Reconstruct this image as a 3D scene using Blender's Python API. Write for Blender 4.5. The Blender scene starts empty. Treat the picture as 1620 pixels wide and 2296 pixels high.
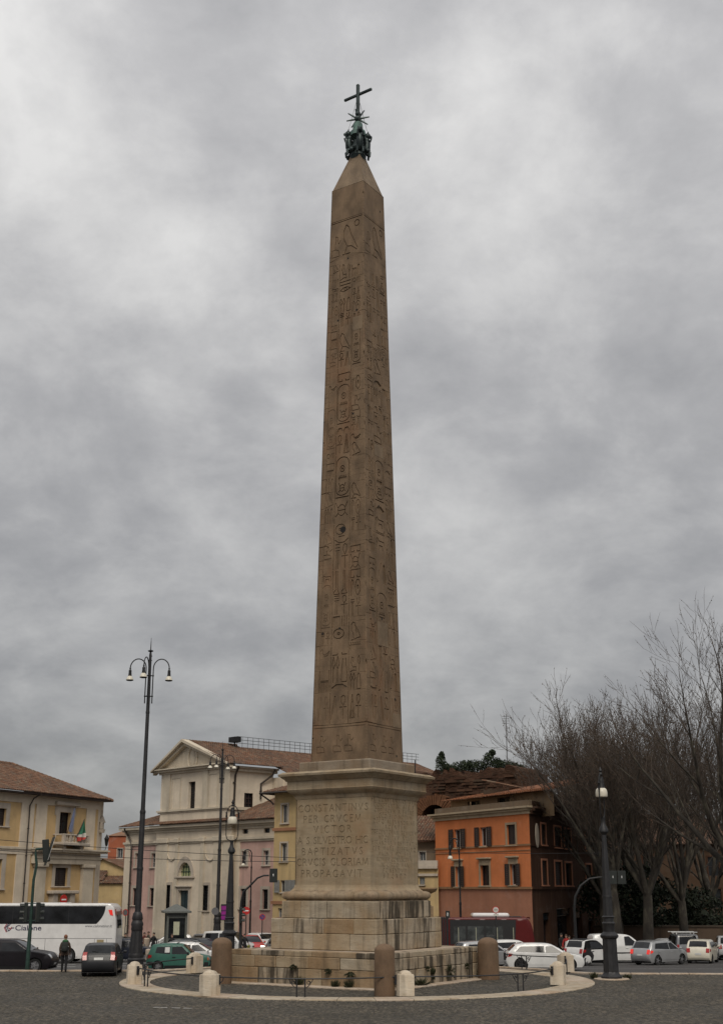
import bpy, bmesh, math, random
import numpy as np
from mathutils import Vector, Matrix
from mathutils.geometry import delaunay_2d_cdt

SC = bpy.context.scene
COL = SC.collection
PI = math.pi

# ------------------------------------------------------------------ camera
F, PITCH, EYE = 2790.0, math.radians(16.75), 4.15      # focal length in px of a 1620 x 2296 picture
cam = bpy.data.objects.new('camera', bpy.data.cameras.new('camera'))
COL.objects.link(cam)
cam.data.sensor_width = 36.0
cam.data.sensor_fit = 'AUTO'
cam.data.lens = 36.0 * F / 2296.0
cam.data.clip_start = 0.5
cam.data.clip_end = 4000
cam.location = (0, 0, EYE)
cam.rotation_euler = (math.radians(90) + PITCH, 0, 0)
SC.camera = cam

# ------------------------------------------------------------------ sky, sun, exposure
SUN_AZ, SUN_EL = math.radians(5), math.radians(46)    # the veiled sun stands behind the camera, a little to the left
sun_dir = Vector((math.sin(SUN_AZ) * math.cos(SUN_EL), -math.cos(SUN_AZ) * math.cos(SUN_EL), math.sin(SUN_EL)))
world = bpy.data.worlds.new('World')
SC.world = world
world.use_nodes = True
wt = world.node_tree
wt.nodes.clear()


def wn(kind, **kw):
    n = wt.nodes.new(kind)
    for k, v in kw.items():
        setattr(n, k, v)
    return n


def wmath(op, a, b=None, c=None):
    n = wn('ShaderNodeMath', operation=op)
    for i, v in enumerate((a, b, c)):
        if v is None:
            continue
        if isinstance(v, (int, float)):
            n.inputs[i].default_value = v
        else:
            wt.links.new(v, n.inputs[i])
    return n.outputs[0]


sky = wn('ShaderNodeTexSky', sky_type='NISHITA')
sky.sun_disc = False
sky.sun_elevation = SUN_EL
sky.sun_rotation = math.atan2(sun_dir.x, sun_dir.y)
tc = wn('ShaderNodeTexCoord')
sep = wn('ShaderNodeSeparateXYZ')
wt.links.new(tc.outputs['Generated'], sep.inputs[0])
up = wmath('MAXIMUM', sep.outputs['Z'], 0.0)
den = wmath('ADD', up, 0.45)
comb = wn('ShaderNodeCombineXYZ')
wt.links.new(wmath('DIVIDE', sep.outputs['X'], den), comb.inputs[0])
wt.links.new(wmath('DIVIDE', sep.outputs['Y'], den), comb.inputs[1])
comb.inputs[2].default_value = 3.1


def wnoise(scale, detail, rough, dist, off, stretch=(1, 1, 1)):
    m = wn('ShaderNodeMapping')
    m.inputs['Location'].default_value = off
    m.inputs['Scale'].default_value = stretch
    wt.links.new(comb.outputs[0], m.inputs[0])
    n = wn('ShaderNodeTexNoise')
    n.inputs['Scale'].default_value = scale
    n.inputs['Detail'].default_value = detail
    n.inputs['Roughness'].default_value = rough
    n.inputs['Distortion'].default_value = dist
    wt.links.new(m.outputs[0], n.inputs['Vector'])
    return n.outputs[0]


n_big = wnoise(1.9, 3, 0.5, 0.15, (5.9, 2.1, 0.0), (1.0, 1.0, 1))
n_mid = wnoise(5.0, 8, 0.6, 0.2, (7.1, 3.3, 0.0), (1.0, 0.95, 1))
n_fine = wnoise(10.0, 8, 0.62, 0.3, (1.7, 9.2, 0.0), (1.0, 1.0, 1))
# soft billows: the edges of the cloud banks are sharper than their insides
bil = wmath('SUBTRACT', 1.0, wmath('ABSOLUTE', wmath('MULTIPLY', wmath('SUBTRACT', wnoise(3.4, 6, 0.52, 0.25, (4.4, 1.2, 0.0), (1.0, 0.95, 1)), 0.5), 3.2)))
mixed = wmath('ADD', wmath('MULTIPLY', n_big, 0.52), wmath('MULTIPLY', n_mid, 0.34))
mixed = wmath('ADD', mixed, wmath('MULTIPLY', n_fine, 0.12))
mixed = wmath('ADD', mixed, wmath('MULTIPLY', wmath('SUBTRACT', bil, 0.42), 0.10))
ramp = wn('ShaderNodeValToRGB')
cr = ramp.color_ramp
cr.elements[0].position = 0.38
cr.elements[0].color = (0.41, 0.41, 0.422, 1)
cr.elements[1].position = 0.62
cr.elements[1].color = (0.93, 0.92, 0.905, 1)
e = cr.elements.new(0.50)
e.color = (0.62, 0.615, 0.62, 1)
wt.links.new(mixed, ramp.inputs[0])
# an overcast sky is three times as bright overhead as at the horizon
grad = wmath('MULTIPLY_ADD', up, 0.84, 0.37)
sc1 = wn('ShaderNodeVectorMath', operation='SCALE')
wt.links.new(ramp.outputs[0], sc1.inputs[0])
wt.links.new(wmath('MULTIPLY', grad, 8.4), sc1.inputs['Scale'])
wmix = wn('ShaderNodeMix', data_type='RGBA')
wmix.inputs['Factor'].default_value = 0.95
wt.links.new(sky.outputs[0], wmix.inputs['A'])
wt.links.new(sc1.outputs[0], wmix.inputs['B'])
bg = wn('ShaderNodeBackground')
bg.inputs['Strength'].default_value = 0.1
wt.links.new(wmix.outputs['Result'], bg.inputs['Color'])
wo = wn('ShaderNodeOutputWorld')
wt.links.new(bg.outputs[0], wo.inputs[0])

sun_data = bpy.data.lights.new('sun', 'SUN')
sun_data.energy = 1.5
sun_data.angle = math.radians(28)
sun_data.color = (1.0, 0.92, 0.80)
sun = bpy.data.objects.new('sun', sun_data)
COL.objects.link(sun)
sun.rotation_euler = (-sun_dir).to_track_quat('-Z', 'Y').to_euler()

SC.view_settings.view_transform = 'Standard'
SC.view_settings.look = 'None'
SC.view_settings.gamma = 1.0
SC.view_settings.exposure = 0.3
SC.view_settings.use_curve_mapping = False
SC.render.engine = 'CYCLES'
SC.cycles.use_denoising = True
SC.cycles.max_bounces = 6
SC.cycles.transparent_max_bounces = 8


# ------------------------------------------------------------------ where a point of the picture lies in the world
def ray(px, py):
    u = (px - 810) / F
    v = (1148 - py) / F
    return u, math.cos(PITCH) - v * math.sin(PITCH), math.sin(PITCH) + v * math.cos(PITCH)


def at(px, py, Y):
    x, y, z = ray(px, py)
    t = Y / y
    return Vector((x * t, Y, EYE + z * t))


def gz(Y):                                  # the road falls away behind the square
    if Y < 67:
        return -0.12
    return -0.12 - 0.028 * (min(Y, 98) - 67)


def gr(px, py, road=True):                  # the ground point seen at a pixel
    x, y, z = ray(px, py)
    g = 0.0
    for _ in range(30):
        Y = y * (g - EYE) / z
        g = gz(Y) if road else 0.0
    t = Y / y
    return Vector((x * t, Y, g))


# ------------------------------------------------------------------ materials
MATS = {}


def new_mat(name):
    m = bpy.data.materials.new(name)
    m.use_nodes = True
    nt = m.node_tree
    b = nt.nodes['Principled BSDF']
    return m, nt, b


def c4(c):
    return (c[0], c[1], c[2], 1.0)


def N(nt, kind, **kw):
    n = nt.nodes.new(kind)
    for k, v in kw.items():
        setattr(n, k, v)
    return n


def nmath(nt, op, a, b=None, clamp=False):
    n = N(nt, 'ShaderNodeMath', operation=op)
    n.use_clamp = clamp
    for i, v in enumerate((a, b)):
        if v is None:
            continue
        if isinstance(v, (int, float)):
            n.inputs[i].default_value = v
        else:
            nt.links.new(v, n.inputs[i])
    return n.outputs[0]


def nnoise(nt, scale, detail=4, rough=0.55, stretch=(1, 1, 1), dist=0.0, coord='Object'):
    t = N(nt, 'ShaderNodeTexCoord')
    m = N(nt, 'ShaderNodeMapping')
    m.inputs['Scale'].default_value = stretch
    nt.links.new(t.outputs[coord], m.inputs[0])
    n = N(nt, 'ShaderNodeTexNoise')
    n.inputs['Scale'].default_value = scale
    n.inputs['Detail'].default_value = detail
    n.inputs['Roughness'].default_value = rough
    n.inputs['Distortion'].default_value = dist
    nt.links.new(m.outputs[0], n.inputs['Vector'])
    return n.outputs[0]


def nramp(nt, fac, stops):
    r = N(nt, 'ShaderNodeValToRGB')
    els = r.color_ramp.elements
    while len(els) < len(stops):
        els.new(0.5)
    for e, (p, c) in zip(els, stops):
        e.position = p
        e.color = c4(c) if not isinstance(c, (int, float)) else (c, c, c, 1)
    nt.links.new(fac, r.inputs[0])
    return r.outputs[0]


def nmix(nt, fac, a, b, blend='MIX'):
    m = N(nt, 'ShaderNodeMix', data_type='RGBA', blend_type=blend)
    for key, v in (('Factor', fac), ('A', a), ('B', b)):
        s = m.inputs[key] if key != 'Factor' else m.inputs[0]
        if key == 'A':
            s = m.inputs[6]
        if key == 'B':
            s = m.inputs[7]
        if isinstance(v, (int, float)):
            s.default_value = v
        elif isinstance(v, tuple):
            s.default_value = c4(v)
        else:
            nt.links.new(v, s)
    return m.outputs[2]


def nbump(nt, b, height, strength, dist):
    n = N(nt, 'ShaderNodeBump')
    n.inputs['Strength'].default_value = strength
    n.inputs['Distance'].default_value = dist
    nt.links.new(height, n.inputs['Height'])
    nt.links.new(n.outputs[0], b.inputs['Normal'])


def plain(name, c, rough=0.5, metal=0.0, coat=0.0, var=0.12, scale=6.0, bump=0.0, emit=None, es=0.0):
    if name in MATS:
        return MATS[name]
    m, nt, b = new_mat(name)
    f = nnoise(nt, scale, 3)
    lo = tuple(x * (1 - var) for x in c)
    hi = tuple(min(1, x * (1 + var)) for x in c)
    nt.links.new(nramp(nt, f, [(0.3, lo), (0.7, hi)]), b.inputs['Base Color'])
    b.inputs['Roughness'].default_value = rough
    b.inputs['Metallic'].default_value = metal
    if coat:
        b.inputs['Coat Weight'].default_value = coat
        b.inputs['Coat Roughness'].default_value = 0.06
    if bump:
        nbump(nt, b, nnoise(nt, scale * 8, 3), bump, 0.02)
    if emit:
        b.inputs['Emission Color'].default_value = c4(emit)
        b.inputs['Emission Strength'].default_value = es
    MATS[name] = m
    return m


def plaster(name, c, dirt=(0.10, 0.085, 0.065), amount=0.55, streak=0.45):
    """painted render with weathering: large patches and rain streaks"""
    if name in MATS:
        return MATS[name]
    m, nt, b = new_mat(name)
    big = nnoise(nt, 0.35, 5, 0.6)
    fine = nnoise(nt, 3.0, 5, 0.6)
    drip = nnoise(nt, 1.0, 4, 0.6, (1.6, 1.6, 0.10))
    base = nramp(nt, big, [(0.3, tuple(x * 0.76 for x in c)), (0.7, tuple(min(1, x * 1.10) for x in c))])
    pale = tuple(min(1, x * 0.8 + 0.12) for x in c)
    base = nmix(nt, nramp(nt, nnoise(nt, 0.55, 6, 0.7, (1, 1, 1.4)), [(0.56, 0.0), (0.72, 0.5)]), base, pale)
    base = nmix(nt, nramp(nt, fine, [(0.35, 0.0), (0.75, 0.28)]), base, tuple(x * 0.72 for x in c))
    s = nmath(nt, 'MULTIPLY', nramp(nt, drip, [(0.52, 0.0), (0.78, 1.0)]), streak)
    s2 = nmath(nt, 'MULTIPLY', nramp(nt, nnoise(nt, 0.8, 6, 0.65), [(0.55, 0.0), (0.8, 1.0)]), amount)
    base = nmix(nt, nmath(nt, 'MAXIMUM', s, s2), base, dirt)
    nt.links.new(base, b.inputs['Base Color'])
    b.inputs['Roughness'].default_value = 0.9
    b.inputs['Specular IOR Level'].default_value = 0.2
    nbump(nt, b, fine, 0.25, 0.03)
    MATS[name] = m
    return m


def travertine(name, c, stain=0.35, streaks=0.3, stain_c=(0.035, 0.028, 0.02), vein=0.5, reddish=0.0, heavy=False):
    if name in MATS:
        return MATS[name]
    m, nt, b = new_mat(name)
    bed = nnoise(nt, 1.3, 7, 0.7, (0.8, 0.8, 3.2), 0.15)
    patch = nnoise(nt, 0.75, 5, 0.6)
    pits = nnoise(nt, 6.0, 6, 0.72, (0.7, 0.7, 3.6))
    drip = nnoise(nt, 1.0, 5, 0.65, (2.6, 2.6, 0.22))
    c_lo = tuple(x * 0.62 for x in c)
    base = nramp(nt, bed, [(0.3, tuple(x * (1 - 0.42 * vein) for x in c)), (0.68, tuple(min(1, x * 1.16) for x in c))])
    warm = (c[0] * 0.78, c[1] * 0.66, c[2] * 0.52)
    base = nmix(nt, nramp(nt, patch, [(0.42, 0.0), (0.68, 0.75)]), base, warm)
    if reddish:
        base = nmix(nt, nmath(nt, 'MULTIPLY', nramp(nt, nnoise(nt, 0.6, 4, 0.6), [(0.52, 0.0), (0.7, 1.0)]), reddish), base, (0.30, 0.145, 0.075))
    base = nmix(nt, nmath(nt, 'MULTIPLY', nramp(nt, pits, [(0.56, 0.0), (0.72, 1.0)]), stain), base, tuple(x * 0.35 for x in c_lo))
    base = nmix(nt, nmath(nt, 'MULTIPLY', nramp(nt, drip, [(0.44, 0.0), (0.56, 1.0)] if heavy else [(0.50, 0.0), (0.68, 1.0)]), streaks), base, stain_c)
    nt.links.new(base, b.inputs['Base Color'])
    b.inputs['Roughness'].default_value = 0.88
    b.inputs['Specular IOR Level'].default_value = 0.25
    h = nmath(nt, 'ADD', nmath(nt, 'MULTIPLY', bed, 0.6), nmath(nt, 'MULTIPLY', pits, -0.8))
    nbump(nt, b, h, 0.45, 0.03)
    MATS[name] = m
    return m


def granite(name, c, red, amt=0.55):
    if name in MATS:
        return MATS[name]
    m, nt, b = new_mat(name)
    patch = nnoise(nt, 0.33, 6, 0.62, (1, 1, 0.55))
    grain = nnoise(nt, 26.0, 3, 0.6)
    mid = nnoise(nt, 1.7, 5, 0.6, (1, 1, 0.6))
    base = nramp(nt, mid, [(0.3, tuple(x * 0.62 for x in c)), (0.72, tuple(x * 1.28 for x in c))])
    base = nmix(nt, nmath(nt, 'MULTIPLY', nramp(nt, patch, [(0.53, 0.0), (0.68, 1.0)]), amt), base, red)
    base = nmix(nt, nramp(nt, nnoise(nt, 0.5, 5, 0.6, (1.4, 1.4, 0.3)), [(0.54, 0.0), (0.75, 0.6)]), base, tuple(x * 0.52 for x in c))
    base = nmix(nt, nramp(nt, grain, [(0.3, 0.35), (0.6, 0.0)]), base, tuple(x * 0.4 for x in c))
    nt.links.new(base, b.inputs['Base Color'])
    b.inputs['Roughness'].default_value = 0.75
    b.inputs['Specular IOR Level'].default_value = 0.3
    nbump(nt, b, nmath(nt, 'ADD', mid, nmath(nt, 'MULTIPLY', grain, 0.3)), 0.4, 0.03)
    MATS[name] = m
    return m


def island(name, cols, rough=0.8, var_scale=0.5, spec=0.3, bump=0.3, bscale=30.0, dark=None):
    """each loose piece of a mesh takes its own tone"""
    if name in MATS:
        return MATS[name]
    m, nt, b = new_mat(name)
    g = N(nt, 'ShaderNodeNewGeometry')
    k = len(cols) - 1
    base = nramp(nt, g.outputs['Random Per Island'], [(i / max(k, 1), c) for i, c in enumerate(cols)])
    big = nnoise(nt, var_scale, 5, 0.6)
    avg = tuple(sum(c[i] for c in cols) / len(cols) for i in range(3))
    base = nmix(nt, nramp(nt, big, [(0.42, 0.0), (0.7, 0.65)]), base, dark or tuple(x * 0.55 for x in avg))
    nt.links.new(base, b.inputs['Base Color'])
    b.inputs['Roughness'].default_value = rough
    b.inputs['Specular IOR Level'].default_value = spec
    nbump(nt, b, nnoise(nt, bscale, 3), bump, 0.01)
    MATS[name] = m
    return m


def paint(name, c, metal=0.0, rough=0.35):
    """car paint under a clear coat, dusty towards the sills"""
    if name in MATS:
        return MATS[name]
    m, nt, b = new_mat(name)
    f = nnoise(nt, 2.0, 4, 0.6)
    nt.links.new(nramp(nt, f, [(0.3, tuple(x * 0.9 for x in c)), (0.7, tuple(min(1, x * 1.06) for x in c))]), b.inputs['Base Color'])
    b.inputs['Roughness'].default_value = rough
    b.inputs['Metallic'].default_value = metal
    b.inputs['Coat Weight'].default_value = 0.7 if sum(c) > 0.3 else 0.12
    b.inputs['Coat Roughness'].default_value = 0.10
    if sum(c) < 0.3:
        b.inputs['Specular IOR Level'].default_value = 0.25
    MATS[name] = m
    return m


def glass(name, c=(0.012, 0.014, 0.016), rough=0.06, spec=0.3):
    if name in MATS:
        return MATS[name]
    m, nt, b = new_mat(name)
    f = nnoise(nt, 1.3, 3, 0.6)
    nt.links.new(nramp(nt, f, [(0.35, tuple(x * 0.6 for x in c)), (0.7, tuple(x * 1.7 for x in c))]), b.inputs['Base Color'])
    b.inputs['Roughness'].default_value = rough
    b.inputs['Specular IOR Level'].default_value = spec
    MATS[name] = m
    return m


# ------------------------------------------------------------------ mesh builder
class MB:
    def __init__(self):
        self.v = []
        self.f = []
        self.m = []
        self.mi = 0

    def add(self, vs, fs):
        o = len(self.v)
        self.v.extend([tuple(p) for p in vs])
        for f in fs:
            self.f.append(tuple(i + o for i in f))
            self.m.append(self.mi)
        return self

    def quad(self, a, b, c, d):
        return self.add([a, b, c, d], [(0, 1, 2, 3)])

    def box(self, x0, x1, y0, y1, z0, z1, M=None):
        vs = [Vector(p) for p in ((x0, y0, z0), (x1, y0, z0), (x1, y1, z0), (x0, y1, z0), (x0, y0, z1), (x1, y0, z1), (x1, y1, z1), (x0, y1, z1))]
        if M is not None:
            vs = [M @ p for p in vs]
        return self.add(vs, [(0, 3, 2, 1), (4, 5, 6, 7), (0, 1, 5, 4), (1, 2, 6, 5), (2, 3, 7, 6), (3, 0, 4, 7)])

    def cbox(self, x0, x1, y0, y1, z0, z1, c, M=None):
        """box with chamfered edges"""
        vs = []
        fs = []
        for sx, X, in ((0, x0), (1, x1)):
            for sy, Y in ((0, y0), (1, y1)):
                for sz, Z in ((0, z0), (1, z1)):
                    ix, iy, iz = (c if not sx else -c), (c if not sy else -c), (c if not sz else -c)
                    vs += [(X, Y + iy, Z + iz), (X + ix, Y, Z + iz), (X + ix, Y + iy, Z)]
        I = lambda a, b, d, k: ((a * 2 + b) * 2 + d) * 3 + k
        fs += [(I(0, 0, 0, 0), I(0, 0, 1, 0), I(0, 1, 1, 0), I(0, 1, 0, 0)), (I(1, 0, 0, 0), I(1, 1, 0, 0), I(1, 1, 1, 0), I(1, 0, 1, 0)),
               (I(0, 0, 0, 1), I(1, 0, 0, 1), I(1, 0, 1, 1), I(0, 0, 1, 1)), (I(0, 1, 0, 1), I(0, 1, 1, 1), I(1, 1, 1, 1), I(1, 1, 0, 1)),
               (I(0, 0, 0, 2), I(0, 1, 0, 2), I(1, 1, 0, 2), I(1, 0, 0, 2)), (I(0, 0, 1, 2), I(1, 0, 1, 2), I(1, 1, 1, 2), I(0, 1, 1, 2))]
        for a in (0, 1):
            for b in (0, 1):
                fs.append((I(a, b, 0, 0), I(a, b, 0, 1), I(a, b, 1, 1), I(a, b, 1, 0)))
                fs.append((I(a, 0, b, 0), I(a, 0, b, 2), I(a, 1, b, 2), I(a, 1, b, 0)))
                fs.append((I(0, a, b, 1), I(0, a, b, 2), I(1, a, b, 2), I(1, a, b, 1)))
                for d in (0, 1):
                    fs.append((I(a, b, d, 0), I(a, b, d, 1), I(a, b, d, 2)))
        if M is not None:
            vs = [M @ Vector(p) for p in vs]
        return self.add(vs, fs)

    def loft(self, rings, closed=True, cap0=True, cap1=True):
        n = len(rings[0])
        vs = [p for r in rings for p in r]
        fs = []
        for i in range(len(rings) - 1):
            for j in range(n if closed else n - 1):
                k = (j + 1) % n
                fs.append((i * n + j, i * n + k, (i + 1) * n + k, (i + 1) * n + j))
        if cap0:
            fs.append(tuple(range(n))[::-1])
        if cap1:
            fs.append(tuple((len(rings) - 1) * n + j for j in range(n)))
        return self.add(vs, fs)

    def lathe(self, prof, n=16, c=(0, 0, 0), cap=True, M=None):
        rings = []
        for r, z in prof:
            ring = [Vector((c[0] + r * math.cos(2 * PI * j / n), c[1] + r * math.sin(2 * PI * j / n), c[2] + z)) for j in range(n)]
            if M is not None:
                ring = [M @ p for p in ring]
            rings.append(ring)
        return self.loft(rings, True, cap, cap)

    def sq(self, prof, cap0=True, cap1=True):
        """square section swept up a profile of (half width, z)"""
        return self.loft([[(-w, -w, z), (w, -w, z), (w, w, z), (-w, w, z)] for w, z in prof], True, cap0, cap1)

    def tube(self, path, radii, n=6, cap=True):
        path = [Vector(p) for p in path]
        if isinstance(radii, (int, float)):
            radii = [radii] * len(path)
        rings = []
        ref = None
        for i, p in enumerate(path):
            a = path[max(i - 1, 0)]
            b = path[min(i + 1, len(path) - 1)]
            d = (b - a)
            d = d.normalized() if d.length > 1e-9 else Vector((0, 0, 1))
            if ref is None:
                ref = Vector((1, 0, 0)) if abs(d.x) < 0.8 else Vector((0, 1, 0))
            x = ref - d * ref.dot(d)
            x.normalize()
            y = d.cross(x)
            ref = x
            rings.append([p + (x * math.cos(2 * PI * j / n) + y * math.sin(2 * PI * j / n)) * radii[i] for j in range(n)])
        return self.loft(rings, True, cap, cap)

    def ball(self, c, r, n=8, m=6, s=(1, 1, 1)):
        prof = []
        rings = []
        for i in range(m + 1):
            a = -PI / 2 + PI * i / m
            rr = max(0.02, math.cos(a)) * r
            rings.append([(c[0] + s[0] * rr * math.cos(2 * PI * j / n), c[1] + s[1] * rr * math.sin(2 * PI * j / n), c[2] + s[2] * r * math.sin(a)) for j in range(n)])
        return self.loft(rings)

    def prism(self, poly, y0, y1, axis='y'):
        """polygon in (x,z) pushed from y0 to y1"""
        n = len(poly)
        if axis == 'y':
            A = [(x, y0, z) for x, z in poly]
            B = [(x, y1, z) for x, z in poly]
        elif axis == 'z':
            A = [(x, z, y0) for x, z in poly]
            B = [(x, z, y1) for x, z in poly]
        else:
            A = [(y0, x, z) for x, z in poly]
            B = [(y1, x, z) for x, z in poly]
        return self.loft([A, B])

    def build(self, name, mat=None, parent=None, smooth=None, kind=None, label=None, recalc=True, loc=None):
        me = bpy.data.meshes.new(name)
        me.from_pydata(self.v, [], self.f)
        mats = mat if isinstance(mat, (list, tuple)) else [mat]
        for mm in mats:
            if mm is not None:
                me.materials.append(mm)
        if len(mats) > 1:
            me.polygons.foreach_set('material_index', self.m)
        if recalc:
            bm = bmesh.new()
            bm.from_mesh(me)
            bmesh.ops.recalc_face_normals(bm, faces=bm.faces)
            bm.to_mesh(me)
            bm.free()
        if smooth:
            me.polygons.foreach_set('use_smooth', [True] * len(me.polygons))
            me.set_sharp_from_angle(angle=math.radians(smooth))
        me.update()
        o = bpy.data.objects.new(name, me)
        COL.objects.link(o)
        if parent is not None:
            o.parent = parent
        if kind:
            o['kind'] = kind
        if label:
            o['label'] = label
        if loc is not None:
            o.location = loc
        return o


def thing(name, label, cat, loc=(0, 0, 0), rz=0.0, group=None):
    o = bpy.data.objects.new(name, None)
    o.empty_display_size = 0.3
    COL.objects.link(o)
    o.location = loc
    o.rotation_euler = (0, 0, rz)
    o['label'] = label
    o['category'] = cat
    if group:
        o['group'] = group
    return o


def tag(o, label, cat, group=None):
    o['label'] = label
    o['category'] = cat
    if group:
        o['group'] = group
    return o


def share(name, me, parent, M=None, label=None):
    o = bpy.data.objects.new(name, me)
    COL.objects.link(o)
    o.parent = parent
    if M is not None:
        o.matrix_local = M
    if label:
        o['label'] = label
    return o


def copy_tree(o, parent=None):
    c = o.copy()
    COL.objects.link(c)
    if parent is not None:
        c.parent = parent
    for ch in list(o.children):
        copy_tree(ch, c)
    return c


def ccw(p):
    a = sum(p[i][0] * p[(i + 1) % len(p)][1] - p[(i + 1) % len(p)][0] * p[i][1] for i in range(len(p)))
    return list(p) if a > 0 else list(p)[::-1]


def cdt(outline, holes=(), pts=()):
    """triangles of an outline; returns verts, tris, set-of-hole flags"""
    V, FS = [], []
    for poly in [outline] + list(holes):
        poly = ccw(poly)
        FS.append(list(range(len(V), len(V) + len(poly))))
        V += [Vector((p[0], p[1])) for p in poly]
    V += [Vector((p[0], p[1])) for p in pts]
    r = delaunay_2d_cdt(V, [], FS, 0, 1e-5)
    vo, fo, of = r[0], r[2], r[5]
    tris = [(tuple(f), any(k > 0 for k in o)) for f, o in zip(fo, of) if 0 in o]
    return vo, tris


def carve(mb, outline, strokes, fmap, depth, pts=()):
    """a face with the strokes cut into it; fmap(u, v, d) gives the 3-D point d below the face"""
    vo, tris = cdt(outline, strokes, pts)
    top = [fmap(p[0], p[1], 0.0) for p in vo]
    low = [fmap(p[0], p[1], depth) for p in vo]
    n = len(vo)
    fs = []
    edges = {}
    for f, inside in tris:
        fs.append(tuple(i + n for i in f) if inside else f)
        for k in range(3):
            a, b = f[k], f[(k + 1) % 3]
            edges.setdefault((min(a, b), max(a, b)), []).append((inside, a, b))
    for es in edges.values():
        if len(es) == 2 and es[0][0] != es[1][0]:
            e = es[0] if es[0][0] else es[1]
            a, b = e[1], e[2]
            fs.append((a, b, b + n, a + n))
    mb.add(top + low, fs)


def wall(mb, outline, holes, y=0.0, reveal=0.25):
    """upright wall in the x-z plane at y with openings and their reveals"""
    vo, tris = cdt(outline, holes)
    mb.add([(p[0], y, p[1]) for p in vo], [f for f, ins in tris if not ins])
    for h in holes:
        for i in range(len(h)):
            a, b = h[i], h[(i + 1) % len(h)]
            mb.quad((a[0], y, a[1]), (b[0], y, b[1]), (b[0], y + reveal, b[1]), (a[0], y + reveal, a[1]))


def rect(x0, x1, z0, z1):
    return [(x0, z0), (x1, z0), (x1, z1), (x0, z1)]


def seg(a, b, w):
    """a stroke from a to b as a four-cornered polygon"""
    dx, dy = b[0] - a[0], b[1] - a[1]
    l = math.hypot(dx, dy) or 1e-6
    ex, ey = dx / l * w * 0.5, dy / l * w * 0.5
    nx, ny = -ey, ex
    return [(a[0] - ex * 0.6 + nx, a[1] - ey * 0.6 + ny), (a[0] - ex * 0.6 - nx, a[1] - ey * 0.6 - ny),
            (b[0] + ex * 0.6 - nx, b[1] + ey * 0.6 - ny), (b[0] + ex * 0.6 + nx, b[1] + ey * 0.6 + ny)]


def pline(pts, w, closed=False):
    out = [seg(pts[i], pts[i + 1], w) for i in range(len(pts) - 1)]
    if closed:
        out.append(seg(pts[-1], pts[0], w))
    return out


def arc(cx, cy, rx, ry, a0, a1, n):
    return [(cx + rx * math.cos(math.radians(a0 + (a1 - a0) * i / n)), cy + ry * math.sin(math.radians(a0 + (a1 - a0) * i / n))) for i in range(n + 1)]

rnd = random.Random(7)
MC = Vector((-0.2, 61.0, 0.0))              # centre of the monument
R_RING = 10.75

# ------------------------------------------------------------------ palette
M_TRAV = travertine('travertine', (0.33, 0.263, 0.18), 0.8, 0.45)
M_DIE = travertine('smooth travertine', (0.30, 0.238, 0.16), 0.35, 0.22, vein=0.4, reddish=0.25)
M_TRAV2 = travertine('travertine grey', (0.35, 0.295, 0.22), 0.8, 0.5)
M_TRAV3 = travertine('travertine warm', (0.285, 0.208, 0.13), 0.75, 0.5)
M_STAIN = travertine('streaked travertine', (0.34, 0.285, 0.215), 0.6, 0.9, heavy=True)
M_WHITE = travertine('pale bollard stone', (0.50, 0.435, 0.345), 0.5, 0.4, vein=0.3)
M_RINGST = travertine('ring stone', (0.40, 0.345, 0.27), 0.5, 0.4, vein=0.3)
M_KERB = travertine('kerb travertine', (0.42, 0.35, 0.28), 0.4, 0.3, vein=0.3)
M_SHAFT = granite('shaft granite', (0.185, 0.125, 0.076), (0.215, 0.105, 0.05), 0.6)
M_GRAN = granite('bollard granite', (0.170, 0.110, 0.068), (0.20, 0.10, 0.055), 0.4)
M_BRONZE = plain('bronze', (0.028, 0.040, 0.040), 0.45, 0.6, var=0.4, scale=3)
M_PATINA = plain('patina', (0.10, 0.17, 0.15), 0.7, 0.2, var=0.3, scale=3)
M_IRON = plain('grey iron', (0.020, 0.020, 0.022), 0.55, 0.2, var=0.3, scale=4)
M_DKIRON = plain('dark iron', (0.010, 0.010, 0.011), 0.55, 0.2, var=0.3, scale=4)
M_GREENIRON = plain('green iron', (0.018, 0.045, 0.035), 0.45, 0.2, var=0.3, scale=4)
M_OPAL = plain('opal glass', (0.62, 0.58, 0.48), 0.35, var=0.06)
M_BLACK = plain('black', (0.008, 0.008, 0.009), 0.6)
M_HOLE_SHADE = plain('painted hole shade', (0.012, 0.010, 0.009), 0.95, var=0.4)
M_GLASS = glass('window glass')
M_PANE = glass('pane glass', (0.05, 0.055, 0.06), 0.12)
M_WHITEP = plain('white paint', (0.72, 0.72, 0.70), 0.5)
M_WEED = island('weeds', [(0.014, 0.018, 0.008), (0.034, 0.042, 0.016), (0.050, 0.042, 0.022)], 0.8)


def asphalt():
    m, nt, b = new_mat('asphalt')
    f = nnoise(nt, 0.22, 5, 0.6)
    g = nnoise(nt, 18.0, 3, 0.6)
    base = nramp(nt, f, [(0.3, (0.036, 0.034, 0.033)), (0.7, (0.064, 0.060, 0.058))])
    base = nmix(nt, nramp(nt, g, [(0.35, 0.3), (0.65, 0.0)]), base, (0.03, 0.03, 0.03))
    nt.links.new(base, b.inputs['Base Color'])
    b.inputs['Roughness'].default_value = 0.75
    nbump(nt, b, g, 0.3, 0.01)
    return m


M_ASPH = asphalt()


def joints():
    m, nt, b = new_mat('sand joints')
    f = nnoise(nt, 0.6, 5, 0.65)
    base = nramp(nt, f, [(0.3, (0.022, 0.020, 0.017)), (0.6, (0.045, 0.041, 0.034)), (0.8, (0.05, 0.052, 0.03))])
    nt.links.new(base, b.inputs['Base Color'])
    b.inputs['Roughness'].default_value = 0.95
    return m


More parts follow.
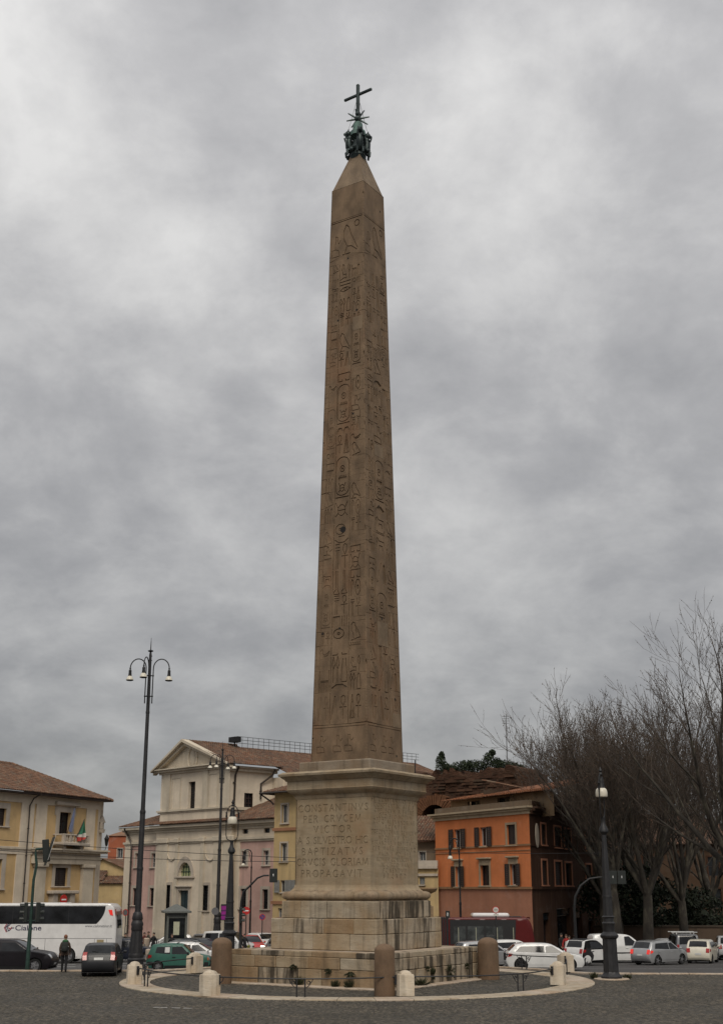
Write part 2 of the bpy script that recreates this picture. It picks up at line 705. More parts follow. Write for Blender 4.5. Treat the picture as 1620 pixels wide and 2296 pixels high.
M_JOINT = joints()
M_COBBLE = island('basalt cobbles', [(0.024, 0.021, 0.016), (0.064, 0.055, 0.042), (0.040, 0.035, 0.027), (0.115, 0.098, 0.073), (0.052, 0.045, 0.035)],
                  0.62, 0.35, 0.4, 0.4, 22, (0.030, 0.028, 0.022))

# ------------------------------------------------------------------ ground
def struct(o):
    o['kind'] = 'structure'
    return o


rd = MB()
prof = [(-60, -0.12), (66, -0.12), (67, -0.12), (72, gz(72)), (80, gz(80)), (90, gz(90)), (98, gz(98)), (140, gz(98)), (300, gz(98)), (2500, gz(98))]
rd.loft([[(-900, y, z), (-60, y, z), (60, y, z), (900, y, z)] for y, z in prof], closed=False, cap0=False, cap1=False)
struct(rd.build('road', M_ASPH))

# edge of the square: a straight kerb that bulges round the back of the ring
KY_L, KY_R = 67.3, 65.2
edge = [(-60, 67.6), (-12.6, KY_L)]
RB = R_RING + 1.15
a_l = math.degrees(math.asin((KY_L - MC.y) / RB))
a_r = math.degrees(math.asin((KY_R - MC.y) / RB))
edge += [(MC.x + RB * math.cos(math.radians(a)), MC.y + RB * math.sin(math.radians(a))) for a in np.linspace(180 - a_l, a_r, 24)]
edge += [(MC.x + RB * math.cos(math.radians(a_r)) + 1.6, KY_R), (60, 62.0)]
sqm = MB()
vo, tris = cdt([(-60, -60), (60, -60)] + edge[::-1])
sqm.add([(p[0], p[1], 0.0) for p in vo], [f for f, i in tris])
struct(sqm.build('square_paving', M_JOINT))

# kerb stones along the edge of the square
kerb = struct(MB().box(-60, -59.8, 67.5, 67.7, -0.2, 0.0).build('kerb', M_KERB))
pts = [Vector((x, y, 0)) for x, y in edge]
stone_me = None
walk = []
for a, b in zip(pts[:-1], pts[1:]):
    n = max(1, int((b - a).length / 0.35))
    walk += [a.lerp(b, i / n) for i in range(n)]
i = 0
while i < len(walk) - 5:
    p = walk[i]
    if abs(p.x) > 24:
        i += 4
        continue
    j = i + (4 if rnd.random() < 0.75 else 5)
    j = min(j, len(walk) - 1)
    q = walk[j]
    d = (q - p)
    L = d.length
    d.normalize()
    n = Vector((-d.y, d.x, 0))
    s = MB()
    M = Matrix.Translation(p) @ Matrix(((d.x, n.x, 0, 0), (d.y, n.y, 0, 0), (0, 0, 1, 0), (0, 0, 0, 1)))
    dz = rnd.uniform(-0.01, 0.01)
    s.cbox(0.012, L - 0.012, -0.02, 0.30, -0.16, 0.075 + dz, 0.025, M)
    s.build('kerb_stone', M_KERB, kerb)
    i = j


def cobbles(name, x0, x1, y0, y1, keep, z, rot=0.0, pitch=0.125, seed=1):
    """small basalt setts in rows, one mesh"""
    r = np.random.RandomState(seed)
    ny = int((y1 - y0) / pitch)
    nx = int((x1 - x0) / pitch)
    gx, gy = np.meshgrid(np.arange(nx), np.arange(ny))
    cx = x0 + (gx + 0.5 * (gy % 2)) * pitch
    cy = y0 + gy * pitch
    cx = cx.ravel() + r.uniform(-0.012, 0.012, nx * ny)
    cy = cy.ravel() + r.uniform(-0.012, 0.012, nx * ny)
    if rot:
        mx, my = (x0 + x1) / 2, (y0 + y1) / 2
        dx, dy = cx - mx, cy - my
        cx, cy = mx + dx * math.cos(rot) - dy * math.sin(rot), my + dx * math.sin(rot) + dy * math.cos(rot)
    ok = keep(cx, cy)
    cx, cy = cx[ok], cy[ok]
    n = len(cx)
    hw = pitch * 0.5 * r.uniform(0.86, 0.97, n)
    hd = pitch * 0.5 * r.uniform(0.86, 0.97, n)
    ang = rot + r.uniform(-0.12, 0.12, n)
    top = z + 0.016 + r.uniform(-0.006, 0.007, n) + 0.010 * np.sin(cx * 0.9) * np.sin(cy * 0.7)
    V = np.zeros((n, 8, 3))
    for k, (sx, sy) in enumerate(((-1, -1), (1, -1), (1, 1), (-1, 1))):
        for lay, (sc, zz) in enumerate(((1.0, z - 0.01), (0.74, None))):
            lx, ly = sx * hw * sc, sy * hd * sc
            V[:, lay * 4 + k, 0] = cx + lx * np.cos(ang) - ly * np.sin(ang)
            V[:, lay * 4 + k, 1] = cy + lx * np.sin(ang) + ly * np.cos(ang)
            V[:, lay * 4 + k, 2] = zz if zz is not None else top + r.uniform(-0.004, 0.004, n)
    Fq = np.array([(4, 5, 6, 7), (0, 1, 5, 4), (1, 2, 6, 5), (2, 3, 7, 6), (3, 0, 4, 7)])
    faces = (np.arange(n)[:, None, None] * 8 + Fq[None]).reshape(-1, 4)
    me = bpy.data.meshes.new(name)
    me.vertices.add(n * 8)
    me.vertices.foreach_set('co', V.reshape(-1))
    me.loops.add(len(faces) * 4)
    me.loops.foreach_set('vertex_index', faces.reshape(-1).astype(np.int32))
    me.polygons.add(len(faces))
    me.polygons.foreach_set('loop_start', np.arange(len(faces), dtype=np.int32) * 4)
    me.update(calc_edges=True)
    me.materials.append(M_COBBLE)
    o = bpy.data.objects.new(name, me)
    COL.objects.link(o)
    o['kind'] = 'stuff'
    o['label'] = 'small dark basalt cobbles paving the square'
    return o


def keep_out(x, y):
    lim = np.where(x < 0, KY_L - 0.1, KY_R - 0.1 - (x - 12) * 0.066)
    far = np.hypot(x - MC.x, y - MC.y) > R_RING + 0.05
    view = np.abs(x) < 3.5 + 0.30 * y
    return far & view & (y < lim)


cobbles('cobbles', -24, 24, 37.0, 67.5, keep_out, 0.0, 0.0, 0.135, 3)
rr = R_RING - 1.35


def keep_in(x, y):
    d = np.hypot(x - MC.x, y - MC.y)
    k = math.radians(-33.3)
    lx = (x - MC.x) * math.cos(k) + (y - MC.y) * math.sin(k)
    ly = -(x - MC.x) * math.sin(k) + (y - MC.y) * math.cos(k)
    return (d < rr - 0.06) & (np.maximum(np.abs(lx), np.abs(ly)) > 4.72)


cobbles('ring_cobbles', -11, 11, 50, 72, keep_in, 0.005, 0.79, 0.135, 5)

# the pale stone ring round the monument, a shallow step of separate slabs
ring = struct(MB().lathe([(0.1, 0.003), (rr, 0.003)], 64, (MC.x, MC.y, 0), cap=False).build('ring_paving', M_JOINT))
NS = 46
for k in range(NS):
    a0, a1 = 2 * PI * k / NS + 0.0012, 2 * PI * (k + 1) / NS - 0.0012
    s = MB()
    m = 3
    dz = rnd.uniform(-0.006, 0.006)
    rings = []
    for i in range(m + 1):
        a = a0 + (a1 - a0) * i / m
        c, sn = math.cos(a), math.sin(a)
        rings.append([(MC.x + r_ * c, MC.y + r_ * sn, z_) for r_, z_ in ((rr, -0.02), (rr, 0.045 + dz), (R_RING - 0.04, 0.06 + dz), (R_RING, 0.035 + dz), (R_RING, -0.03))])
    s.loft(rings)
    s.build('stone', M_RINGST if k % 5 else M_KERB, ring)

# ------------------------------------------------------------------ the obelisk
ROT = math.radians(-33.3)
mon = thing('obelisk', 'tall hieroglyph-carved granite obelisk on a stepped travertine pedestal, topped by a bronze cross', 'obelisk', MC, ROT)


def zc(py, w, px=826):
    """height of a point on the near corner of a square of side w"""
    r = w / math.sqrt(2)
    return at(px, py, MC.y - r * math.cos(math.radians(45) + ROT)).z


W_A, W_B, W_C, W_DIE = 8.25, 5.72, 5.02, 4.17
Z_A, Z_B0, Z_B, Z_C = zc(2139, W_A), zc(2135, W_B), zc(2062, W_B), zc(2021, W_C)
Z_SH0 = zc(1703, 3.18)
W_S0, W_S1 = 3.20, 2.06
Z_S1 = zc(404, W_S1, 820)
Z_PY = Z_S1 + 3.05


def course(parent, w, z0, z1, lengths, off, depth=0.55, mats=(M_TRAV, M_TRAV2, M_TRAV3), proud=0.0):
    """one course of stones on all four sides of a square of side w"""
    h = w / 2
    for side in range(4):
        M = Matrix.Rotation(side * PI / 2, 4, 'Z')
        # the sides take turns at the corners
        x = -h + (0 if side % 2 == 0 else depth)
        end = h - (0 if side % 2 == 0 else depth)
        i = off + side
        first = True
        while x < end - 0.05:
            L = lengths[i % len(lengths)] * rnd.uniform(0.9, 1.1) * (0.6 if first and off % 2 else 1)
            first = False
            i += 1
            if end - (x + L) < 0.5:
                L = end - x
            s = MB()
            j = 0.007
            s.cbox(x + j * (x > -h + 0.01), x + L - j * (x + L < h - 0.01), -h - proud + rnd.uniform(-0.02, 0.02), -h + depth, z0 + 0.005, z1 - 0.005, rnd.uniform(0.014, 0.035), M)
            if side == 1:
                mt = M_STAIN if rnd.random() < 0.8 else M_TRAV2
            else:
                mt = M_STAIN if rnd.random() < 0.16 else rnd.choice(mats)
            s.build('stone', mt, parent)
            x += L


for nm, w, z0, z1, rows in (('lower_step', W_A, 0.0, Z_A, [0.50, 0.34, 0.16]), ('middle_step', W_B, Z_A, Z_B, [0.52, 0.48]), ('pedestal_base', W_C, Z_B, Z_C, [1.0])):
    core = MB()
    core.box(-w / 2 + 0.05, w / 2 - 0.05, -w / 2 + 0.05, w / 2 - 0.05, z0, z1 - 0.03)
    st = core.build(nm, M_STAIN, mon)
    z = z0
    for k, fr in enumerate(rows):
        zz = z + (z1 - z0) * fr
        course(st, w, z, zz, [1.5, 2.1, 1.2, 1.8] if w > 5.5 else [1.9, 1.4, 2.2], k + int(w * 3))
        z = zz
    # pale flags closing the top of the step
    fl = MB()
    fl.box(-w / 2 + 0.5, w / 2 - 0.5, -w / 2 + 0.5, w / 2 - 0.5, z1 - 0.05, z1 - 0.012)
    fl.build('top_slab', M_KERB, mon)
# low border round the foot of the steps
bo = MB()
h = W_A / 2
bo.sq([(h + 0.55, -0.02), (h + 0.55, 0.05), (h + 0.52, 0.07), (h - 0.02, 0.075)], False, False)
bo.build('base_border', M_KERB, mon)

# pedestal mouldings
zt = [zc(y, W_C) for y in (2019, 1999)]
r_t = (zt[1] - zt[0]) / 2
mid = (zt[1] + zt[0]) / 2
tor = MB()
w2 = 4.98 / 2
tor.sq([(w2 - 0.10, Z_C - 0.02)] + [(w2 - r_t * 0.9 + r_t * 1.05 * math.cos(math.radians(a)), mid + r_t * math.sin(math.radians(a))) for a in range(-80, 81, 16)] + [(w2 - 0.25, zt[1] + 0.01), (w2 - 0.28, zt[1] + 0.06)])
tor.build('torus', travertine('stained travertine', (0.31, 0.24, 0.165), 0.6, 0.5, reddish=0.3), mon, smooth=40)
Z_D0, Z_D1 = zc(1990, W_DIE), zc(1784, W_DIE)
ap = MB()
ap.sq([(w2 - 0.27, zt[1] + 0.04), (W_DIE / 2 + 0.10, Z_D0 - 0.10), (W_DIE / 2 + 0.03, Z_D0), (W_DIE / 2 + 0.002, Z_D0 + 0.12)])
ap.build('apophyge', M_DIE, mon, smooth=30)

cw = MB()
C = lambda y, w: (w / 2, zc(y, w))
cw.sq([(W_DIE / 2 + 0.01, Z_D1 - 0.04), C(1782, W_DIE + 0.10), C(1778, W_DIE + 0.12), C(1776, W_DIE + 0.16), C(1772, 4.55), C(1766, 4.78), C(1762, 4.86), C(1761, 4.80), C(1743, 4.80), C(1742, 4.90), C(1738, 5.0),
       C(1733, 5.22), C(1730, 5.30), C(1729.5, 5.42), C(1724.5, 5.46), (2.55, zc(1724.5, 5.46) + 0.10)])
cw.build('cornice', travertine('cornice travertine', (0.315, 0.255, 0.18), 0.5, 0.45), mon, smooth=25)
pl = MB()
zp = zc(1727, 4.05)
pl.cbox(-2.02, 2.02, -2.02, 2.02, zp - 0.2, Z_SH0 + 0.01, 0.05)
pl.build('plinth', travertine('plinth stone', (0.24, 0.20, 0.155), 0.6, 0.45), mon)

# --------- lettering
LET = {
    'A': (0.8, [[(0, 0), (.4, 1), (.8, 0)], [(.15, .36), (.65, .36)]]),
    'B': (0.55, [[(0, 0), (0, 1), (.38, .97), (.46, .76), (.36, .54), (0, .52)], [(.36, .54), (.54, .42), (.54, .16), (.4, .02), (0, 0)]]),
    'C': (0.8, [arc(.46, .5, .46, .5, 50, 310, 9)]),
    'D': (0.75, [[(0, 0), (0, 1), (.4, .97), (.68, .75), (.75, .5), (.68, .25), (.4, .03), (0, 0)]]),
    'E': (0.5, [[(.5, 1), (0, 1), (0, 0), (.5, 0)], [(0, .52), (.4, .52)]]),
    'F': (0.5, [[(.5, 1), (0, 1), (0, 0)], [(0, .52), (.4, .52)]]),
    'G': (0.8, [arc(.46, .5, .46, .5, 50, 305, 9) + [(.74, .42)]]),
    'H': (0.75, [[(0, 0), (0, 1)], [(.75, 0), (.75, 1)], [(0, .52), (.75, .52)]]),
    'I': (0.1, [[(.05, 0), (.05, 1)]]),
    'L': (0.5, [[(0, 1), (0, 0), (.5, 0)]]),
    'M': (0.95, [[(0, 0), (.12, 1), (.48, .1), (.84, 1), (.95, 0)]]),
    'N': (0.8, [[(0, 0), (0, 1), (.8, 0), (.8, 1)]]),
    'O': (0.95, [arc(.48, .5, .48, .5, 0, 360, 12)]),
    'P': (0.55, [[(0, 0), (0, 1), (.4, .97), (.52, .76), (.4, .52), (0, .48)]]),
    'Q': (0.95, [arc(.48, .5, .48, .5, 0, 360, 12), [(.5, .1), (1.0, -.2)]]),
    'R': (0.65, [[(0, 0), (0, 1), (.4, .97), (.5, .76), (.38, .54), (0, .52)], [(.3, .52), (.65, 0)]]),
    'S': (0.5, [[(.46, .86), (.3, 1), (.1, .92), (.04, .74), (.18, .58), (.4, .42), (.48, .22), (.36, .04), (.14, 0), (0, .14)]]),
    'T': (0.75, [[(0, 1), (.75, 1)], [(.375, 1), (.375, 0)]]),
    'V': (0.8, [[(0, 1), (.4, 0), (.8, 1)]]),
    'X': (0.75, [[(0, 0), (.75, 1)], [(0, 1), (.75, 0)]]),
    'Z': (0.7, [[(0, 1), (.7, 1), (0, 0), (.7, 0)]]),
    '.': (0.12, [[(.02, .48), (.1, .52)]]),
    ' ': (0.45, []),
}


def line_strokes(text, x0, x1, zb, h, w):
    adv = sum(LET[c][0] for c in text)
    gap = ((x1 - x0) / h - adv) / max(1, len(text) - 1)
    gap = max(0.08, gap)
    k = (x1 - x0) / (adv + gap * (len(text) - 1))
    out = []
    x = x0
    for c in text:
        a, ls = LET[c]
        for l in ls:
            out += pline([(x + p[0] * k, zb + p[1] * h) for p in l], w)
        # serifs at the feet of the upright strokes
        if c in 'IHTFPRNA':
            for l in ls:
                for p in l:
                    if p[1] in (0, 1) and c in 'IHTPRFN':
                        out.append(seg((x + p[0] * k - h * 0.09, zb + p[1] * h), (x + p[0] * k + h * 0.09, zb + p[1] * h), w * 0.5))
        x += (a + gap) * k
    return out


hd = W_DIE / 2
die = MB()
DT = 0.06
die.box(-hd + DT, hd - DT, -hd + DT, hd - DT, Z_D0 - 0.1, Z_D1)
for sgn in (2, 3):                               # the two plain sides away from the square
    M = Matrix.Rotation(sgn * PI / 2, 4, 'Z')
    die.box(-hd, hd, -hd, -hd + DT, Z_D0, Z_D1, M)
left_lines = [('CONSTANTINVS', 210, 965, 1810.6), ('PER CRVCEM', 270, 890, 1835), ('VICTOR', 380, 790, 1858.5), ('A S SILVESTRO HIC', 205, 965, 1883.5),
              ('BAPTIZATVS', 255, 910, 1908.5), ('CRVCIS GLORIAM', 200, 965, 1932.5), ('PROPAGAVIT', 250, 905, 1958.5)]
fl = lambda u, v, d: (u, -hd + d, v)
fr_ = lambda u, v, d: (hd - d, u, v)
edges_z = [Z_D0]
rows = []
for t, a, b, py in left_lines:
    zz = at(745, py, MC.y - hd * 0.9).z
    rows.append((t, (a - 185) / 800 * W_DIE - hd, (b - 185) / 800 * W_DIE - hd, zz))
for k, (t, a, b, z) in enumerate(rows[::-1]):
    zn = Z_D1 if k == 6 else z + 0.28
    carve(die, rect(-hd, hd, edges_z[-1], zn), line_strokes(t, a + 0.03, b - 0.03, z - 0.15, 0.30, 0.036), fl, 0.032)
    edges_z.append(zn)
right_lines = ['FL CONSTANTIVS AVG', 'CONSTANTINI AVG F', 'OBELISCVM A PATRE', 'LOCO SVO MOTVM', 'DIVQ ALEXANDRIAE', 'IACENTEM', 'TRECENTORVM REMIGVM',
               'IMPOSITVM NAVI', 'MIRANDAE VASTITATIS', 'PER MARE TIBERIMQ', 'MAGNIS MOLIBVS', 'ROMAM CONVECTVM', 'IN CIRCO MAX', 'PONENDVM', 'S P Q R D D']
wid = [.96, .86, .84, .76, .88, .5, .98, .74, .98, .92, .7, .76, .6, .5, .48]
z_hi, z_lo = at(880, 1795, MC.y - 1.5).z, at(880, 1964, MC.y - 1.5).z
prev = Z_D0
for k in range(14, -1, -1):
    z = z_hi + (z_lo - z_hi) * k / 14.0
    zn = Z_D1 if k == 0 else z + (z_hi - z_lo) / 28.0
    wk = wid[k] * W_DIE * 0.5 * 0.98
    carve(die, rect(-hd, hd, prev, zn), line_strokes(right_lines[k], -wk + 0.02, wk - 0.02, z - 0.09, 0.18, 0.026), fr_, 0.03)
    prev = zn
die.build('inscribed_die', M_DIE, mon)

# --------- the shaft with its carved signs
def G(*ls):
    return ls


GLY = {
    'owl': (1.0, 1.0, G([(.1, 0), (.35, .02), (.3, .3), (.12, .55), (.1, .85), (.28, 1), (.45, .92), (.5, .78), (.75, .5), (1, .12), (.7, .1), (.45, .05)], [(.5, .02), (.5, -.0)], [(.45, .78), (.62, .4)])),
    'hawk': (1.0, 1.0, G([(.15, 0), (.3, .25), (.1, .5), (.08, .8), (.25, .98), (.42, .88), (.55, .65), (1, .1)], [(.3, .25), (.6, .22), (.95, .05)], [(.02, 0), (.5, 0)])),
    'duck': (1.0, .8, G([(0, .6), (.15, .75), (.25, .65), (.22, .4), (.45, .25), (.8, .4), (1, .55)], [(.22, .4), (.4, .12), (.8, .2), (1, .5)], [(.45, .12), (.45, 0)])),
    'eye': (1.0, .5, G([(0, .4), (.25, .8), (.6, .9), (1, .5), (.6, .15), (.25, .1), (0, .4)], arc(.5, .5, .14, .3, 0, 360, 6))),
    'mouth': (1.0, .35, G([(0, .5), (.3, 1), (.7, 1), (1, .5), (.7, 0), (.3, 0), (0, .5)])),
    'water': (1.0, .22, G([(0, .1), (.12, .9), (.25, .1), (.38, .9), (.5, .1), (.62, .9), (.75, .1), (.88, .9), (1, .1)])),
    'disc': (.6, .6, G(arc(.5, .5, .45, .45, 0, 360, 10))),
    'disc2': (.6, .6, G(arc(.5, .5, .48, .48, 0, 360, 10), arc(.5, .5, .12, .12, 0, 360, 5))),
    'bar': (1.0, .16, G([(0, .5), (1, .5)])),
    'bars2': (1.0, .3, G([(0, .1), (1, .1)], [(0, .9), (1, .9)])),
    'bars3': (.6, .5, G([(0.1, 0), (.1, 1)], [(.5, 0), (.5, 1)], [(.9, 0), (.9, 1)])),
    'basket': (1.0, .4, G([(0, 1), (1, 1), (.8, .25), (.5, 0), (.2, .25), (0, 1)])),
    'loaf': (.55, .4, G([(0, 0), (0.02, .4), (.25, .9), (.5, 1), (.75, .9), (.98, .4), (1, 0), (0, 0)])),
    'reed': (.35, 1.0, G([(.5, 0), (.5, .45), (.1, .6), (.15, .9), (.4, 1), (.8, .8), (.75, .5), (.5, .4)])),
    'reeds': (.8, 1.0, G([(.15, 0), (.15, .5), (.02, .7), (.15, 1), (.4, .7), (.15, .5)], [(.7, 0), (.7, .5), (.55, .7), (.7, 1), (.95, .7), (.7, .5)])),
    'ankh': (.55, 1.0, G([(.5, 0), (.5, .55), (.2, .75), (.25, .95), (.5, 1), (.75, .95), (.8, .75), (.5, .55)], [(0, .5), (1, .5)])),
    'tri': (.55, 1.0, G([(0, 0), (.5, 1), (1, 0), (0, 0)], [(.25, 0), (.5, .7), (.72, 0)])),
    'snake': (1.0, .35, G([(0, .8), (.12, 1), (.2, .5), (.35, .2), (.5, .7), (.65, .2), (.8, .6), (1, .3)])),
    'cobra': (.8, .9, G([(0, 0), (.5, .1), (.95, .05), (.9, .3), (.4, .3), (.2, .6), (.3, .95), (.55, .9), (.5, .65)])),
    'arm': (1.0, .4, G([(0, .2), (.1, .6), (.2, .35), (.9, .35), (1, .9), (1, .1), (.2, .1), (0, .2)])),
    'leg': (.45, .9, G([(.3, 1), (.3, .2), (0, .1), (0, 0), (.9, 0), (.6, .2), (.55, 1)])),
    'house': (1.0, .6, G([(.65, 0), (1, 0), (1, 1), (0, 1), (0, 0), (.35, 0)], [(.35, 0), (.35, .2)], [(.65, 0), (.65, .2)])),
    'square': (.7, .7, G([(0, 0), (1, 0), (1, 1), (0, 1), (0, 0)], [(.3, .3), (.7, .3), (.7, .7), (.3, .7), (.3, .3)])),
    'serekh': (1.0, 1.4, G([(0, 0), (0, 1), (1, 1), (1, 0)], [(0, .52), (1, .52)], [(0, .46), (1, .46)], [(.16, 0), (.16, .46)], [(.33, 0), (.33, .46)], [(.5, 0), (.5, .46)], [(.66, 0), (.66, .46)], [(.83, 0), (.83, .46)])),
    'board': (1.0, .45, G([(0, 0), (1, 0), (1, .55), (0, .55), (0, 0)], [(.1, .55), (.1, .95)], [(.3, .55), (.3, .95)], [(.5, .55), (.5, .95)], [(.7, .55), (.7, .95)], [(.9, .55), (.9, .95)])),
    'feather': (.4, 1.0, G([(.3, 0), (.3, .7), (.5, 1), (.85, .85), (.7, .6), (.45, .1)])),
    'scarab': (.7, .85, G(arc(.5, .4, .32, .38, 0, 360, 10), [(.18, .6), (0, .95)], [(.82, .6), (1, .95)], [(.2, .4), (.8, .4)], [(.2, .2), (0, 0)], [(.8, .2), (1, 0)])),
    'axe': (.4, 1.0, G([(.3, 0), (.3, 1), (1, .95), (1, .7), (.3, .75)])),
    'djed': (.5, 1.0, G([(.35, 0), (.35, .7)], [(.65, 0), (.65, .7)], [(.1, .75), (.9, .75)], [(.1, .87), (.9, .87)], [(.1, 1), (.9, 1)])),
    'man': (.8, 1.0, G([(0, 0), (.9, 0), (.75, .3), (.4, .35), (.35, .6), (.45, .75), (.4, .98), (.62, .95), (.65, .75), (.75, .6), (1, .75)], [(.4, .35), (.0, .35), (0, 0)])),
    'bull': (1.0, .7, G([(.05, 0), (.1, .5), (0, .7), (.12, .85), (.3, .65), (.9, .65), (1, .3), (.95, 0)], [(.3, 0), (.35, .3), (.7, .3), (.75, 0)])),
    'slash': (.9, 1.0, G([(.0, 0), (.95, 1)], [(.0, 0), (.3, .05)])),
    'hook': (.4, 1.0, G([(.2, 0), (.2, .8), (.45, 1), (.8, .85), (.75, .65)])),
}
SETS = [['owl'], ['hawk'], ['loaf', 'loaf'], ['disc', 'bars3'], ['water'], ['eye'], ['mouth'], ['bar', ], ['bars2'], ['basket'], ['reeds', 'loaf'], ['ankh', 'tri'], ['snake'],
        ['cobra', 'reed'], ['arm'], ['leg', 'leg'], ['house'], ['square', 'bars3'], ['serekh'], ['board'], ['feather', 'feather', 'loaf'], ['scarab'], ['axe', 'axe'], ['djed', 'ankh'], ['man'], ['bull'],
        ['duck'], ['slash', 'loaf'], ['hook', 'disc2'], ['disc2'], ['loaf', 'reed', 'hook'], ['bar'], ['water'], ['mouth', ], ['bars2']]


fill_r = random.Random(3)


def group_strokes(names, x0, x1, z0, z1, w):
    """signs side by side in a field"""
    tot = sum(GLY[n][0] for n in names)
    out = []
    x = x0
    gap = 0.12 * (x1 - x0) if len(names) > 1 else 0
    avail = (x1 - x0) - gap * (len(names) - 1)
    for n in names:
        gw = avail * GLY[n][0] / max(tot, 0.75)
        gh = z1 - z0
        for l in GLY[n][2]:
            if l[0] == l[-1] and len(l) > 3 and fill_r.random() < 0.65:
                out.append([(x + p[0] * gw, z0 + p[1] * gh) for p in l[:-1]])
            out += pline([(x + p[0] * gw, z0 + p[1] * gh) for p in l], w)
        x += gw + gap
    return out


shaft = MB()
H_S = Z_S1 - Z_SH0
wz = lambda z: W_S0 + (W_S1 - W_S0) * (z - Z_SH0) / H_S


def chip(c, z):
    # worn and broken arrises
    a = 0.5 + 0.5 * math.sin(z * 2.3 + c * 1.7) * math.sin(z * 0.71 + c * 2.9)
    b = math.sin(z * 7.9 + c * 4.1) * math.sin(z * 3.3 + c)
    return 0.006 + 0.016 * a * a + (0.045 if b > 0.86 else 0.0) + 0.008 * abs(math.sin(z * 17.0 + c))


def fmap_for(side):
    def fm(u, z, d):
        w = wz(z)
        x, y = u * w, -w / 2 + d
        if abs(u) > 0.4999:
            k = chip(side + (1 if u > 0 else 0), z)
            x -= math.copysign(k, u)
            y += k
        if side == 0:
            return (x, y, z)
        return (-y, x, z)
    return fm


g_r = random.Random(21)
Z_T = zc(478, 2.1, 820)                      # the line below the plain top
for side in (0, 1):
    fm = fmap_for(side)
    # u is a fraction of the width; strokes are laid out in metres of the mean width and scaled back
    def put(outline, strokes, zmid, depth):
        w = wz(zmid)
        ol = []
        for (ua, za_), (ub_, zb_) in zip(outline, outline[1:] + outline[:1]):
            n = max(1, int(abs(zb_ - za_) / 0.14)) if abs(ua) == 0.5 and ua == ub_ else 1
            ol += [(ua + (ub_ - ua) * j / n, za_ + (zb_ - za_) * j / n) for j in range(n)]
        st = [[(p[0] / w, p[1]) for p in s] for s in strokes]
        z_lo, z_hi = min(p[1] for p in ol), max(p[1] for p in ol)
        pts_e = [(uu, z_lo + (z_hi - z_lo) * (j + 0.5) / 24) for uu in (-.486, .486, -.47, .47) for j in range(24) if any(abs(p[0]) == .5 and p[0] * uu > 0 for p in ol)]
        carve(shaft, ol, st, fm, depth, pts_e)
    # plain zone at the foot with a worn scene
    zb = Z_SH0 + 1.75
    w = wz(Z_SH0 + 0.9)
    st = []
    for uu in (-.32, -.02, .18):
        st += group_strokes(['man'], uu * w - 0.25, uu * w + 0.25, Z_SH0 + 0.45, Z_SH0 + 1.25, 0.035)
    st += pline([(-.46 * w, Z_SH0 + 1.62), (.46 * w, Z_SH0 + 1.62)], 0.03)
    put(rect(-.5, .5, Z_SH0, zb), st, Z_SH0 + 0.9, 0.025)
    cols = [(-.5, -.185, 0.024 if side == 0 else 0.04), (-.185, .155, 0.052), (.155, .5, 0.038)]
    for ci, (u0, u1, depth) in enumerate(cols):
        z = zb
        first = True
        last = None
        while z < Z_T - 3.1 + 0.05:
            w = wz(z)
            fw = (u1 - u0) * w
            xl, xr = u0 * w + 0.10 * fw + (0.085 * w if ci == 0 else 0), u1 * w - 0.08 * fw - (0.085 * w if ci == 2 else 0)
            fwid = xr - xl
            st = []
            if first:
                hh = 1.55
                st = group_strokes(['tri', 'ankh'], xl, xr, z + 0.25, z + 1.35, 0.055)
                first = False
            elif (ci == 1 and g_r.random() < 0.05) or (ci != 1 and g_r.random() < 0.03):
                hh = 2.5
                a = (xr - xl) / 2
                cx = (xl + xr) / 2
                oval = arc(cx, z + 2.35 - a * 0.8, a, a * 0.8, 0, 180, 8) + arc(cx, z + 0.3 + a * 0.8, a, a * 0.8, 180, 360, 8)
                st = pline(oval, 0.05, True) + pline([(xl, z + 0.2), (xr, z + 0.2)], 0.06)
                st += group_strokes(['disc2'], xl + .3 * fwid, xr - .25 * fwid, z + 1.55, z + 1.9, 0.05)
                st += group_strokes(['board'], xl + .2 * fwid, xr - .2 * fwid, z + 1.12, z + 1.38, 0.045)
                st += group_strokes(['scarab'], xl + .22 * fwid, xr - .22 * fwid, z + 0.5, z + 0.98, 0.045)
            else:
                names = g_r.choice(SETS)
                while names == last:
                    names = g_r.choice(SETS)
                last = names
                gh = max(GLY[n][1] for n in names) * fwid * g_r.uniform(0.85, 1.25) * (1.3 if GLY[names[0]][1] > 0.75 else 1.0)
                hh = gh + g_r.uniform(0.07, 0.12)
                st = group_strokes(names, xl, xr, z + 0.06, z + 0.06 + gh, g_r.uniform(0.036, 0.055))
            hh = min(hh, Z_T - 3.1 + 0.1 - z) if z + hh > Z_T - 2.6 else hh
            if hh < 0.35:
                hh = max(hh, 0.1)
                st = []
            # column lines
            wl = wz(z + hh / 2)
            if ci > 0:
                st = st + [seg((u0 * wl + 0.02, z + 0.04), (u0 * wl + 0.02, z + hh - 0.03), 0.03)]
            if ci == 0:
                st = st + [seg((u0 * wl + 0.30, z + 0.04), (u0 * wl + 0.30, z + hh - 0.03), 0.022)]
            lo = z
            hi = z + hh
            st = [s for s in st if all(lo <= p[1] <= hi for p in s)]
            put(rect(u0, u1, lo, hi), st, (lo + hi) / 2, depth * g_r.uniform(0.6, 1.25))
            z = hi
            colz = z
        # close the column up to the head scene
        put(rect(u0, u1, z, Z_T - 2.4), [], z, 0.03)
    w = wz(Z_T - 1.2)
    st = group_strokes(['hawk'], -0.12 * w, 0.32 * w, Z_T - 2.15, Z_T - 0.35, 0.06)
    st += group_strokes(['disc'], 0.22 * w, 0.42 * w, Z_T - 0.65, Z_T - 0.25, 0.055)
    st += group_strokes(['man'], -0.42 * w, -0.18 * w, Z_T - 2.15, Z_T - 0.9, 0.035)
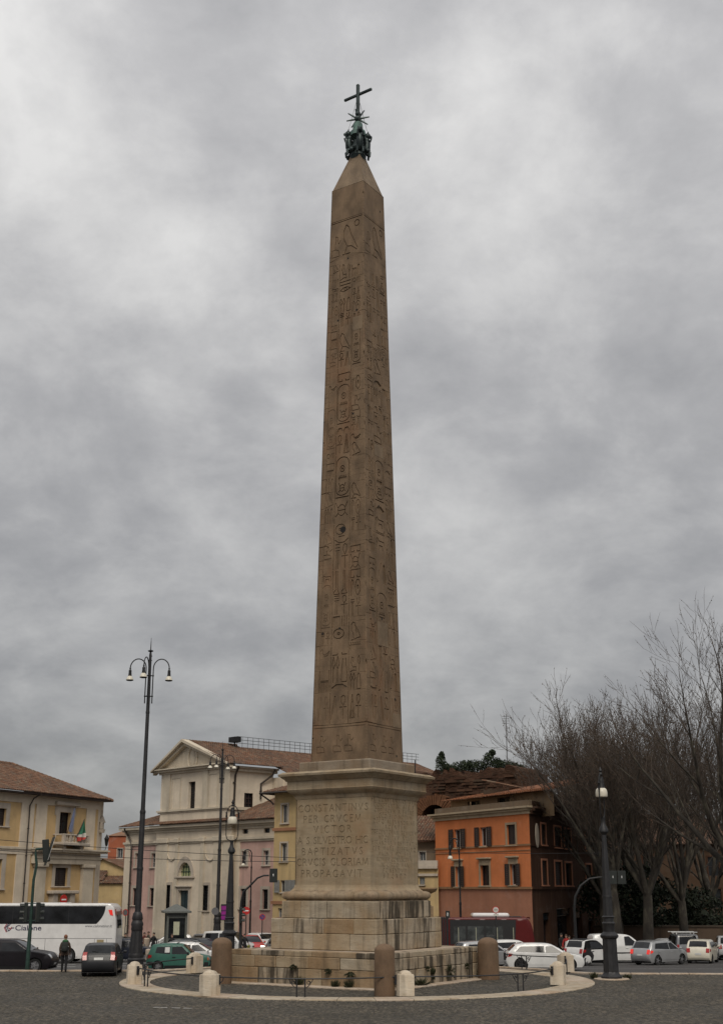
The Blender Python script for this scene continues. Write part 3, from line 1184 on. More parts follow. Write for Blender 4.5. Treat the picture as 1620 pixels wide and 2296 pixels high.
    st += pline([(-.47 * w, Z_T - 0.08), (.47 * w, Z_T - 0.08)], 0.05)
    put(rect(-.5, .5, Z_T - 2.4, Z_T), [s for s in st if all(Z_T - 2.4 < p[1] < Z_T and abs(p[0]) < .499 * w for p in s)], Z_T - 1, 0.045)
    w = wz(Z_T + 1.5)
    st = group_strokes(['man', 'man'], -0.30 * w, 0.35 * w, Z_T + 0.35, Z_T + 1.9, 0.028) if Z_S1 - Z_T > 2.3 else []
    put(rect(-.5, .5, Z_T, Z_S1), st, Z_T + 1.5, 0.018)
# the two sides away from the square
for side in (2, 3):
    M = Matrix.Rotation(side * PI / 2, 4, 'Z')
    q = [M @ Vector(p) for p in ((-W_S0 / 2, -W_S0 / 2, Z_SH0), (W_S0 / 2, -W_S0 / 2, Z_SH0), (W_S1 / 2, -W_S1 / 2, Z_S1), (-W_S1 / 2, -W_S1 / 2, Z_S1))]
    shaft.quad(*q)
shaft.build('shaft', M_SHAFT, mon)
# later blocks let into the shaft, a shade paler
M_REP = granite('repair granite', (0.205, 0.148, 0.095), (0.22, 0.12, 0.06), 0.3)
for side, u0, u1, pya, pyb in ((1, -.17, .15, 985, 1012), (1, -.16, .15, 1388, 1442), (1, .24, .47, 1590, 1622), (0, .20, .46, 705, 735)):
    za_, zb_ = (at(810, p_, MC.y - 1.6).z for p_ in (pyb, pya))
    fm = fmap_for(side)
    b_ = MB()
    b_.loft([[fm(u, z, -0.006) for u, z in rect(u0, u1, za_, zb_)], [fm(u, z, 0.1) for u, z in rect(u0, u1, za_, zb_)]])
    b_.build('repair_block', M_REP, mon)
# dowel holes as flat dark patches, the shade inside put into their colour
for side, u, py in ((0, -.26, 1190 + 0), (0, .02, 1187), (0, -.36, 1416), (0, -.02, 1409), (1, -.02, 1385), (0, .3, 698), (0, -.2, 710), (0, .05, 575), (0, .22, 930), (1, .2, 790), (1, -.05, 1130), (1, .32, 1560), (1, .32, 1690), (1, .3, 450)):
    z = at(800 if side == 0 else 860, py, MC.y - 1.2).z
    if side == 0 and u == -.26:
        continue
    hole = MB()
    fm = fmap_for(side)
    big = 0.17 if (side == 0 and py == 1187) else 0.075
    ww = wz(z)
    n = 10 if big > 0.1 else 4
    pp = arc(0, 0, big, big, 45, 405, n)[:-1]
    hole.add([fm(u + a / ww, z + b, -0.004) for a, b in pp], [tuple(range(len(pp)))])
    hole.build('dowel_hole_shade', M_HOLE_SHADE, mon)
py_ = MB()
py_.loft([[(-w, -w, z), (w, -w, z), (w, w, z), (-w, w, z)] for w, z in ((W_S1 / 2, Z_S1), (W_S1 / 2 - 0.04, Z_S1 + 0.05), (0.08, Z_PY))])
py_.build('pyramidion', granite('pyramidion granite', (0.20, 0.145, 0.095), (0.20, 0.11, 0.06), 0.4), mon)

# --------- bronze crown, star and cross
zk = lambda py: at(803, py, MC.y - 0.2).z
Z_CR0, Z_CR1 = zk(350), zk(290)
KB = Matrix.Translation((0, 0, Z_CR0 - 0.1)) @ Matrix.Diagonal((0.66, 0.66, 0.74, 1)) @ Matrix.Translation((0, 0, -Z_CR0 + 0.1))
cr_ = MB()
cr_.lathe([(0.55, Z_CR0 - 0.25), (0.72, Z_CR0 + 0.1), (0.62, Z_CR0 + 0.45), (0.78, Z_CR0 + 0.7), (0.7, Z_CR0 + 0.85), (0.52, Z_CR0 + 1.1), (0.50, Z_CR1 - 0.3)], 14)
cr_.build('crown', M_BRONZE, mon, smooth=40).matrix_local = KB
for k in range(4):                                # a lion rearing on each side
    a = k * PI / 2 + PI / 4
    M = Matrix.Rotation(a, 4, 'Z')
    l = MB()
    T = lambda pts: [M @ Vector(p) for p in pts]
    z0 = Z_CR0 + 0.5
    l.tube(T([(0.55, 0, z0), (0.78, 0, z0 + 0.35), (0.80, 0, z0 + 0.85), (0.70, 0, z0 + 1.25)]), [0.24, 0.30, 0.30, 0.24], 8)
    l.ball(M @ Vector((0.85, 0, z0 + 1.5)), 0.27, 8, 6)
    l.tube(T([(1.0, 0, z0 + 1.5), (1.22, 0, z0 + 1.42)]), [0.17, 0.10], 6)
    for s in (-1, 1):
        l.tube(T([(0.75, 0.2 * s, z0 + 1.05), (1.05, 0.24 * s, z0 + 1.0), (1.12, 0.24 * s, z0 + 1.25)]), [0.11, 0.09, 0.08], 6)
        l.tube(T([(0.70, 0.2 * s, z0 + 0.15), (0.98, 0.26 * s, z0 - 0.05), (0.95, 0.26 * s, z0 - 0.4)]), [0.15, 0.12, 0.09], 6)
        l.tube(T([(0.86, 0.14 * s, z0 + 1.7), (0.84, 0.17 * s, z0 + 1.85)]), [0.08, 0.03], 5)
    l.tube(T([(0.5, 0.1, z0 + 0.1), (0.95, 0.42, z0 + 0.2), (1.15, 0.45, z0 + 0.55), (1.0, 0.4, z0 + 0.85)]), [0.07, 0.06, 0.06, 0.05], 5)
    l.build('lion', M_BRONZE, mon, smooth=50).matrix_local = KB
for k in range(4):
    M = Matrix.Rotation(k * PI / 2, 4, 'Z')
    l = MB()
    l.ball(M @ Vector((0.98, 0, Z_CR0 + 0.35)), 0.2, 8, 6)
    l.tube([M @ Vector(p) for p in ((0.4, 0, Z_CR0 + 0.5), (0.8, 0, Z_CR0 + 0.55), (0.98, 0, Z_CR0 + 0.35))], [0.2, 0.16, 0.1], 6)
    l.build('scroll', M_BRONZE, mon, smooth=50).matrix_local = KB
mt_ = MB()
mt_.lathe([(0.48, zk(303)), (0.46, zk(293)), (0.30, zk(288)), (0.27, zk(274)), (0.16, zk(270))], 8)
mt_.build('mount', M_PATINA, mon, smooth=30)
stz = zk(262)
ax = Vector((math.cos(-ROT), math.sin(-ROT), 0))          # the cross stands square to the picture, turned a little
s = MB()
s.ball((0, 0, stz), 0.20, 8, 6)
for k in range(8):
    a = math.radians(k * 45 + 12)
    d = ax * math.cos(a) + Vector((0, 0, 1)) * math.sin(a)
    s.tube([d * 0.1 + Vector((0, 0, stz)), d * 0.66 + Vector((0, 0, stz))], [0.07, 0.035], 5)
s.ball((0, 0, zk(251)), 0.17, 8, 6)
s.tube([(0, 0, zk(272)), (0, 0, zk(248))], 0.09, 6)
s.build('star', M_BRONZE, mon, smooth=40)
crs = MB()
Zt, Zb = zk(185), zk(250)
dirx = Vector((math.cos(-ROT - 0.62), math.sin(-ROT - 0.62), 0))
diry = Vector((-dirx.y, dirx.x, 0))
M = Matrix(((dirx.x, diry.x, 0, 0), (dirx.y, diry.y, 0, 0), (0, 0, 1, 0), (0, 0, 0, 1)))
crs.cbox(-0.085, 0.085, -0.085, 0.085, Zb, Zt, 0.025, M)
za = zk(208)
crs.cbox(-0.95, -0.085, -0.07, 0.07, za - 0.075, za + 0.075, 0.025, M)
crs.cbox(0.085, 0.95, -0.07, 0.07, za - 0.075, za + 0.075, 0.025, M)
crs.build('cross', M_BRONZE, mon)
for k in range(4):
    a = k * PI / 2 + PI / 4
    w_ = MB()
    w_.tube([(0.08 * math.cos(a), 0.08 * math.sin(a), zk(222)), (0.52 * math.cos(a), 0.52 * math.sin(a), zk(287))], 0.012, 4)
    w_.build('stay_wire', M_DKIRON, mon)


# --------- plants rooted in the joints of the steps
def weed(mb, c, r, h, n, rr, droop=0.0, face=None):
    for _ in range(int(n * 2.2)):
        a = rr.uniform(0, 2 * PI)
        d = rr.uniform(0.1, 1.0) * r * 0.85
        b = Vector(c) + Vector((math.cos(a) * d * 0.3, math.sin(a) * d * 0.3, 0))
        t = Vector(c) + Vector((math.cos(a) * d, math.sin(a) * d, h * rr.uniform(0.15, 0.8) - droop * d))
        s = (t - b).cross(Vector((rr.uniform(-1, 1), rr.uniform(-1, 1), rr.uniform(-1, 1)))).normalized() * rr.uniform(0.008, 0.020)
        mid = b.lerp(t, 0.55) + s * 1.2
        mb.add([b, mid, t, b.lerp(t, 0.55) - s * 1.2], [(0, 1, 2, 3)])


wr = random.Random(5)
PLW = [('small green tuft hanging from the left end of the lower step', 660, 2166, 0, 0.28, 0.22), ('dark tuft growing from the middle joint of the lower step', 738, 2176, 0, 0.24, 0.25),
       ('wide low tuft on the lower step beside the middle granite bollard', 788, 2181, 0, 0.38, 0.2), ('leafy weed behind the railing post at the foot of the lower step', 676, 2212, 0, 0.35, 0.4),
       ('spiky weed at the foot of the lower step', 757, 2214, 0, 0.3, 0.3), ('clump of weed left of the foot of the middle granite bollard', 788, 2217, 0, 0.35, 0.32),
       ('big dark bush hanging from the streaked right side of the lower step', 1004, 2176, 1, 0.42, 0.6), ('narrow hanging weed on the streaked right side of the lower step', 966, 2185, 1, 0.18, 0.6),
       ('little weed high on the right side of the lower step', 954, 2172, 1, 0.14, 0.25), ('small weed close to the right granite bollard', 1042, 2166, 1, 0.16, 0.3),
       ('straggling weeds at the foot of the right side of the lower step', 935, 2208, 1, 0.7, 0.35), ('weed bush at the corner left of the right granite bollard', 1070, 2190, 1, 0.3, 0.45)]
inv = Matrix.Translation(MC) @ Matrix.Rotation(ROT, 4, 'Z')
invi = inv.inverted()


def on_side(px, py, side, half):
    """the point of a side of the square step seen at a pixel"""
    o = invi @ Vector((0, 0, EYE))
    d = invi.to_3x3() @ Vector(ray(px, py))
    t = (-half - o.y) / d.y if side == 0 else (half - o.x) / d.x
    return inv @ (o + d * t)


for lab, px, py, side, r, h in PLW:
    p = on_side(px, py, side, W_A / 2 + 0.02)
    w = MB()
    out = inv.to_3x3() @ (Vector((0, -1, 0)) if side == 0 else Vector((1, 0, 0)))
    if p.z < 0.25:
        p = Vector((p.x + out.x * 0.2, p.y + out.y * 0.2, 0.06))
        weed(w, (0, 0, 0), r, h * 1.3, 70, wr)
    else:
        weed(w, out * 0.1, r, h * 0.8, 60, wr, 0.7)
        weed(w, out * 0.12 + Vector((0, 0, -h * 0.3)), r * 0.7, h * 0.4, 40, wr, 1.0)
    tag(w.build('weed', M_WEED, None, loc=p, recalc=False), lab, 'weed', 'weeds growing on the steps')

# ================================================================== buildings
S = 0.84375
Z1 = lambda x, y: ((x / 3.185) * S, (2000 + y / 3.185) * S)
Z2 = lambda x, y: ((320 + x / 3) * S, (1900 + y / 3) * S)
Z5 = lambda x, y: ((1100 + x / 3) * S, (1980 + y / 3) * S)
Z8 = lambda x, y: ((x / 5.4) * S, (2040 + y / 5.4) * S)
Z66 = lambda x, y: ((1060 + x / 4.5) * S, (1980 + y / 4.5) * S)
GB = gz(98)

M_CREAM = plaster('cream render', (0.66, 0.57, 0.45), amount=0.2, streak=0.18)
M_CREAM2 = plaster('cream mouldings', (0.56, 0.49, 0.385), amount=0.25, streak=0.3)
M_YEL = plaster('ochre yellow render', (0.58, 0.405, 0.205), amount=0.35, streak=0.3)
M_YEL2 = plaster('pale yellow render', (0.50, 0.37, 0.19), amount=0.4, streak=0.35)
M_PINK = plaster('pink render', (0.52, 0.34, 0.29), amount=0.3, streak=0.3)
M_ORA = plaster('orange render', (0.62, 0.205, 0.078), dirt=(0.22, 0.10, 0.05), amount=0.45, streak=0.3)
M_ORA2 = plaster('brown pink render', (0.40, 0.185, 0.115), dirt=(0.18, 0.10, 0.07), amount=0.4, streak=0.3)
M_ORA_SHADE = plaster('shaded orange render', (0.055, 0.026, 0.015), dirt=(0.10, 0.06, 0.04), amount=0.6, streak=0.6)  # orange render with the tree shade of the side face put into its colour
M_RED = plaster('red render', (0.36, 0.115, 0.06), amount=0.3, streak=0.3)
M_STONE = plaster('window stone', (0.46, 0.40, 0.33), amount=0.4, streak=0.4)
M_BROWNSH = plain('brown shutters', (0.022, 0.013, 0.010), 0.6)
M_GREYSH = plain('grey shutters', (0.20, 0.20, 0.19), 0.6)
M_WOOD = plain('dark wood', (0.030, 0.016, 0.012), 0.6, var=0.3)
M_FRAMEW = plain('white window frame', (0.42, 0.40, 0.37), 0.5)
M_DOOR = plain('blue green door', (0.012, 0.030, 0.036), 0.5)
M_TILE = island('clay roof tiles', [(0.115, 0.058, 0.036), (0.18, 0.092, 0.055), (0.145, 0.085, 0.058), (0.22, 0.125, 0.078), (0.105, 0.068, 0.05), (0.20, 0.145, 0.10)], 0.85, 0.5, 0.2, 0.4, 14, (0.085, 0.062, 0.048))
M_TILEO = island('orange roof tiles', [(0.22, 0.085, 0.042), (0.28, 0.115, 0.056), (0.20, 0.09, 0.05), (0.25, 0.13, 0.075)], 0.85, 0.5, 0.2, 0.4, 14)
M_PIPE = plain('drainpipe metal', (0.05, 0.04, 0.034), 0.5, 0.4)


class Bld:
    def __init__(self, name, label, cat, origin, deg, group=None):
        self.rz = math.radians(deg)
        self.o = thing(name, label, cat, origin, self.rz, group)
        self.M = Matrix.Translation(origin) @ Matrix.Rotation(self.rz, 4, 'Z')
        self.inv = self.M.inverted()

    def p(self, px, py, y=0.0):
        """local (x, z) of the plane local-y = y seen at a pixel"""
        o = self.inv @ Vector((0, 0, EYE))
        d = self.inv.to_3x3() @ Vector(ray(px, py))
        t = (y - o.y) / d.y
        q = o + d * t
        return q.x, q.z

    def r(self, Z, x0, x1, y0, y1, y=0.0):
        """upright rectangle x0, x1, z0, z1 from a picture box"""
        a = self.p(*Z(x0, (y0 + y1) / 2), y)[0]
        b = self.p(*Z(x1, (y0 + y1) / 2), y)[0]
        xm = (x0 + x1) / 2
        return min(a, b), max(a, b), self.p(*Z(xm, y1), y)[1], self.p(*Z(xm, y0), y)[1]


def frame_boxes(mb, x0, x1, z0, z1, t, y0, y1):
    mb.box(x0, x1, y0, y1, z1 - t, z1)
    mb.box(x0, x1, y0, y1, z0, z0 + t)
    mb.box(x0, x0 + t, y0, y1, z0 + t, z1 - t)
    mb.box(x1 - t, x1, y0, y1, z0 + t, z1 - t)


def shutter(mb, x0, x1, z0, z1, y0, y1, n=9):
    t = min(0.07, (x1 - x0) * 0.2)
    frame_boxes(mb, x0, x1, z0, z1, t, y0, y1)
    h = (z1 - z0 - 2 * t) / n
    for i in range(n):
        z = z0 + t + i * h
        mb.quad((x0 + t, y0 + 0.002, z), (x1 - t, y0 + 0.002, z), (x1 - t, y1 - 0.005, z + h * 0.95), (x0 + t, y1 - 0.005, z + h * 0.95))


def window(par, box, rec=0.22, sur=0.16, bars=(2, 3), fm=None, pm=None, sm=None, sill=True, cap=False, shut=None, shm=None, name='window', y=0.0, ear=0.0, closed=False):
    x0, x1, z0, z1 = box
    f = MB()
    frame_boxes(f, x0, x1, z0, z1, 0.07, y + rec - 0.06, y + rec + 0.02)
    nx, nz = bars
    for i in range(1, nx):
        x = x0 + (x1 - x0) * i / nx
        f.box(x - 0.03, x + 0.03, y + rec - 0.05, y + rec + 0.015, z0 + 0.07, z1 - 0.07)
    for i in range(1, nz):
        z = z0 + (z1 - z0) * i / nz
        f.box(x0 + 0.07, x1 - 0.07, y + rec - 0.045, y + rec + 0.01, z - 0.02, z + 0.02)
    w = f.build(name, fm or M_WOOD, par)
    if closed:
        sb = MB()
        m = (x0 + x1) / 2
        shutter(sb, x0 + 0.03, m - 0.01, z0 + 0.03, z1 - 0.03, y + rec - 0.14, y + rec - 0.09)
        shutter(sb, m + 0.01, x1 - 0.03, z0 + 0.03, z1 - 0.03, y + rec - 0.14, y + rec - 0.09)
        sb.build('shutter', shm or M_BROWNSH, w)
    p = MB()
    p.quad((x0 + 0.05, y + rec, z0 + 0.05), (x1 - 0.05, y + rec, z0 + 0.05), (x1 - 0.05, y + rec, z1 - 0.05), (x0 + 0.05, y + rec, z1 - 0.05))
    p.build('pane', pm or M_GLASS, w)
    if sur:
        s = MB()
        d = -0.07
        s.box(x0 - sur, x1 + sur, y + d, y - 0.003, z1 + 0.002, z1 + sur)
        s.box(x0 - sur, x0 - 0.002, y + d, y - 0.003, z0, z1)
        s.box(x1 + 0.002, x1 + sur, y + d, y - 0.003, z0, z1)
        if ear:
            s.box(x0 - sur - ear, x0 - sur - 0.003, y + d * 0.6, y - 0.003, z1 - 0.3, z1 + sur)
            s.box(x1 + sur + 0.003, x1 + sur + ear, y + d * 0.6, y - 0.003, z1 - 0.3, z1 + sur)
        if cap:
            s.box(x0 - sur, x1 + sur, y + d * 0.6, y - 0.003, z1 + sur + 0.003, z1 + sur + 0.28)
            s.cbox(x0 - sur - 0.16, x1 + sur + 0.16, y - 0.24, y - 0.003, z1 + sur + 0.285, z1 + sur + 0.42, 0.03)
        s.build('surround', sm or M_STONE, w)
    if sill:
        s = MB()
        s.cbox(x0 - sur - 0.06, x1 + sur + 0.06, y - 0.16, y + rec - 0.07, z0 - 0.11, z0 - 0.003, 0.02)
        s.build('sill', sm or M_STONE, w)
    if shut:
        for sx in (-1, 1):
            sb = MB()
            if sx < 0:
                shutter(sb, x0 - shut - 0.01, x0 - 0.02, z0 - 0.02, z1 + 0.02, y - 0.16, y - 0.10)
            else:
                shutter(sb, x1 + 0.02, x1 + shut + 0.01, z0 - 0.02, z1 + 0.02, y - 0.16, y - 0.10)
            sb.build('shutter', shm or M_BROWNSH, w)
    return w


def hole(box):
    return rect(*box)


def tile_roof(mb, a, b, c, d, pitch=0.27, length=0.46):
    """loose barrel tiles laid on the quad a-b (eave, left to right), c-d (ridge, right to left)"""
    a, b, c, d = (Vector(p) for p in (a, b, c, d))
    e = (b - a).normalized()
    up = (d - a) - e * (d - a).dot(e)
    if up.length < 0.05:
        up = (c - b) - e * (c - b).dot(e)
    H = up.length
    up.normalize()
    n = e.cross(up).normalized()
    if n.z < 0:
        n = -n
    rows = max(1, int(H / (length * 0.86)))
    tr = random.Random(int(abs(a.x * 13 + b.z * 7)) + 3)
    for j in range(rows):
        v0 = j / rows
        v1 = min(1.0, (j + 1.18) / rows)
        vm = (j + 0.5) / rows
        L = (a.lerp(d, vm) - a).dot(e)
        R = (b.lerp(c, vm) - a).dot(e)
        k0 = math.ceil(L / pitch - 0.5)
        k1 = math.floor(R / pitch + 0.5)
        for k in range(k0, k1):
            u = (k + 0.5) * pitch + tr.uniform(-0.012, 0.012)
            p0 = a + e * u + up * (H * v0 + tr.uniform(-0.02, 0.02))
            p1 = a + e * u + up * (H * v1)
            lift0, lift1 = 0.075 + tr.uniform(-0.01, 0.012), 0.045
            w0, w1 = pitch * 0.46, pitch * 0.38
            vs = []
            for q, w, l in ((p0, w0, lift0), (p1, w1, lift1)):
                vs += [q - e * w + n * (l - 0.05), q - e * w * 0.5 + n * (l + 0.035), q + e * w * 0.5 + n * (l + 0.035), q + e * w + n * (l - 0.05)]
            mb.add(vs, [(0, 1, 5, 4), (1, 2, 6, 5), (2, 3, 7, 6), (0, 3, 2, 1)])


def roof_part(par, quads, name='roof', mat=None, extra=None):
    base = MB()
    for q in quads:
        base.add([Vector(p) - Vector((0, 0, 0.01)) for p in q], [(0, 1, 2, 3)] if len(q) == 4 else [(0, 1, 2)])
    if extra:
        extra(base)
    r = base.build(name, M_WOOD if mat is None else mat, par)
    t = MB()
    for q in quads:
        if len(q) == 3:
            q = (q[0], q[1], q[2], q[2])
        tile_roof(t, *q)
    t.build('roof_tile', mat or M_TILE, r, kind='stuff', recalc=False)
    return r


def ridge(par, a, b, mat=None):
    """a row of ridge tiles"""
    a, b = Vector(a), Vector(b)
    n = max(1, int((b - a).length / 0.42))
    m = MB()
    for i in range(n):
        p, q = a.lerp(b, i / n), a.lerp(b, (i + 1.1) / n)
        m.tube([p + Vector((0, 0, 0.07)), q + Vector((0, 0, 0.05))], [0.16, 0.14], 6)
    m.build('ridge_tile', mat or M_TILE, par, kind='stuff', recalc=False)


def pipe(par, pts, r=0.06, name='drainpipe'):
    m = MB()
    m.tube(pts, r, 8)
    for p, q in zip(pts[:-1], pts[1:]):
        pass
    z = pts[-1][2] + 0.8
    while z < pts[-2][2] if len(pts) > 1 else False:
        m.lathe([(r * 1.5, -0.04), (r * 1.5, 0.04)], 8, (pts[-1][0], pts[-1][1], z))
        z += 2.2
    m.build(name, M_PIPE, par, smooth=40)


# ------------------------------------------------------------------ church
Yc = 128.0
c0 = at(515, 1988, Yc)
cdir = Vector((math.sin(math.radians(43)), -math.cos(math.radians(43)), 0))
# origin a little left of the facade's left end
ch = Bld('church', 'cream and pink plastered church with triangular pediment, arched window and tiled roof with railing', 'church', Vector((c0.x, c0.y, GB)), -47)
X = lambda zx, zy, y=0.0: ch.p(*Z2(zx, zy), y)[0]
Zc = lambda zx, zy, y=0.0: ch.p(*Z2(zx, zy), y)[1]
xl = X(30, 1300)
xr = X(1215, 1300) + 2.5
xcl, xcr = X(300, 1300), X(905, 1300)
xul, xur = X(340, 600), X(871, 600)
z_eave = Zc(600, 868)
z_base_up = Zc(600, 800)
holes = {}
W = []
for nm, b in (('pu', (250, 290, 1103, 1215)), ('pu', (120, 148, 1103, 1215)), ('pu', (970, 1010, 1085, 1200)), ('pu', (1142, 1185, 1080, 1198)),
              ('pl', (235, 275, 1380, 1522)), ('pl', (100, 130, 1380, 1518)), ('pl', (960, 1005, 1385, 1545)), ('pl', (1133, 1178, 1390, 1548)),
              ('at', (975, 1018, 910, 947)), ('at', (1145, 1192, 902, 940)),
              ('cl', (378, 428, 1355, 1550)), ('cl', (675, 730, 1358, 1560)), ('door', (492, 570, 1398, 1690))):
    W.append((nm, ch.r(Z2, *b)))
# central windows and door stand on a wall that projects a little
YP = -0.45
wl = MB()
side_holes = [hole(b) for n, b in W if n in ('pu', 'pl', 'at')]
left_h = [h for h in side_holes if h[0][0] < xcl]
right_h = [h for h in side_holes if h[0][0] > xcr]
zt = z_eave
# the cream frame of the wings and their pink fields
for (xa, xb, hs) in ((xl, xcl, left_h), (xcr, xr, right_h)):
    zf1 = Zc((1050 if xa > 0 else 200), 1008)
    pa, pb = (xa + 1.25, xb) if xa < 0 else (xa + 0.9, xb)
    pink = MB()
    wall(pink, rect(pa, pb, 0.0, zf1), [h for h in hs if h[0][1] < zf1 - 0.5], 0.0)
    pink.build('pink_field', M_PINK, ch.o)
    wall(wl, rect(xa, xb, zf1 + 0.001, zt), [h for h in hs if h[0][1] > zf1 - 0.2], -0.03)
    wl.box(xa, pa - 0.002, -0.10, 0.3, 0, zf1)
chw = wl
chw.box(xl, xl + 0.02, 0.02, 18, 0, zt)
chw.box(xl + 0.02, xr, 17.98, 18, 0, zt)
chw.box(xr - 0.02, xr, 0.02, 17.9, 0, zt)
cen = [hole(b) for n, b in W if n in ('cl', 'door')]
lx, lz = X(545, 1285), Zc(545, 1285)
lr = (X(597, 1285) - X(495, 1285)) / 2
lun = [(lx + lr * math.cos(a), lz + lr * math.sin(a) * 1.22) for a in np.linspace(0, PI, 13)]
wall(chw, rect(xcl, xcr, 0, zt), cen + [lun], YP, 0.35)
chw.box(xcl, xcl + 0.02, YP + 0.01, 0.0, 0, zt)
chw.box(xcr - 0.02, xcr, YP + 0.01, 0.0, 0, zt)
chw.build('wall', M_CREAM, ch.o)
for n, b in W:
    if n == 'pu':
        window(ch.o, b, sur=0.22, bars=(2, 3), fm=M_FRAMEW, pm=M_PANE)
    elif n == 'pl':
        window(ch.o, b, sur=0.28, bars=(3, 5), fm=M_DKIRON)
    elif n == 'at':
        window(ch.o, b, sur=0.0, bars=(1, 1), sill=False)
    elif n == 'cl':
        window(ch.o, b, sur=0.28, bars=(4, 8), fm=M_DKIRON, y=YP)
    elif n == 'door':
        x0, x1, z0, z1 = b
        d = MB()
        d.box(x0, (x0 + x1) / 2 - 0.012, YP + 0.26, YP + 0.32, 0.0, z1)
        d.box((x0 + x1) / 2 + 0.012, x1, YP + 0.26, YP + 0.32, 0.0, z1)
        for k in range(3):
            for hx in (0, 1):
                xa = x0 + 0.12 + hx * (x1 - x0) / 2
                zz = 0.3 + k * (z1 - 0.3) / 3
                d.box(xa, xa + (x1 - x0) / 2 - 0.24, YP + 0.22, YP + 0.255, zz, zz + (z1 - 0.6) / 3)
        dr = d.build('door', M_DOOR, ch.o)
        s = MB()
        s.box(x0 - 0.35, x0 - 0.003, YP - 0.1, YP - 0.003, 0, z1)
        s.box(x1 + 0.003, x1 + 0.35, YP - 0.1, YP - 0.003, 0, z1)
        s.box(x0 - 0.35, x1 + 0.35, YP - 0.1, YP - 0.003, z1 + 0.002, z1 + 0.3)
        s.cbox(x0 - 0.5, x1 + 0.5, YP - 0.28, YP - 0.003, z1 + 0.303, z1 + 0.48, 0.04)
        s.build('surround', M_STONE, dr)
# arched window
f = MB()
for i in range(len(lun) - 1):
    pass
ro = 1.42
for i in range(12):
    a0, a1 = PI * i / 12, PI * (i + 1) / 12
    q = lambda r, a: (lx + lr * r * math.cos(a), lz + lr * r * math.sin(a) * 1.22)
    A, B, C_, D = q(1.0, a0), q(1.0, a1), q(ro, a1), q(ro, a0)
    f.loft([[(A[0], YP - 0.003, A[1]), (B[0], YP - 0.003, B[1]), (C_[0], YP - 0.003, C_[1]), (D[0], YP - 0.003, D[1])],
            [(A[0], YP - 0.1, A[1]), (B[0], YP - 0.1, B[1]), (C_[0], YP - 0.1, C_[1]), (D[0], YP - 0.1, D[1])]])
f.cbox(lx - lr * 1.5, lx + lr * 1.5, YP - 0.2, YP - 0.003, lz - 0.2, lz - 0.003, 0.03)
aw = f.build('arched_window', M_STONE, ch.o)
f = MB()
f.add([(p[0], YP + 0.3, p[1]) for p in lun], [tuple(range(len(lun)))])
f.build('pane', plain('greenish pane', (0.30, 0.33, 0.17), 0.3, var=0.2, scale=2), aw)  # opaque yellow-green pane colour, slightly mottled
f = MB()
for i in range(1, 5):
    x = lx - lr + 2 * lr * i / 5
    f.box(x - 0.03, x + 0.03, YP + 0.24, YP + 0.29, lz, lz + 1.22 * math.sqrt(max(0, lr ** 2 - (x - lx) ** 2)))
for i in range(1, 3):
    z = lz + lr * 1.22 * i / 3
    hw_ = lr * math.sqrt(max(0, 1 - ((z - lz) / (lr * 1.22)) ** 2))
    f.box(lx - hw_, lx + hw_, YP + 0.235, YP + 0.285, z - 0.03, z + 0.03)
f.build('frame', M_GREENIRON, aw)
# pilasters and swags of the centre
z_cap1 = Zc(400, 1025)
for xa, xb in ((300, 378), (440, 462), (640, 668), (745, 800), (822, 900)):
    pi_ = MB()
    x0, x1 = X(xa, 1200, YP), X(xb, 1200, YP)
    pi_.box(x0, x1, YP - 0.14, YP - 0.003, 0.9, z_cap1)
    pi_.cbox(x0 - 0.12, x1 + 0.12, YP - 0.3, YP - 0.003, z_cap1 + 0.002, z_cap1 + 0.5, 0.06)
    pi_.box(x0 - 0.08, x1 + 0.08, YP - 0.2, YP - 0.003, 0.0, 0.898)
    pi_.build('pilaster', M_CREAM2, ch.o)
for xa in (415, 720):
    sw = MB()
    xx = X(xa, 1100, YP)
    zz = Zc(xa, 1080, YP)
    sw.tube([(xx + 0.85 * math.cos(a), YP - 0.06, zz + 1.0 * math.sin(a)) for a in np.linspace(PI, 2 * PI, 9)], 0.07, 6)
    sw.build('swag', M_CREAM2, ch.o)
# entablatures
en = MB()
def cornice(mb, xa, xb, y, z0, steps):
    for h, pr in steps:
        mb.box(xa - pr, xb + pr, y - pr, y - 0.004, z0, z0 + h - 0.003)
        z0 += h
zc1 = Zc(600, 1000)
for xa, xb, y in ((xl, xcl - 0.15, -0.03), (xcl, xcr, YP), (xcr + 0.15, xr, -0.03)):
    cornice(en, xa, xb, y, zc1 - 0.3, [(0.18, 0.10), (0.22, 0.22)])
    cornice(en, xa, xb, y, zt - 0.75, [(0.25, 0.12), (0.2, 0.3), (0.28, 0.6)])
en.build('cornice', M_CREAM2, ch.o)
# upper storey
zu0, zu1 = zt - 0.1, Zc(871, 405)
yu = -0.25
uw = MB()
ub = ch.r(Z2, 540, 594, 532, 760, yu)
wall(uw, rect(xul, xur, zu0, zu1), [hole(ub)], yu, 0.5)
DEP = 34.0
sb_ = []
uw.box(xul, xul + 0.02, yu + 0.01, DEP, zu0, zu1)
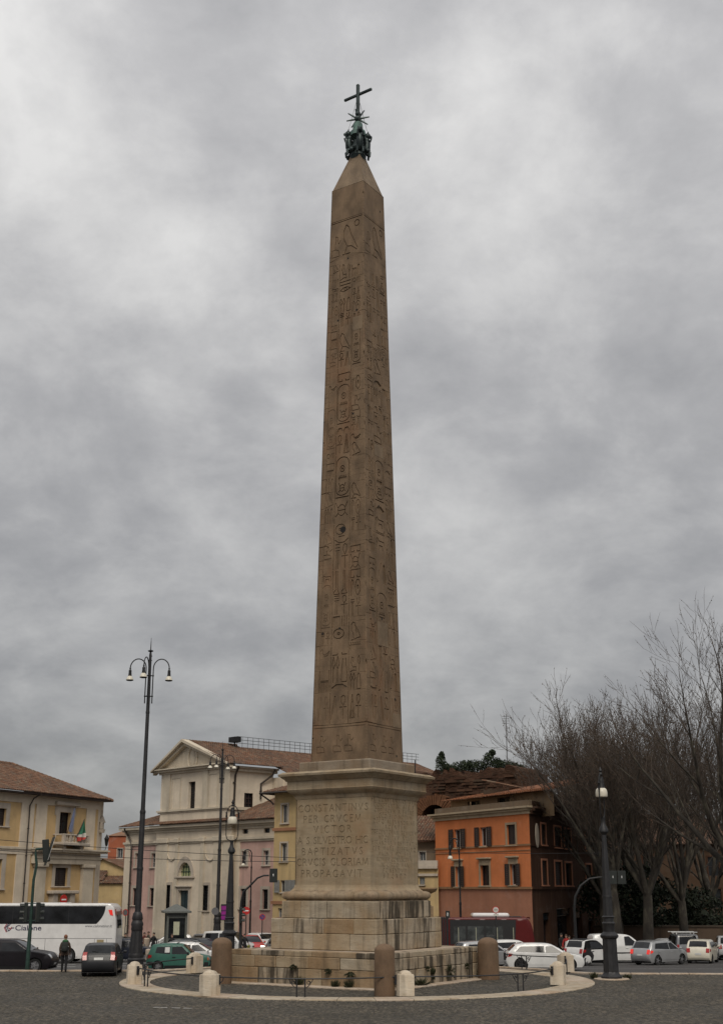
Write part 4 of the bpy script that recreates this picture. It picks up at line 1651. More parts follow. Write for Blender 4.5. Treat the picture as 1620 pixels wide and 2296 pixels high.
# right side wall in the local y-z plane, with its window
def side_yz(px, py, x):
    o = ch.inv @ Vector((0, 0, EYE))
    d = ch.inv.to_3x3() @ Vector(ray(px, py))
    t = (x - o.x) / d.x
    q = o + d * t
    return q.y, q.z
y_s1 = side_yz(*Z2(1215, 600), xur)[0]
ya, zb_ = side_yz(*Z2(985, 740), xur)
yb, za_ = side_yz(*Z2(1055, 625), xur)
vo, tris = cdt(rect(yu, y_s1, zu0, zu1), [rect(ya, yb, zb_, za_)])
uw.add([(xur, p[0], p[1]) for p in vo], [f_ for f_, i_ in tris if not i_])
uw.box(xul + 0.02, xur - 0.02, y_s1 - 0.02, y_s1, zu0, zu1)
uw.build('upper_wall', M_CREAM, ch.o)
window(ch.o, ub, rec=0.4, sur=0.0, bars=(2, 5), sill=False, y=yu)
f = MB()
f.box(xur - 0.3, xur - 0.28, ya, yb, zb_, za_)
wn_ = f.build('side_window', M_GLASS, ch.o)
f = MB()
for i in range(4):
    y = ya + (yb - ya) * i / 3
    f.box(xur - 0.27, xur - 0.2, y - 0.04, y + 0.04, zb_, za_)
for i in range(4):
    z = zb_ + (za_ - zb_) * i / 3
    f.box(xur - 0.265, xur - 0.205, ya, yb, z - 0.04, z + 0.04)
f.build('frame', M_WOOD, wn_)
um = MB()
# flat frames, corner strips, base course
for xa, xb in ((345, 400), (660, 700), (790, 871)):
    um.box(X(xa, 600, yu), X(xb, 600, yu), yu - 0.12, yu - 0.003, zu0 + 1.6, zu1 - 0.2)
for xa, xb, ya_, yb_ in ((408, 482, 497, 758), (702, 778, 462, 752)):
    b = ch.r(Z2, xa, xb, ya_, yb_, yu)
    frame_boxes(um, b[0], b[1], b[2], b[3], 0.14, yu - 0.06, yu - 0.003)
zbc = Zc(600, 762, yu)
cornice(um, xul - 0.25, xur + 0.1, yu, zbc - 0.1, [(0.15, 0.08), (0.18, 0.2)])
um.box(xur + 0.003, xur + 0.2, yu + 0.01, y_s1, zbc - 0.1, zbc + 0.2)
um.box(xur + 0.003, xur + 0.35, yu + 0.01, y_s1 + 0.3, zu1 - 0.5, zu1 - 0.2)
um.box(xur + 0.003, xur + 0.6, yu + 0.01, y_s1 + 0.3, zu1 - 0.197, zu1)
um.build('moulding', M_CREAM2, ch.o)
# pediment
xa, xb = xul - 0.75, xur + 0.75
xap = X(540, 195, yu)
zap = Zc(540, 203, yu)
pd = MB()
pd.prism([(xa + 0.4, zu1 + 0.02), (xb - 0.4, zu1 + 0.02), (xap, zap - 0.35)], yu - 0.02, yu + 0.5)
cornice(pd, xul, xur, yu, zu1 - 0.25, [(0.22, 0.2), (0.22, 0.5), (0.12, 0.75)])
for sx, xe in ((-1, xa - 0.2), (1, xb + 0.2)):
    e_ = Vector((xe, 0, zu1 + 0.09))
    t_ = Vector((xap, 0, zap))
    for wd, pr, off in ((0.55, 0.5, 0.0), (0.3, 0.85, 0.25)):
        dn = Vector((0, 0, -wd))
        up_ = Vector((0, 0, off * 0 + 0.0))
        A = [e_ + dn * 0.6 + up_, e_ + up_, t_ + up_, t_ + dn + up_]
        pd.loft([[(p.x, yu - pr - 0.004 * (wd < 0.4), p.z + off * 0.4) for p in A], [(p.x, yu - 0.03, p.z + off * 0.4) for p in A]])
ped = pd.build('pediment', M_CREAM2, ch.o)
md = MB()
mx, mz = X(580, 345, yu), Zc(580, 345, yu)
md.tube([(mx + 0.8 * math.cos(a), yu - 0.06, mz + 1.25 * math.sin(a)) for a in np.linspace(0, 2 * PI, 17)], 0.13, 6, cap=False)
md.ball((mx, yu - 0.02, mz), 0.62, 10, 6, (0.8, 0.2, 1.4))
md.build('medallion', M_CREAM2, ped)
# roofs
zr = zap - 0.1
ye = yu - 0.7
yend = y_s1 + 0.6
rf = roof_part(ch.o, [((xb + 0.35, ye, zu1 + 0.12), (xb + 0.35, yend, zu1 + 0.12), (xap, yend, zr), (xap, ye, zr)),
                      ((xa - 0.35, yend, zu1 + 0.12), (xa - 0.35, ye, zu1 + 0.12), (xap, ye, zr), (xap, yend, zr))])
ridge(rf, (xap, ye, zr), (xap, yend, zr))
# the lower roof further back
xq = xur + 2.6
zq = zu1 - 0.9
bk = MB()
bk.box(xul - 2, xq - 1.0, y_s1 + 0.01, DEP, zt, zq)
bk.box(xq - 0.997, xq - 0.3, y_s1 + 0.2, DEP, zq - 1.0, zq - 0.5)
bk.box(xq - 0.997, xq, y_s1 + 0.2, DEP, zq - 0.497, zq)
bk.build('rear_wall', M_CREAM, ch.o)
rf2 = roof_part(ch.o, [((xq + 0.3, y_s1 + 0.1, zq + 0.1), (xq + 0.3, DEP, zq + 0.1), (xap, DEP, zr - 0.15), (xap, y_s1 + 0.6, zr - 0.15))])
# metal railing along the ridge
rl = MB()
y0r = side_yz(*Z2(900, 240), xap)[0]
y = y0r
while y < DEP:
    rl.tube([(xap + 0.6, y, zr - 0.5), (xap + 0.6, y, zr + 0.95)], 0.028, 4)
    y += 0.75
for zz in (0.95, 0.6, 0.25):
    rl.tube([(xap + 0.6, y0r, zr + zz), (xap + 0.6, DEP, zr + zz)], 0.025, 4)
rl.build('roof_railing', M_DKIRON, ch.o)
# low wing roofs
zwr = Zc(1145, 715)
rw = roof_part(ch.o, [((xcr - 0.9, -0.9, zt + 0.05), (xr + 0.3, -0.9, zt + 0.05), (xr + 0.3, 7.2, zt + 3.2), (xur + 0.45, 7.2, zt + 3.2)),
                      ((xcl - 0.5, -1.25, zt + 0.04), (xcr + 0.5, -1.25, zt + 0.04), (xcr + 0.5, -0.3, zt + 0.35), (xcl - 0.5, -0.3, zt + 0.35)),
                      ((xl - 0.7, -0.75, zt + 0.05), (xcl - 0.2, -0.75, zt + 0.05), (xul - 0.1, 5.0, zt + 2.1), (xl + 3.6, 5.0, zt + 2.1))], 'wing_roof')
# chimney
cm = MB()
cx, cz = X(1160, 730, 7.0), zt + 2.6
cm.box(cx - 0.5, cx + 0.5, 6.6, 7.6, cz - 0.4, cz + 0.75)
cm.box(cx - 0.6, cx + 0.6, 6.5, 7.7, cz + 0.753, cz + 0.88)
cm.lathe([(0.34, cz + 0.88), (0.24, cz + 1.35), (0.26, cz + 1.4), (0.12, cz + 1.65)], 8, (cx, 7.1, 0))
cm.build('chimney', M_TILE, rw)
pipe(ch.o, [(xur + 0.7, side_yz(*Z2(910, 450), xur)[0], zu1 - 0.1), (xur + 0.16, side_yz(*Z2(910, 450), xur)[0], zu1 - 0.9), (xur + 0.12, side_yz(*Z2(905, 450), xur)[0], zt + 0.9)], 0.1)
yp2 = side_yz(*Z2(1116, 500), xur)[0]
pipe(ch.o, [(xur + 0.7, yp2 + 1.4, zu1 - 0.1), (xur + 0.5, yp2 + 1.2, zu1 - 0.7), (xur + 0.12, yp2, zu1 - 1.6), (xur + 0.12, yp2, zt + 2.4)], 0.1)
xp = X(95, 1200)
pipe(ch.o, [(X(78, 900), -0.75, zt - 0.1), (X(78, 920), -0.2, zt - 0.9), (X(105, 960), -0.2, zt - 1.7), (xp, -0.2, zt - 2.6), (xp, -0.2, 0.3)], 0.1)
# floodlight at the start of the railing
fl_ = MB()
fl_.box(xap + 0.3, xap + 1.5, y0r - 0.9, y0r - 0.1, zr + 0.25, zr + 0.8)
fl_.tube([(xap + 0.9, y0r - 0.5, zr - 0.4), (xap + 0.9, y0r - 0.5, zr + 0.25)], 0.08, 6)
fl_.build('floodlight', M_DKIRON, ch.o)

# ------------------------------------------------------------------ pale yellow tall house right of the church
yo = at(612, 1988, 113)
th = Bld('tall_house', 'narrow pale yellow house with shuttered windows beside the pink church wing', 'house', Vector((yo.x, yo.y, GB)), -43)
zE = th.p(*Z2(1260, 622))[1]
Wd = 6.6
bx = [th.r(Z2, *b) for b in ((1288, 1336, 714, 862), (1280, 1330, 1022, 1168), (1275, 1318, 1318, 1414), (1254, 1286, 1540, 1640))]
xs = bx[2][0] + (th.p(*Z2(1400, 1366))[0] - th.p(*Z2(1275, 1366))[0])
bx.append((xs, xs + 1.35, bx[2][2], bx[2][3]))
m = MB()
wall(m, rect(0, Wd, 0, zE), [hole(b) for b in bx])
m.box(0, 0.02, 0.02, 10, 0, zE)
m.box(Wd - 0.02, Wd, 0.02, 10, 0, zE)
m.box(0.02, Wd - 0.02, 9.98, 10, 0, zE)
m.build('wall', M_YEL2, th.o)
for i, b in enumerate(bx):
    window(th.o, b, sur=0.14 if i < 2 else 0.0, bars=(2, 1), fm=M_FRAMEW, pm=M_PANE if i < 2 else M_GLASS, shut=0.62 if i in (2, 4) else None, shm=M_GREYSH)
m = MB()
for zy in (912, 1497):
    z = th.p(*Z2(1300, zy))[1]
    m.box(-0.12, Wd, -0.12, -0.003, z - 0.12, z + 0.14)
m.build('string_course', plaster('rust band', (0.32, 0.16, 0.09)), th.o)
rt = roof_part(th.o, [((-0.9, -0.9, zE + 0.05), (Wd, -0.9, zE + 0.05), (Wd - 3, 5, zE + 1.9), (3.2, 5, zE + 1.9)), ((-0.9, 10, zE + 0.05), (-0.9, -0.9, zE + 0.05), (3.2, 5, zE + 1.9), (3.2, 5, zE + 1.9))])
m = MB()
m.tube([(-0.95, -0.95, zE - 0.02), (Wd, -0.95, zE - 0.02)], 0.09, 6)
m.tube([(-0.95, -0.95, zE - 0.02), (-0.95, 10, zE - 0.02)], 0.09, 6)
m.tube([(-0.9, -0.9, zE - 0.08), (-0.2, -0.2, zE - 0.75), (0.0, -0.12, zE - 1.0)], 0.07, 6)
m.build('gutter', M_PIPE, th.o)

# ------------------------------------------------------------------ palace on the left
pc = at(211, 1988, 117)
PA = 66
pdir = Vector((math.cos(math.radians(PA)), math.sin(math.radians(PA)), 0))
LW = 30.0
po = Vector((pc.x, pc.y, GB)) - pdir * LW
pal = Bld('palace', 'ochre and cream palace with tiled hip roof, balcony and flag on the left', 'palace', po, PA)
R8 = lambda *b: pal.r(Z8, *b)
X8 = lambda x, y: pal.p(*Z8(x, y))[0]
H8 = lambda x, y: pal.p(*Z8(x, y))[1]
zPe = H8(1000, 430)
balw = R8(850, 1010, 640, 960)
loww = R8(785, 965, 1435, 1700)
lefu = R8(-110, 85, 580, 835)
lefl = R8(-190, 18, 1310, 1740)
m = MB()
wall(m, rect(0, LW, 0, zPe), [hole(b) for b in (balw, loww, lefu, lefl)], 0.0, 0.4)
m.build('wall', M_YEL, pal.o)
m = MB()
m.box(0, LW, 9.98, 10, 0, zPe)
m.box(0, 0.02, 0.02, 9.97, 0, zPe)
# canted corner beyond the balcony bay
ca = math.radians(22)
cx1, cy1 = LW + 1.9 * math.cos(ca), 1.9 * math.sin(ca)
m.quad((LW, 0.0, 0), (cx1, cy1, 0), (cx1, cy1, zPe), (LW, 0.0, zPe))
m.quad((cx1, cy1, 0), (cx1, 10, 0), (cx1, 10, zPe), (cx1, cy1, zPe))
m.build('end_wall', M_CREAM, pal.o)
st = MB()
zb1, zb2 = H8(1000, 1215), H8(1000, 1330)
zlo = H8(1000, 1395)
ztop = H8(1000, 565)
pr = 0.09
for xa, xb in ((-400, -330), (285, 470), (500, 655), (1225, 1352)):
    st.box(X8(xa, 850), X8(xb, 850), -pr, -0.003, zb1 + 0.3, ztop)
st.box(0, LW, -pr, -0.003, ztop + 0.002, zPe)
for xa, xb in ((-400, -330), (205, 405)):
    st.box(X8(xa, 1600), X8(xb, 1600), -pr, -0.003, 0, zb1 - 0.3)
st.box(0, X8(470, 1200), -pr * 1.2, -0.003, zb1 - 0.297, zb1 + 0.297)
st.build('cream_field', M_CREAM, pal.o)
for xa, xb in ((470, 610), (1148, 1292)):
    st = MB()
    x0, x1 = X8(xa, 1650), X8(xb, 1650)
    st.box(x0, x1, -0.32, -0.003, 0, zlo - 0.25)
    st.cbox(x0 - 0.15, x1 + 0.15, -0.5, -0.003, zlo - 0.247, zlo + 0.05, 0.05)
    st.build('pilaster', M_CREAM2, pal.o)
st = MB()
x0 = X8(455, 1250)
st.box(x0, LW + 0.3, -0.36, -0.003, zlo + 0.053, zb2 + 0.1)
st.box(x0, LW + 0.35, -0.45, -0.003, zb2 + 0.103, zb2 + 0.28)
st.box(x0 + 0.1, LW + 0.2, -0.33, -0.003, zb2 + 0.283, zb1 - 0.05)
st.box(x0 - 0.2, LW + 0.7, -0.8, -0.003, zb1 - 0.047, zb1 + 0.12)
st.box(x0 - 0.3, LW + 0.85, -0.95, -0.003, zb1 + 0.123, zb1 + 0.25)
zl_ = H8(150, 1150)
st.box(0, x0 - 0.35, -0.2, -0.115, zl_ - 0.08, zl_ + 0.08)
st.build('entablature', M_CREAM2, pal.o)
window(pal.o, balw, rec=0.35, sur=0.5, bars=(2, 1), sill=False, ear=0.2, fm=M_WOOD, name='balcony_window')
m = MB()
m.cbox(balw[0] - 0.9, balw[1] + 0.9, -0.4, -0.003, balw[3] + 0.55, balw[3] + 0.85, 0.05)
m.build('window_hood', M_STONE, pal.o)
window(pal.o, loww, rec=0.3, sur=0.4, bars=(2, 2), closed=True, name='shuttered_window')
window(pal.o, lefu, rec=0.3, sur=0.45, bars=(2, 2), closed=True, name='shuttered_window')
window(pal.o, lefl, rec=0.3, sur=0.45, bars=(2, 2), closed=True, name='shuttered_window')
# door hood below the window
dh = R8(665, 1050, 1780, 1810)
m = MB()
m.cbox(dh[0], dh[1], -0.7, -0.003, dh[2], dh[3] + 0.1, 0.05)
m.box(dh[0] + 0.35, dh[0] + 1.0, -0.5, -0.003, 0, dh[2] - 0.003)
m.box(dh[1] - 1.0, dh[1] - 0.35, -0.5, -0.003, 0, dh[2] - 0.003)
m.build('portal', M_STONE, pal.o)
# balcony
bz0, bz1 = H8(930, 1075), H8(930, 960)
bx0, bx1 = X8(755, 1020), X8(1130, 1020)
m = MB()
m.cbox(bx0 - 0.1, bx1 + 0.1, -1.25, -0.003, bz0 - 0.28, bz0, 0.05)
for x in (bx0 + 0.6, bx1 - 0.6):
    m.box(x - 0.2, x + 0.2, -0.9, -0.003, bz0 - 0.8, bz0 - 0.283)
bal = m.build('balcony', M_STONE, pal.o)
m = MB()
m.cbox(bx0, bx1, -1.2, -0.95, bz1 - 0.12, bz1, 0.03)
m.cbox(bx0, bx0 + 0.25, -0.947, -0.003, bz1 - 0.12, bz1, 0.03)
m.cbox(bx1 - 0.25, bx1, -0.947, -0.003, bz1 - 0.12, bz1, 0.03)
m.build('handrail', M_STONE, bal)
nb = 9
for i in range(nb):
    x = bx0 + 0.15 + (bx1 - bx0 - 0.3) * i / (nb - 1)
    m = MB()
    if i in (0, nb - 1, 2, nb - 3):
        m.box(x - 0.14, x + 0.14, -1.2, -0.96, bz0 + 0.002, bz1 - 0.123)
    else:
        hh = bz1 - 0.12 - bz0
        m.lathe([(0.10, 0.003), (0.10, 0.06), (0.05, 0.1), (0.11, hh * 0.4), (0.05, hh * 0.8), (0.10, hh - 0.05), (0.10, hh - 0.003)], 8, (x, -1.08, bz0))
    m.build('baluster', M_STONE, bal, smooth=40)
# roof
zrd = zPe + 2.9
ov = 1.0
HL = LW - 3.0
roof_part(pal.o, [((0, -ov, zPe + 0.05), (LW + 0.2, -ov, zPe + 0.05), (LW - 6.5, 5, zrd), (0, 5, zrd)),
                  ((LW + 0.2, -ov, zPe + 0.05), (cx1 + 1.0, cy1 - 0.4, zPe + 0.05), (LW - 6.5, 5, zrd), (LW - 6.5, 5, zrd)),
                  ((cx1 + 1.0, cy1 - 0.4, zPe + 0.05), (cx1 + 1.0, 10, zPe + 0.05), (LW - 6.5, 5, zrd), (LW - 6.5, 5, zrd))])
m = MB()
m.box(0, LW, -ov + 0.1, -0.1, zPe - 0.10, zPe + 0.02)
m.build('eaves', M_WOOD, pal.o)
rr_ = [c for c in pal.o.children if c.name.startswith('roof')][0]
ridge(rr_, (0, 5, zrd), (LW - 6.5, 5, zrd))
ridge(rr_, (LW - 6.5, 5, zrd), (cx1 + 0.8, cy1 - 0.4, zPe + 0.1))
xp = X8(370, 1000)
pipe(pal.o, [(X8(470, 360), -ov, zPe), (X8(440, 390), -0.4, zPe - 0.4), (xp, -0.22, zPe - 1.0), (xp, -0.22, 0.2)], 0.06)
# flag hanging from its staff over the balcony
fo = pal.M @ Vector((bx1 + 0.1, -1.25, bz1 + 0.05))
flag = thing('flag', 'green white and red flag hanging from a slanted staff over the palace balcony', 'flag', fo, math.radians(PA))
m = MB()
fx = lambda zx, zy: (pal.p(*Z8(zx, zy), -1.3)[0] - (bx1 + 0.1), pal.p(*Z8(zx, zy), -1.3)[1] - (bz1 + 0.05))
(sa_, sb_2) = fx(1100, 1010), fx(1216, 735)
m.tube([(sa_[0], -0.02, sa_[1]), (sb_2[0], -0.05, sb_2[1])], 0.03, 6)
m.build('staff', M_WOOD, flag)
m = MB()
cols3 = [plain('flag green', (0.012, 0.10, 0.05), 0.8), plain('flag white', (0.50, 0.47, 0.42), 0.8), plain('flag red', (0.34, 0.03, 0.02), 0.8)]
fx = lambda zx, zy: (pal.p(*Z8(zx, zy), -1.3)[0] - (bx1 + 0.1), pal.p(*Z8(zx, zy), -1.3)[1] - (bz1 + 0.05))
LE = [(1210, 745), (1180, 830), (1145, 910), (1116, 968), (1119, 980), (1122, 995), (1124, 1025), (1126, 1058)]
RE = [(1216, 745), (1221, 830), (1224, 900), (1224, 935), (1223, 965), (1220, 1000), (1208, 1015), (1190, 1032)]
pv = None
for i, (l_, r_2) in enumerate(zip(LE, RE)):
    A_, B_ = fx(*l_), fx(*r_2)
    cur = [Vector((A_[0] + (B_[0] - A_[0]) * u, -0.06 + 0.16 * math.sin(u * 9 + i * 0.3) * min(1, i / 3), A_[1] + (B_[1] - A_[1]) * u)) for u in np.linspace(0, 1, 8)]
    if pv:
        m.mi = 0 if i <= 3 else (1 if i <= 5 else 2)
        for k in range(7):
            m.quad(pv[k], pv[k + 1], cur[k + 1], cur[k])
    pv = cur
m.build('cloth', cols3, flag, recalc=False)
# blue flag in the window
bf = pal.M @ Vector(((balw[0] + balw[1]) / 2 + 0.05, -0.5, bz1 - 0.1))
flag2 = thing('flag', 'faded blue flag drooping in front of the palace balcony window', 'flag', bf, math.radians(PA))
m = MB()
m.tube([(-0.3, 0.2, -0.5), (0.55, -0.1, 2.5)], 0.03, 6)
m.build('staff', M_WOOD, flag2)
m = MB()
m.loft([[(0.50, -0.1, 2.4), (0.42, -0.05, 2.3), (0.55, 0.0, 2.35)], [(0.35, -0.2, 1.4), (0.10, -0.05, 1.3), (0.42, 0.05, 1.35)], [(0.15, -0.2, 0.3), (-0.15, -0.05, 0.35), (0.3, 0.06, 0.3)]])
m.build('cloth', plain('flag blue', (0.10, 0.12, 0.20), 0.8), flag2)
# little lantern and shrine at the corner
so = pal.M @ Vector((LW + 0.9, 0.36, 0))
m = MB()
zs = H8(1380, 860)
M_ = Matrix.Rotation(ca, 4, 'Z')
m.cbox(-0.4, 0.4, -0.25, 0.0, zs - 0.1, zs + 0.5, 0.05, M_)
m.lathe([(0.35, zs - 0.4), (0.42, zs - 0.1)], 8, (0, -0.05, 0), M=M_)
m.prism([(-0.45, zs + 0.5), (0.45, zs + 0.5), (0, zs + 1.1)], -0.25, 0.0)
m.tube([(0, -0.12, zs + 1.0), (0, -0.12, zs + 1.6)], 0.05, 5)
m.build('shrine', M_STONE, pal.o, loc=(LW + 0.95, 0.36, 0))
lo_ = pal.M @ Vector((cx1 + 0.5, cy1 - 0.2, H8(1410, 1100)))
wl_ = thing('wall_lantern', 'small black lantern on a bracket at the palace corner', 'lantern', lo_, math.radians(PA))
m = MB()
m.tube([(-0.55, 0.2, -0.5), (-0.2, 0, -0.55), (0, 0, -0.1)], 0.03, 5)
m.build('bracket', M_DKIRON, wl_)
m = MB()
m.lathe([(0.06, -0.1), (0.12, 0.0), (0.20, 0.5), (0.24, 0.55), (0.10, 0.8), (0.03, 0.95)], 6)
m.build('lamp_housing', M_DKIRON, wl_)

# ------------------------------------------------------------------ houses glimpsed between palace and church
ho = at(238, 1988, 172)
hb = Bld('house', 'plain brick-red house with one window behind the small yellow house', 'house', Vector((ho.x, ho.y, GB)), -8)
b = hb.r(Z1, 995, 1040, 812, 895)
zt_ = hb.p(*Z1(985, 705))[1]
m = MB()
wall(m, rect(0, 7, 0, zt_), [hole(b)])
m.box(0, 0.02, 0.02, 8, 0, zt_)
m.box(6.98, 7, 0.02, 8, 0, zt_)
m.build('wall', M_RED, hb.o)
window(hb.o, b, sur=0.1, bars=(2, 1), fm=M_FRAMEW, pm=M_PANE)
m = MB()
m.loft([[(-0.2, -0.2, zt_), (7.2, -0.2, zt_), (7.2, 8, zt_), (-0.2, 8, zt_)], [(2.2, 2.5, zt_ + 1.1), (7.2, 2.5, zt_ + 1.1), (7.2, 6, zt_ + 1.1), (2.2, 6, zt_ + 1.1)]])
m.build('roof', M_TILE, hb.o)
ho = at(205, 1988, 156)
sh = Bld('house', 'small pale yellow gabled house with weathered roof seen between palace and church', 'house', Vector((ho.x, ho.y, GB)), -12)
P1 = lambda x, y: sh.p(*Z1(x, y))
ga = P1(875, 905)
gl, gr2 = P1(760, 965), P1(1085, 1035)
m = MB()
poly = [(gl[0], 0), (gr2[0] + 2, 0), (gr2[0] + 2, P1(1085, 1035)[1]), ga, gl]
wb = sh.r(Z1, 855, 868, 1165, 1210)
wall(m, poly, [hole(wb)])
m.build('wall', M_YEL2, sh.o)
window(sh.o, wb, sur=0.0, bars=(1, 1), sill=False)
roof_part(sh.o, [((gr2[0] + 2.2, -0.4, gr2[1] - 0.3), (gr2[0] + 2.2, 9, gr2[1] - 0.3), (ga[0], 9, ga[1] + 0.1), (ga[0], -0.4, ga[1] + 0.1)),
                 ((gl[0] - 0.3, 9, gl[1] - 0.1), (gl[0] - 0.3, -0.4, gl[1] - 0.1), (ga[0], -0.4, ga[1] + 0.1), (ga[0], 9, ga[1] + 0.1))])
q0, q1 = P1(800, 1062), P1(950, 1070)
roof_part(sh.o, [((q0[0], -2.6, q0[1] - 0.2), (q1[0], -2.6, q1[1] - 0.2), (q1[0] - 0.6, -0.1, q0[1] + 0.9), (q0[0], -0.1, q0[1] + 0.9))], 'porch_roof')
q0, q1 = P1(845, 1100), P1(1050, 1112)
m = MB()
m.box(q0[0], q1[0] + 1, -3.0, -0.02, 0, q1[1])
m.build('lean_to', M_YEL2, sh.o)
roof_part(sh.o, [((q0[0] - 0.2, -3.3, q1[1] + 0.05), (q1[0] + 1.2, -3.3, q1[1] + 0.05), (q1[0] + 1.2, -0.1, q1[1] + 0.9), (q0[0] - 0.2, -0.1, q1[1] + 0.9))], 'lean_to_roof')

# ------------------------------------------------------------------ orange corner building on the right
oc = at(1191, 1988, 97)
OA = -61.9
odir = Vector((math.cos(math.radians(OA)), math.sin(math.radians(OA)), 0))
ob0 = Bld('probe', 'probe', 'probe', Vector((oc.x, oc.y, GB)), OA)
OL = -ob0.p(*Z5(172, 1000))[0]
bpy.data.objects.remove(ob0.o)
ob = Bld('corner_building', 'orange plastered corner building with brown shutters and roof terrace behind the red bus', 'building', Vector((oc.x, oc.y, GB)) - odir * OL, OA)
RO = lambda *b: ob.r(Z5, *b)
HO = lambda x, y: ob.p(*Z5(x, y))[1]
zO = HO(560, 545)
zb1o, zb2o = HO(550, 818), HO(550, 1148)
wins = [(RO(318, 378, 672, 820), 'shut'), (RO(525, 586, 655, 806), 'shut'), (RO(740, 808, 634, 796), 'plain'),
        (RO(330, 376, 968, 1128), 'shutcap'), (RO(530, 600, 958, 1120), 'cap'), (RO(764, 818, 948, 1116), 'shutcap')]
m = MB()
wall(m, rect(0, OL, zb2o, zO), [hole(b) for b, k in wins])
m.build('wall', M_ORA, ob.o)
m = MB()
m.quad((0, 0.0, 0), (OL, 0.0, 0), (OL, 0.0, zb2o - 0.002), (0, 0.0, zb2o - 0.002))
m.build('ground_floor_wall', M_ORA2, ob.o)
for b, k in wins:
    w = 0.5 * (b[1] - b[0]) * 1.15
    window(ob.o, b, rec=0.25, sur=0.0 if k == 'shut' else 0.17, bars=(2, 1), fm=M_FRAMEW if 'shut' in k else M_BROWNSH, pm=M_GLASS, cap='cap' in k,
           shut=w if 'shut' in k else None, closed=(k == 'plain'), sm=plaster('dull window stone', (0.36, 0.28, 0.19), amount=0.5, streak=0.5))
m = MB()
for z, h, pr in ((zb1o, 0.14, 0.08), (zb2o, 0.18, 0.12), (zb1o - 0.35, 0.06, 0.05)):
    m.box(-0.05, OL + 0.05, -pr, -0.003, z, z + h)
m.build('string_course', plaster('orange string course', (0.30, 0.17, 0.09)), ob.o)
m = MB()
for h, pr, z in ((0.25, 0.14, zO - 0.3), (0.18, 0.30, zO - 0.05), (0.14, 0.5, zO + 0.13)):
    m.box(-pr, OL + pr, -pr, -0.003, z, z + h - 0.003)
m.build('cornice', plaster('dull cornice', (0.40, 0.32, 0.22), amount=0.5, streak=0.6), ob.o)
zpt = HO(560, 470)
m = MB()
m.box(-0.05, OL, 0.0, 0.3, zO + 0.27, zpt)
m.build('parapet', plaster('lichened parapet', (0.17, 0.125, 0.085), amount=0.9, streak=0.8), ob.o)
# set-back attic with its own tiled roof
ya_ = 2.6
za0, za1 = zpt - 0.6, ob.p(*Z5(600, 412), ya_)[1]
xa0, xa1 = ob.p(*Z5(290, 450), ya_)[0], OL - 0.3
aw = [ob.r(Z5, 425, 525, 445, 492, ya_), ob.r(Z5, 660, 760, 418, 470, ya_)]
m = MB()
wall(m, rect(xa0, xa1, za0 - 0.5, za1), [hole(b) for b in aw], ya_)
m.box(xa0, xa0 + 0.02, ya_ + 0.01, 9, za0 - 0.5, za1)
m.build('attic_wall', plaster('attic render', (0.32, 0.22, 0.13), amount=0.6), ob.o)
for b in aw:
    window(ob.o, b, rec=0.4, sur=0.0, bars=(2, 1), sill=False, y=ya_, name='attic_window')
roof_part(ob.o, [((xa0 - 0.4, ya_ - 0.8, za1 - 0.05), (xa1 + 0.6, ya_ - 0.8, za1 - 0.05), (xa1 - 1.5, 8, za1 + 1.5), (xa0 + 2.2, 8, za1 + 1.1))], mat=M_TILEO)
# right face towards the trees
RA = 66.0
rdir = Vector((math.cos(math.radians(RA)), math.sin(math.radians(RA)), 0))
oe = MB()
LR = 21.0
ob_r = Bld('probe', 'probe', 'probe', Vector((oc.x, oc.y, GB)), RA)
rel = ob.inv @ ob_r.M
rp = bpy.data.objects.new('side_wing', None)
bpy.data.objects.remove(ob_r.o)
RR = lambda *b: ob_r.r(Z5, *b)
rw_ = [RR(1008, 1044, 632, 795), RR(1112, 1164, 655, 815), RR(1192, 1244, 672, 825), RR(1358, 1408, 700, 840), RR(1015, 1056, 920, 1115), RR(1118, 1172, 930, 1118), RR(1202, 1252, 940, 1120), RR(1365, 1410, 955, 1122)]
shops = [RR(1030, 1082, 1335, 1640), RR(1140, 1250, 1300, 1640), RR(1292, 1340, 1320, 1640), RR(1388, 1440, 1350, 1640)]
shops = [(a, b, 0.02, d) for a, b, c, d in shops]
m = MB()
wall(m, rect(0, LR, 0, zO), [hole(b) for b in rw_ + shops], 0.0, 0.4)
sidew = m.build('side_wall', M_ORA_SHADE, ob.o)
sidew.matrix_local = rel
for b in rw_:
    window(sidew, b, rec=0.25, sur=0.15, bars=(2, 1), fm=M_BROWNSH, closed=b[0] % 2 < 1.2, sm=M_ORA2)
for b in shops:
    s = MB()
    s.box(b[0], b[1], 0.38, 0.42, 0.02, b[3] - 0.6)
    s.box(b[0], b[1], 0.1, 0.3, b[3] - 0.55, b[3] - 0.05)
    s.build('shop_front', M_GLASS, sidew)
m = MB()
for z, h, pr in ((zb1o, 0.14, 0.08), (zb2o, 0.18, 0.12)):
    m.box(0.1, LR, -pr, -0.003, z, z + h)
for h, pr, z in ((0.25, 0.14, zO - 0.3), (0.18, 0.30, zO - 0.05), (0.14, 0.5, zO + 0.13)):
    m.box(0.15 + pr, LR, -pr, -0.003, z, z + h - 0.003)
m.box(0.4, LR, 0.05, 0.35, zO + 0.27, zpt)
m.build('side_moulding', M_ORA_SHADE, sidew)
m = MB()
m.lathe([(0.62, 0), (0.6, 0.06)], 14, M=Matrix.Translation((ob_r.p(*Z5(968, 720))[0], -0.07, ob_r.p(*Z5(968, 720))[1])) @ Matrix.Rotation(PI / 2, 4, 'X') @ Matrix.Diagonal((0.7, 1.5, 1, 1)))
m.build('plaque', M_STONE, sidew)
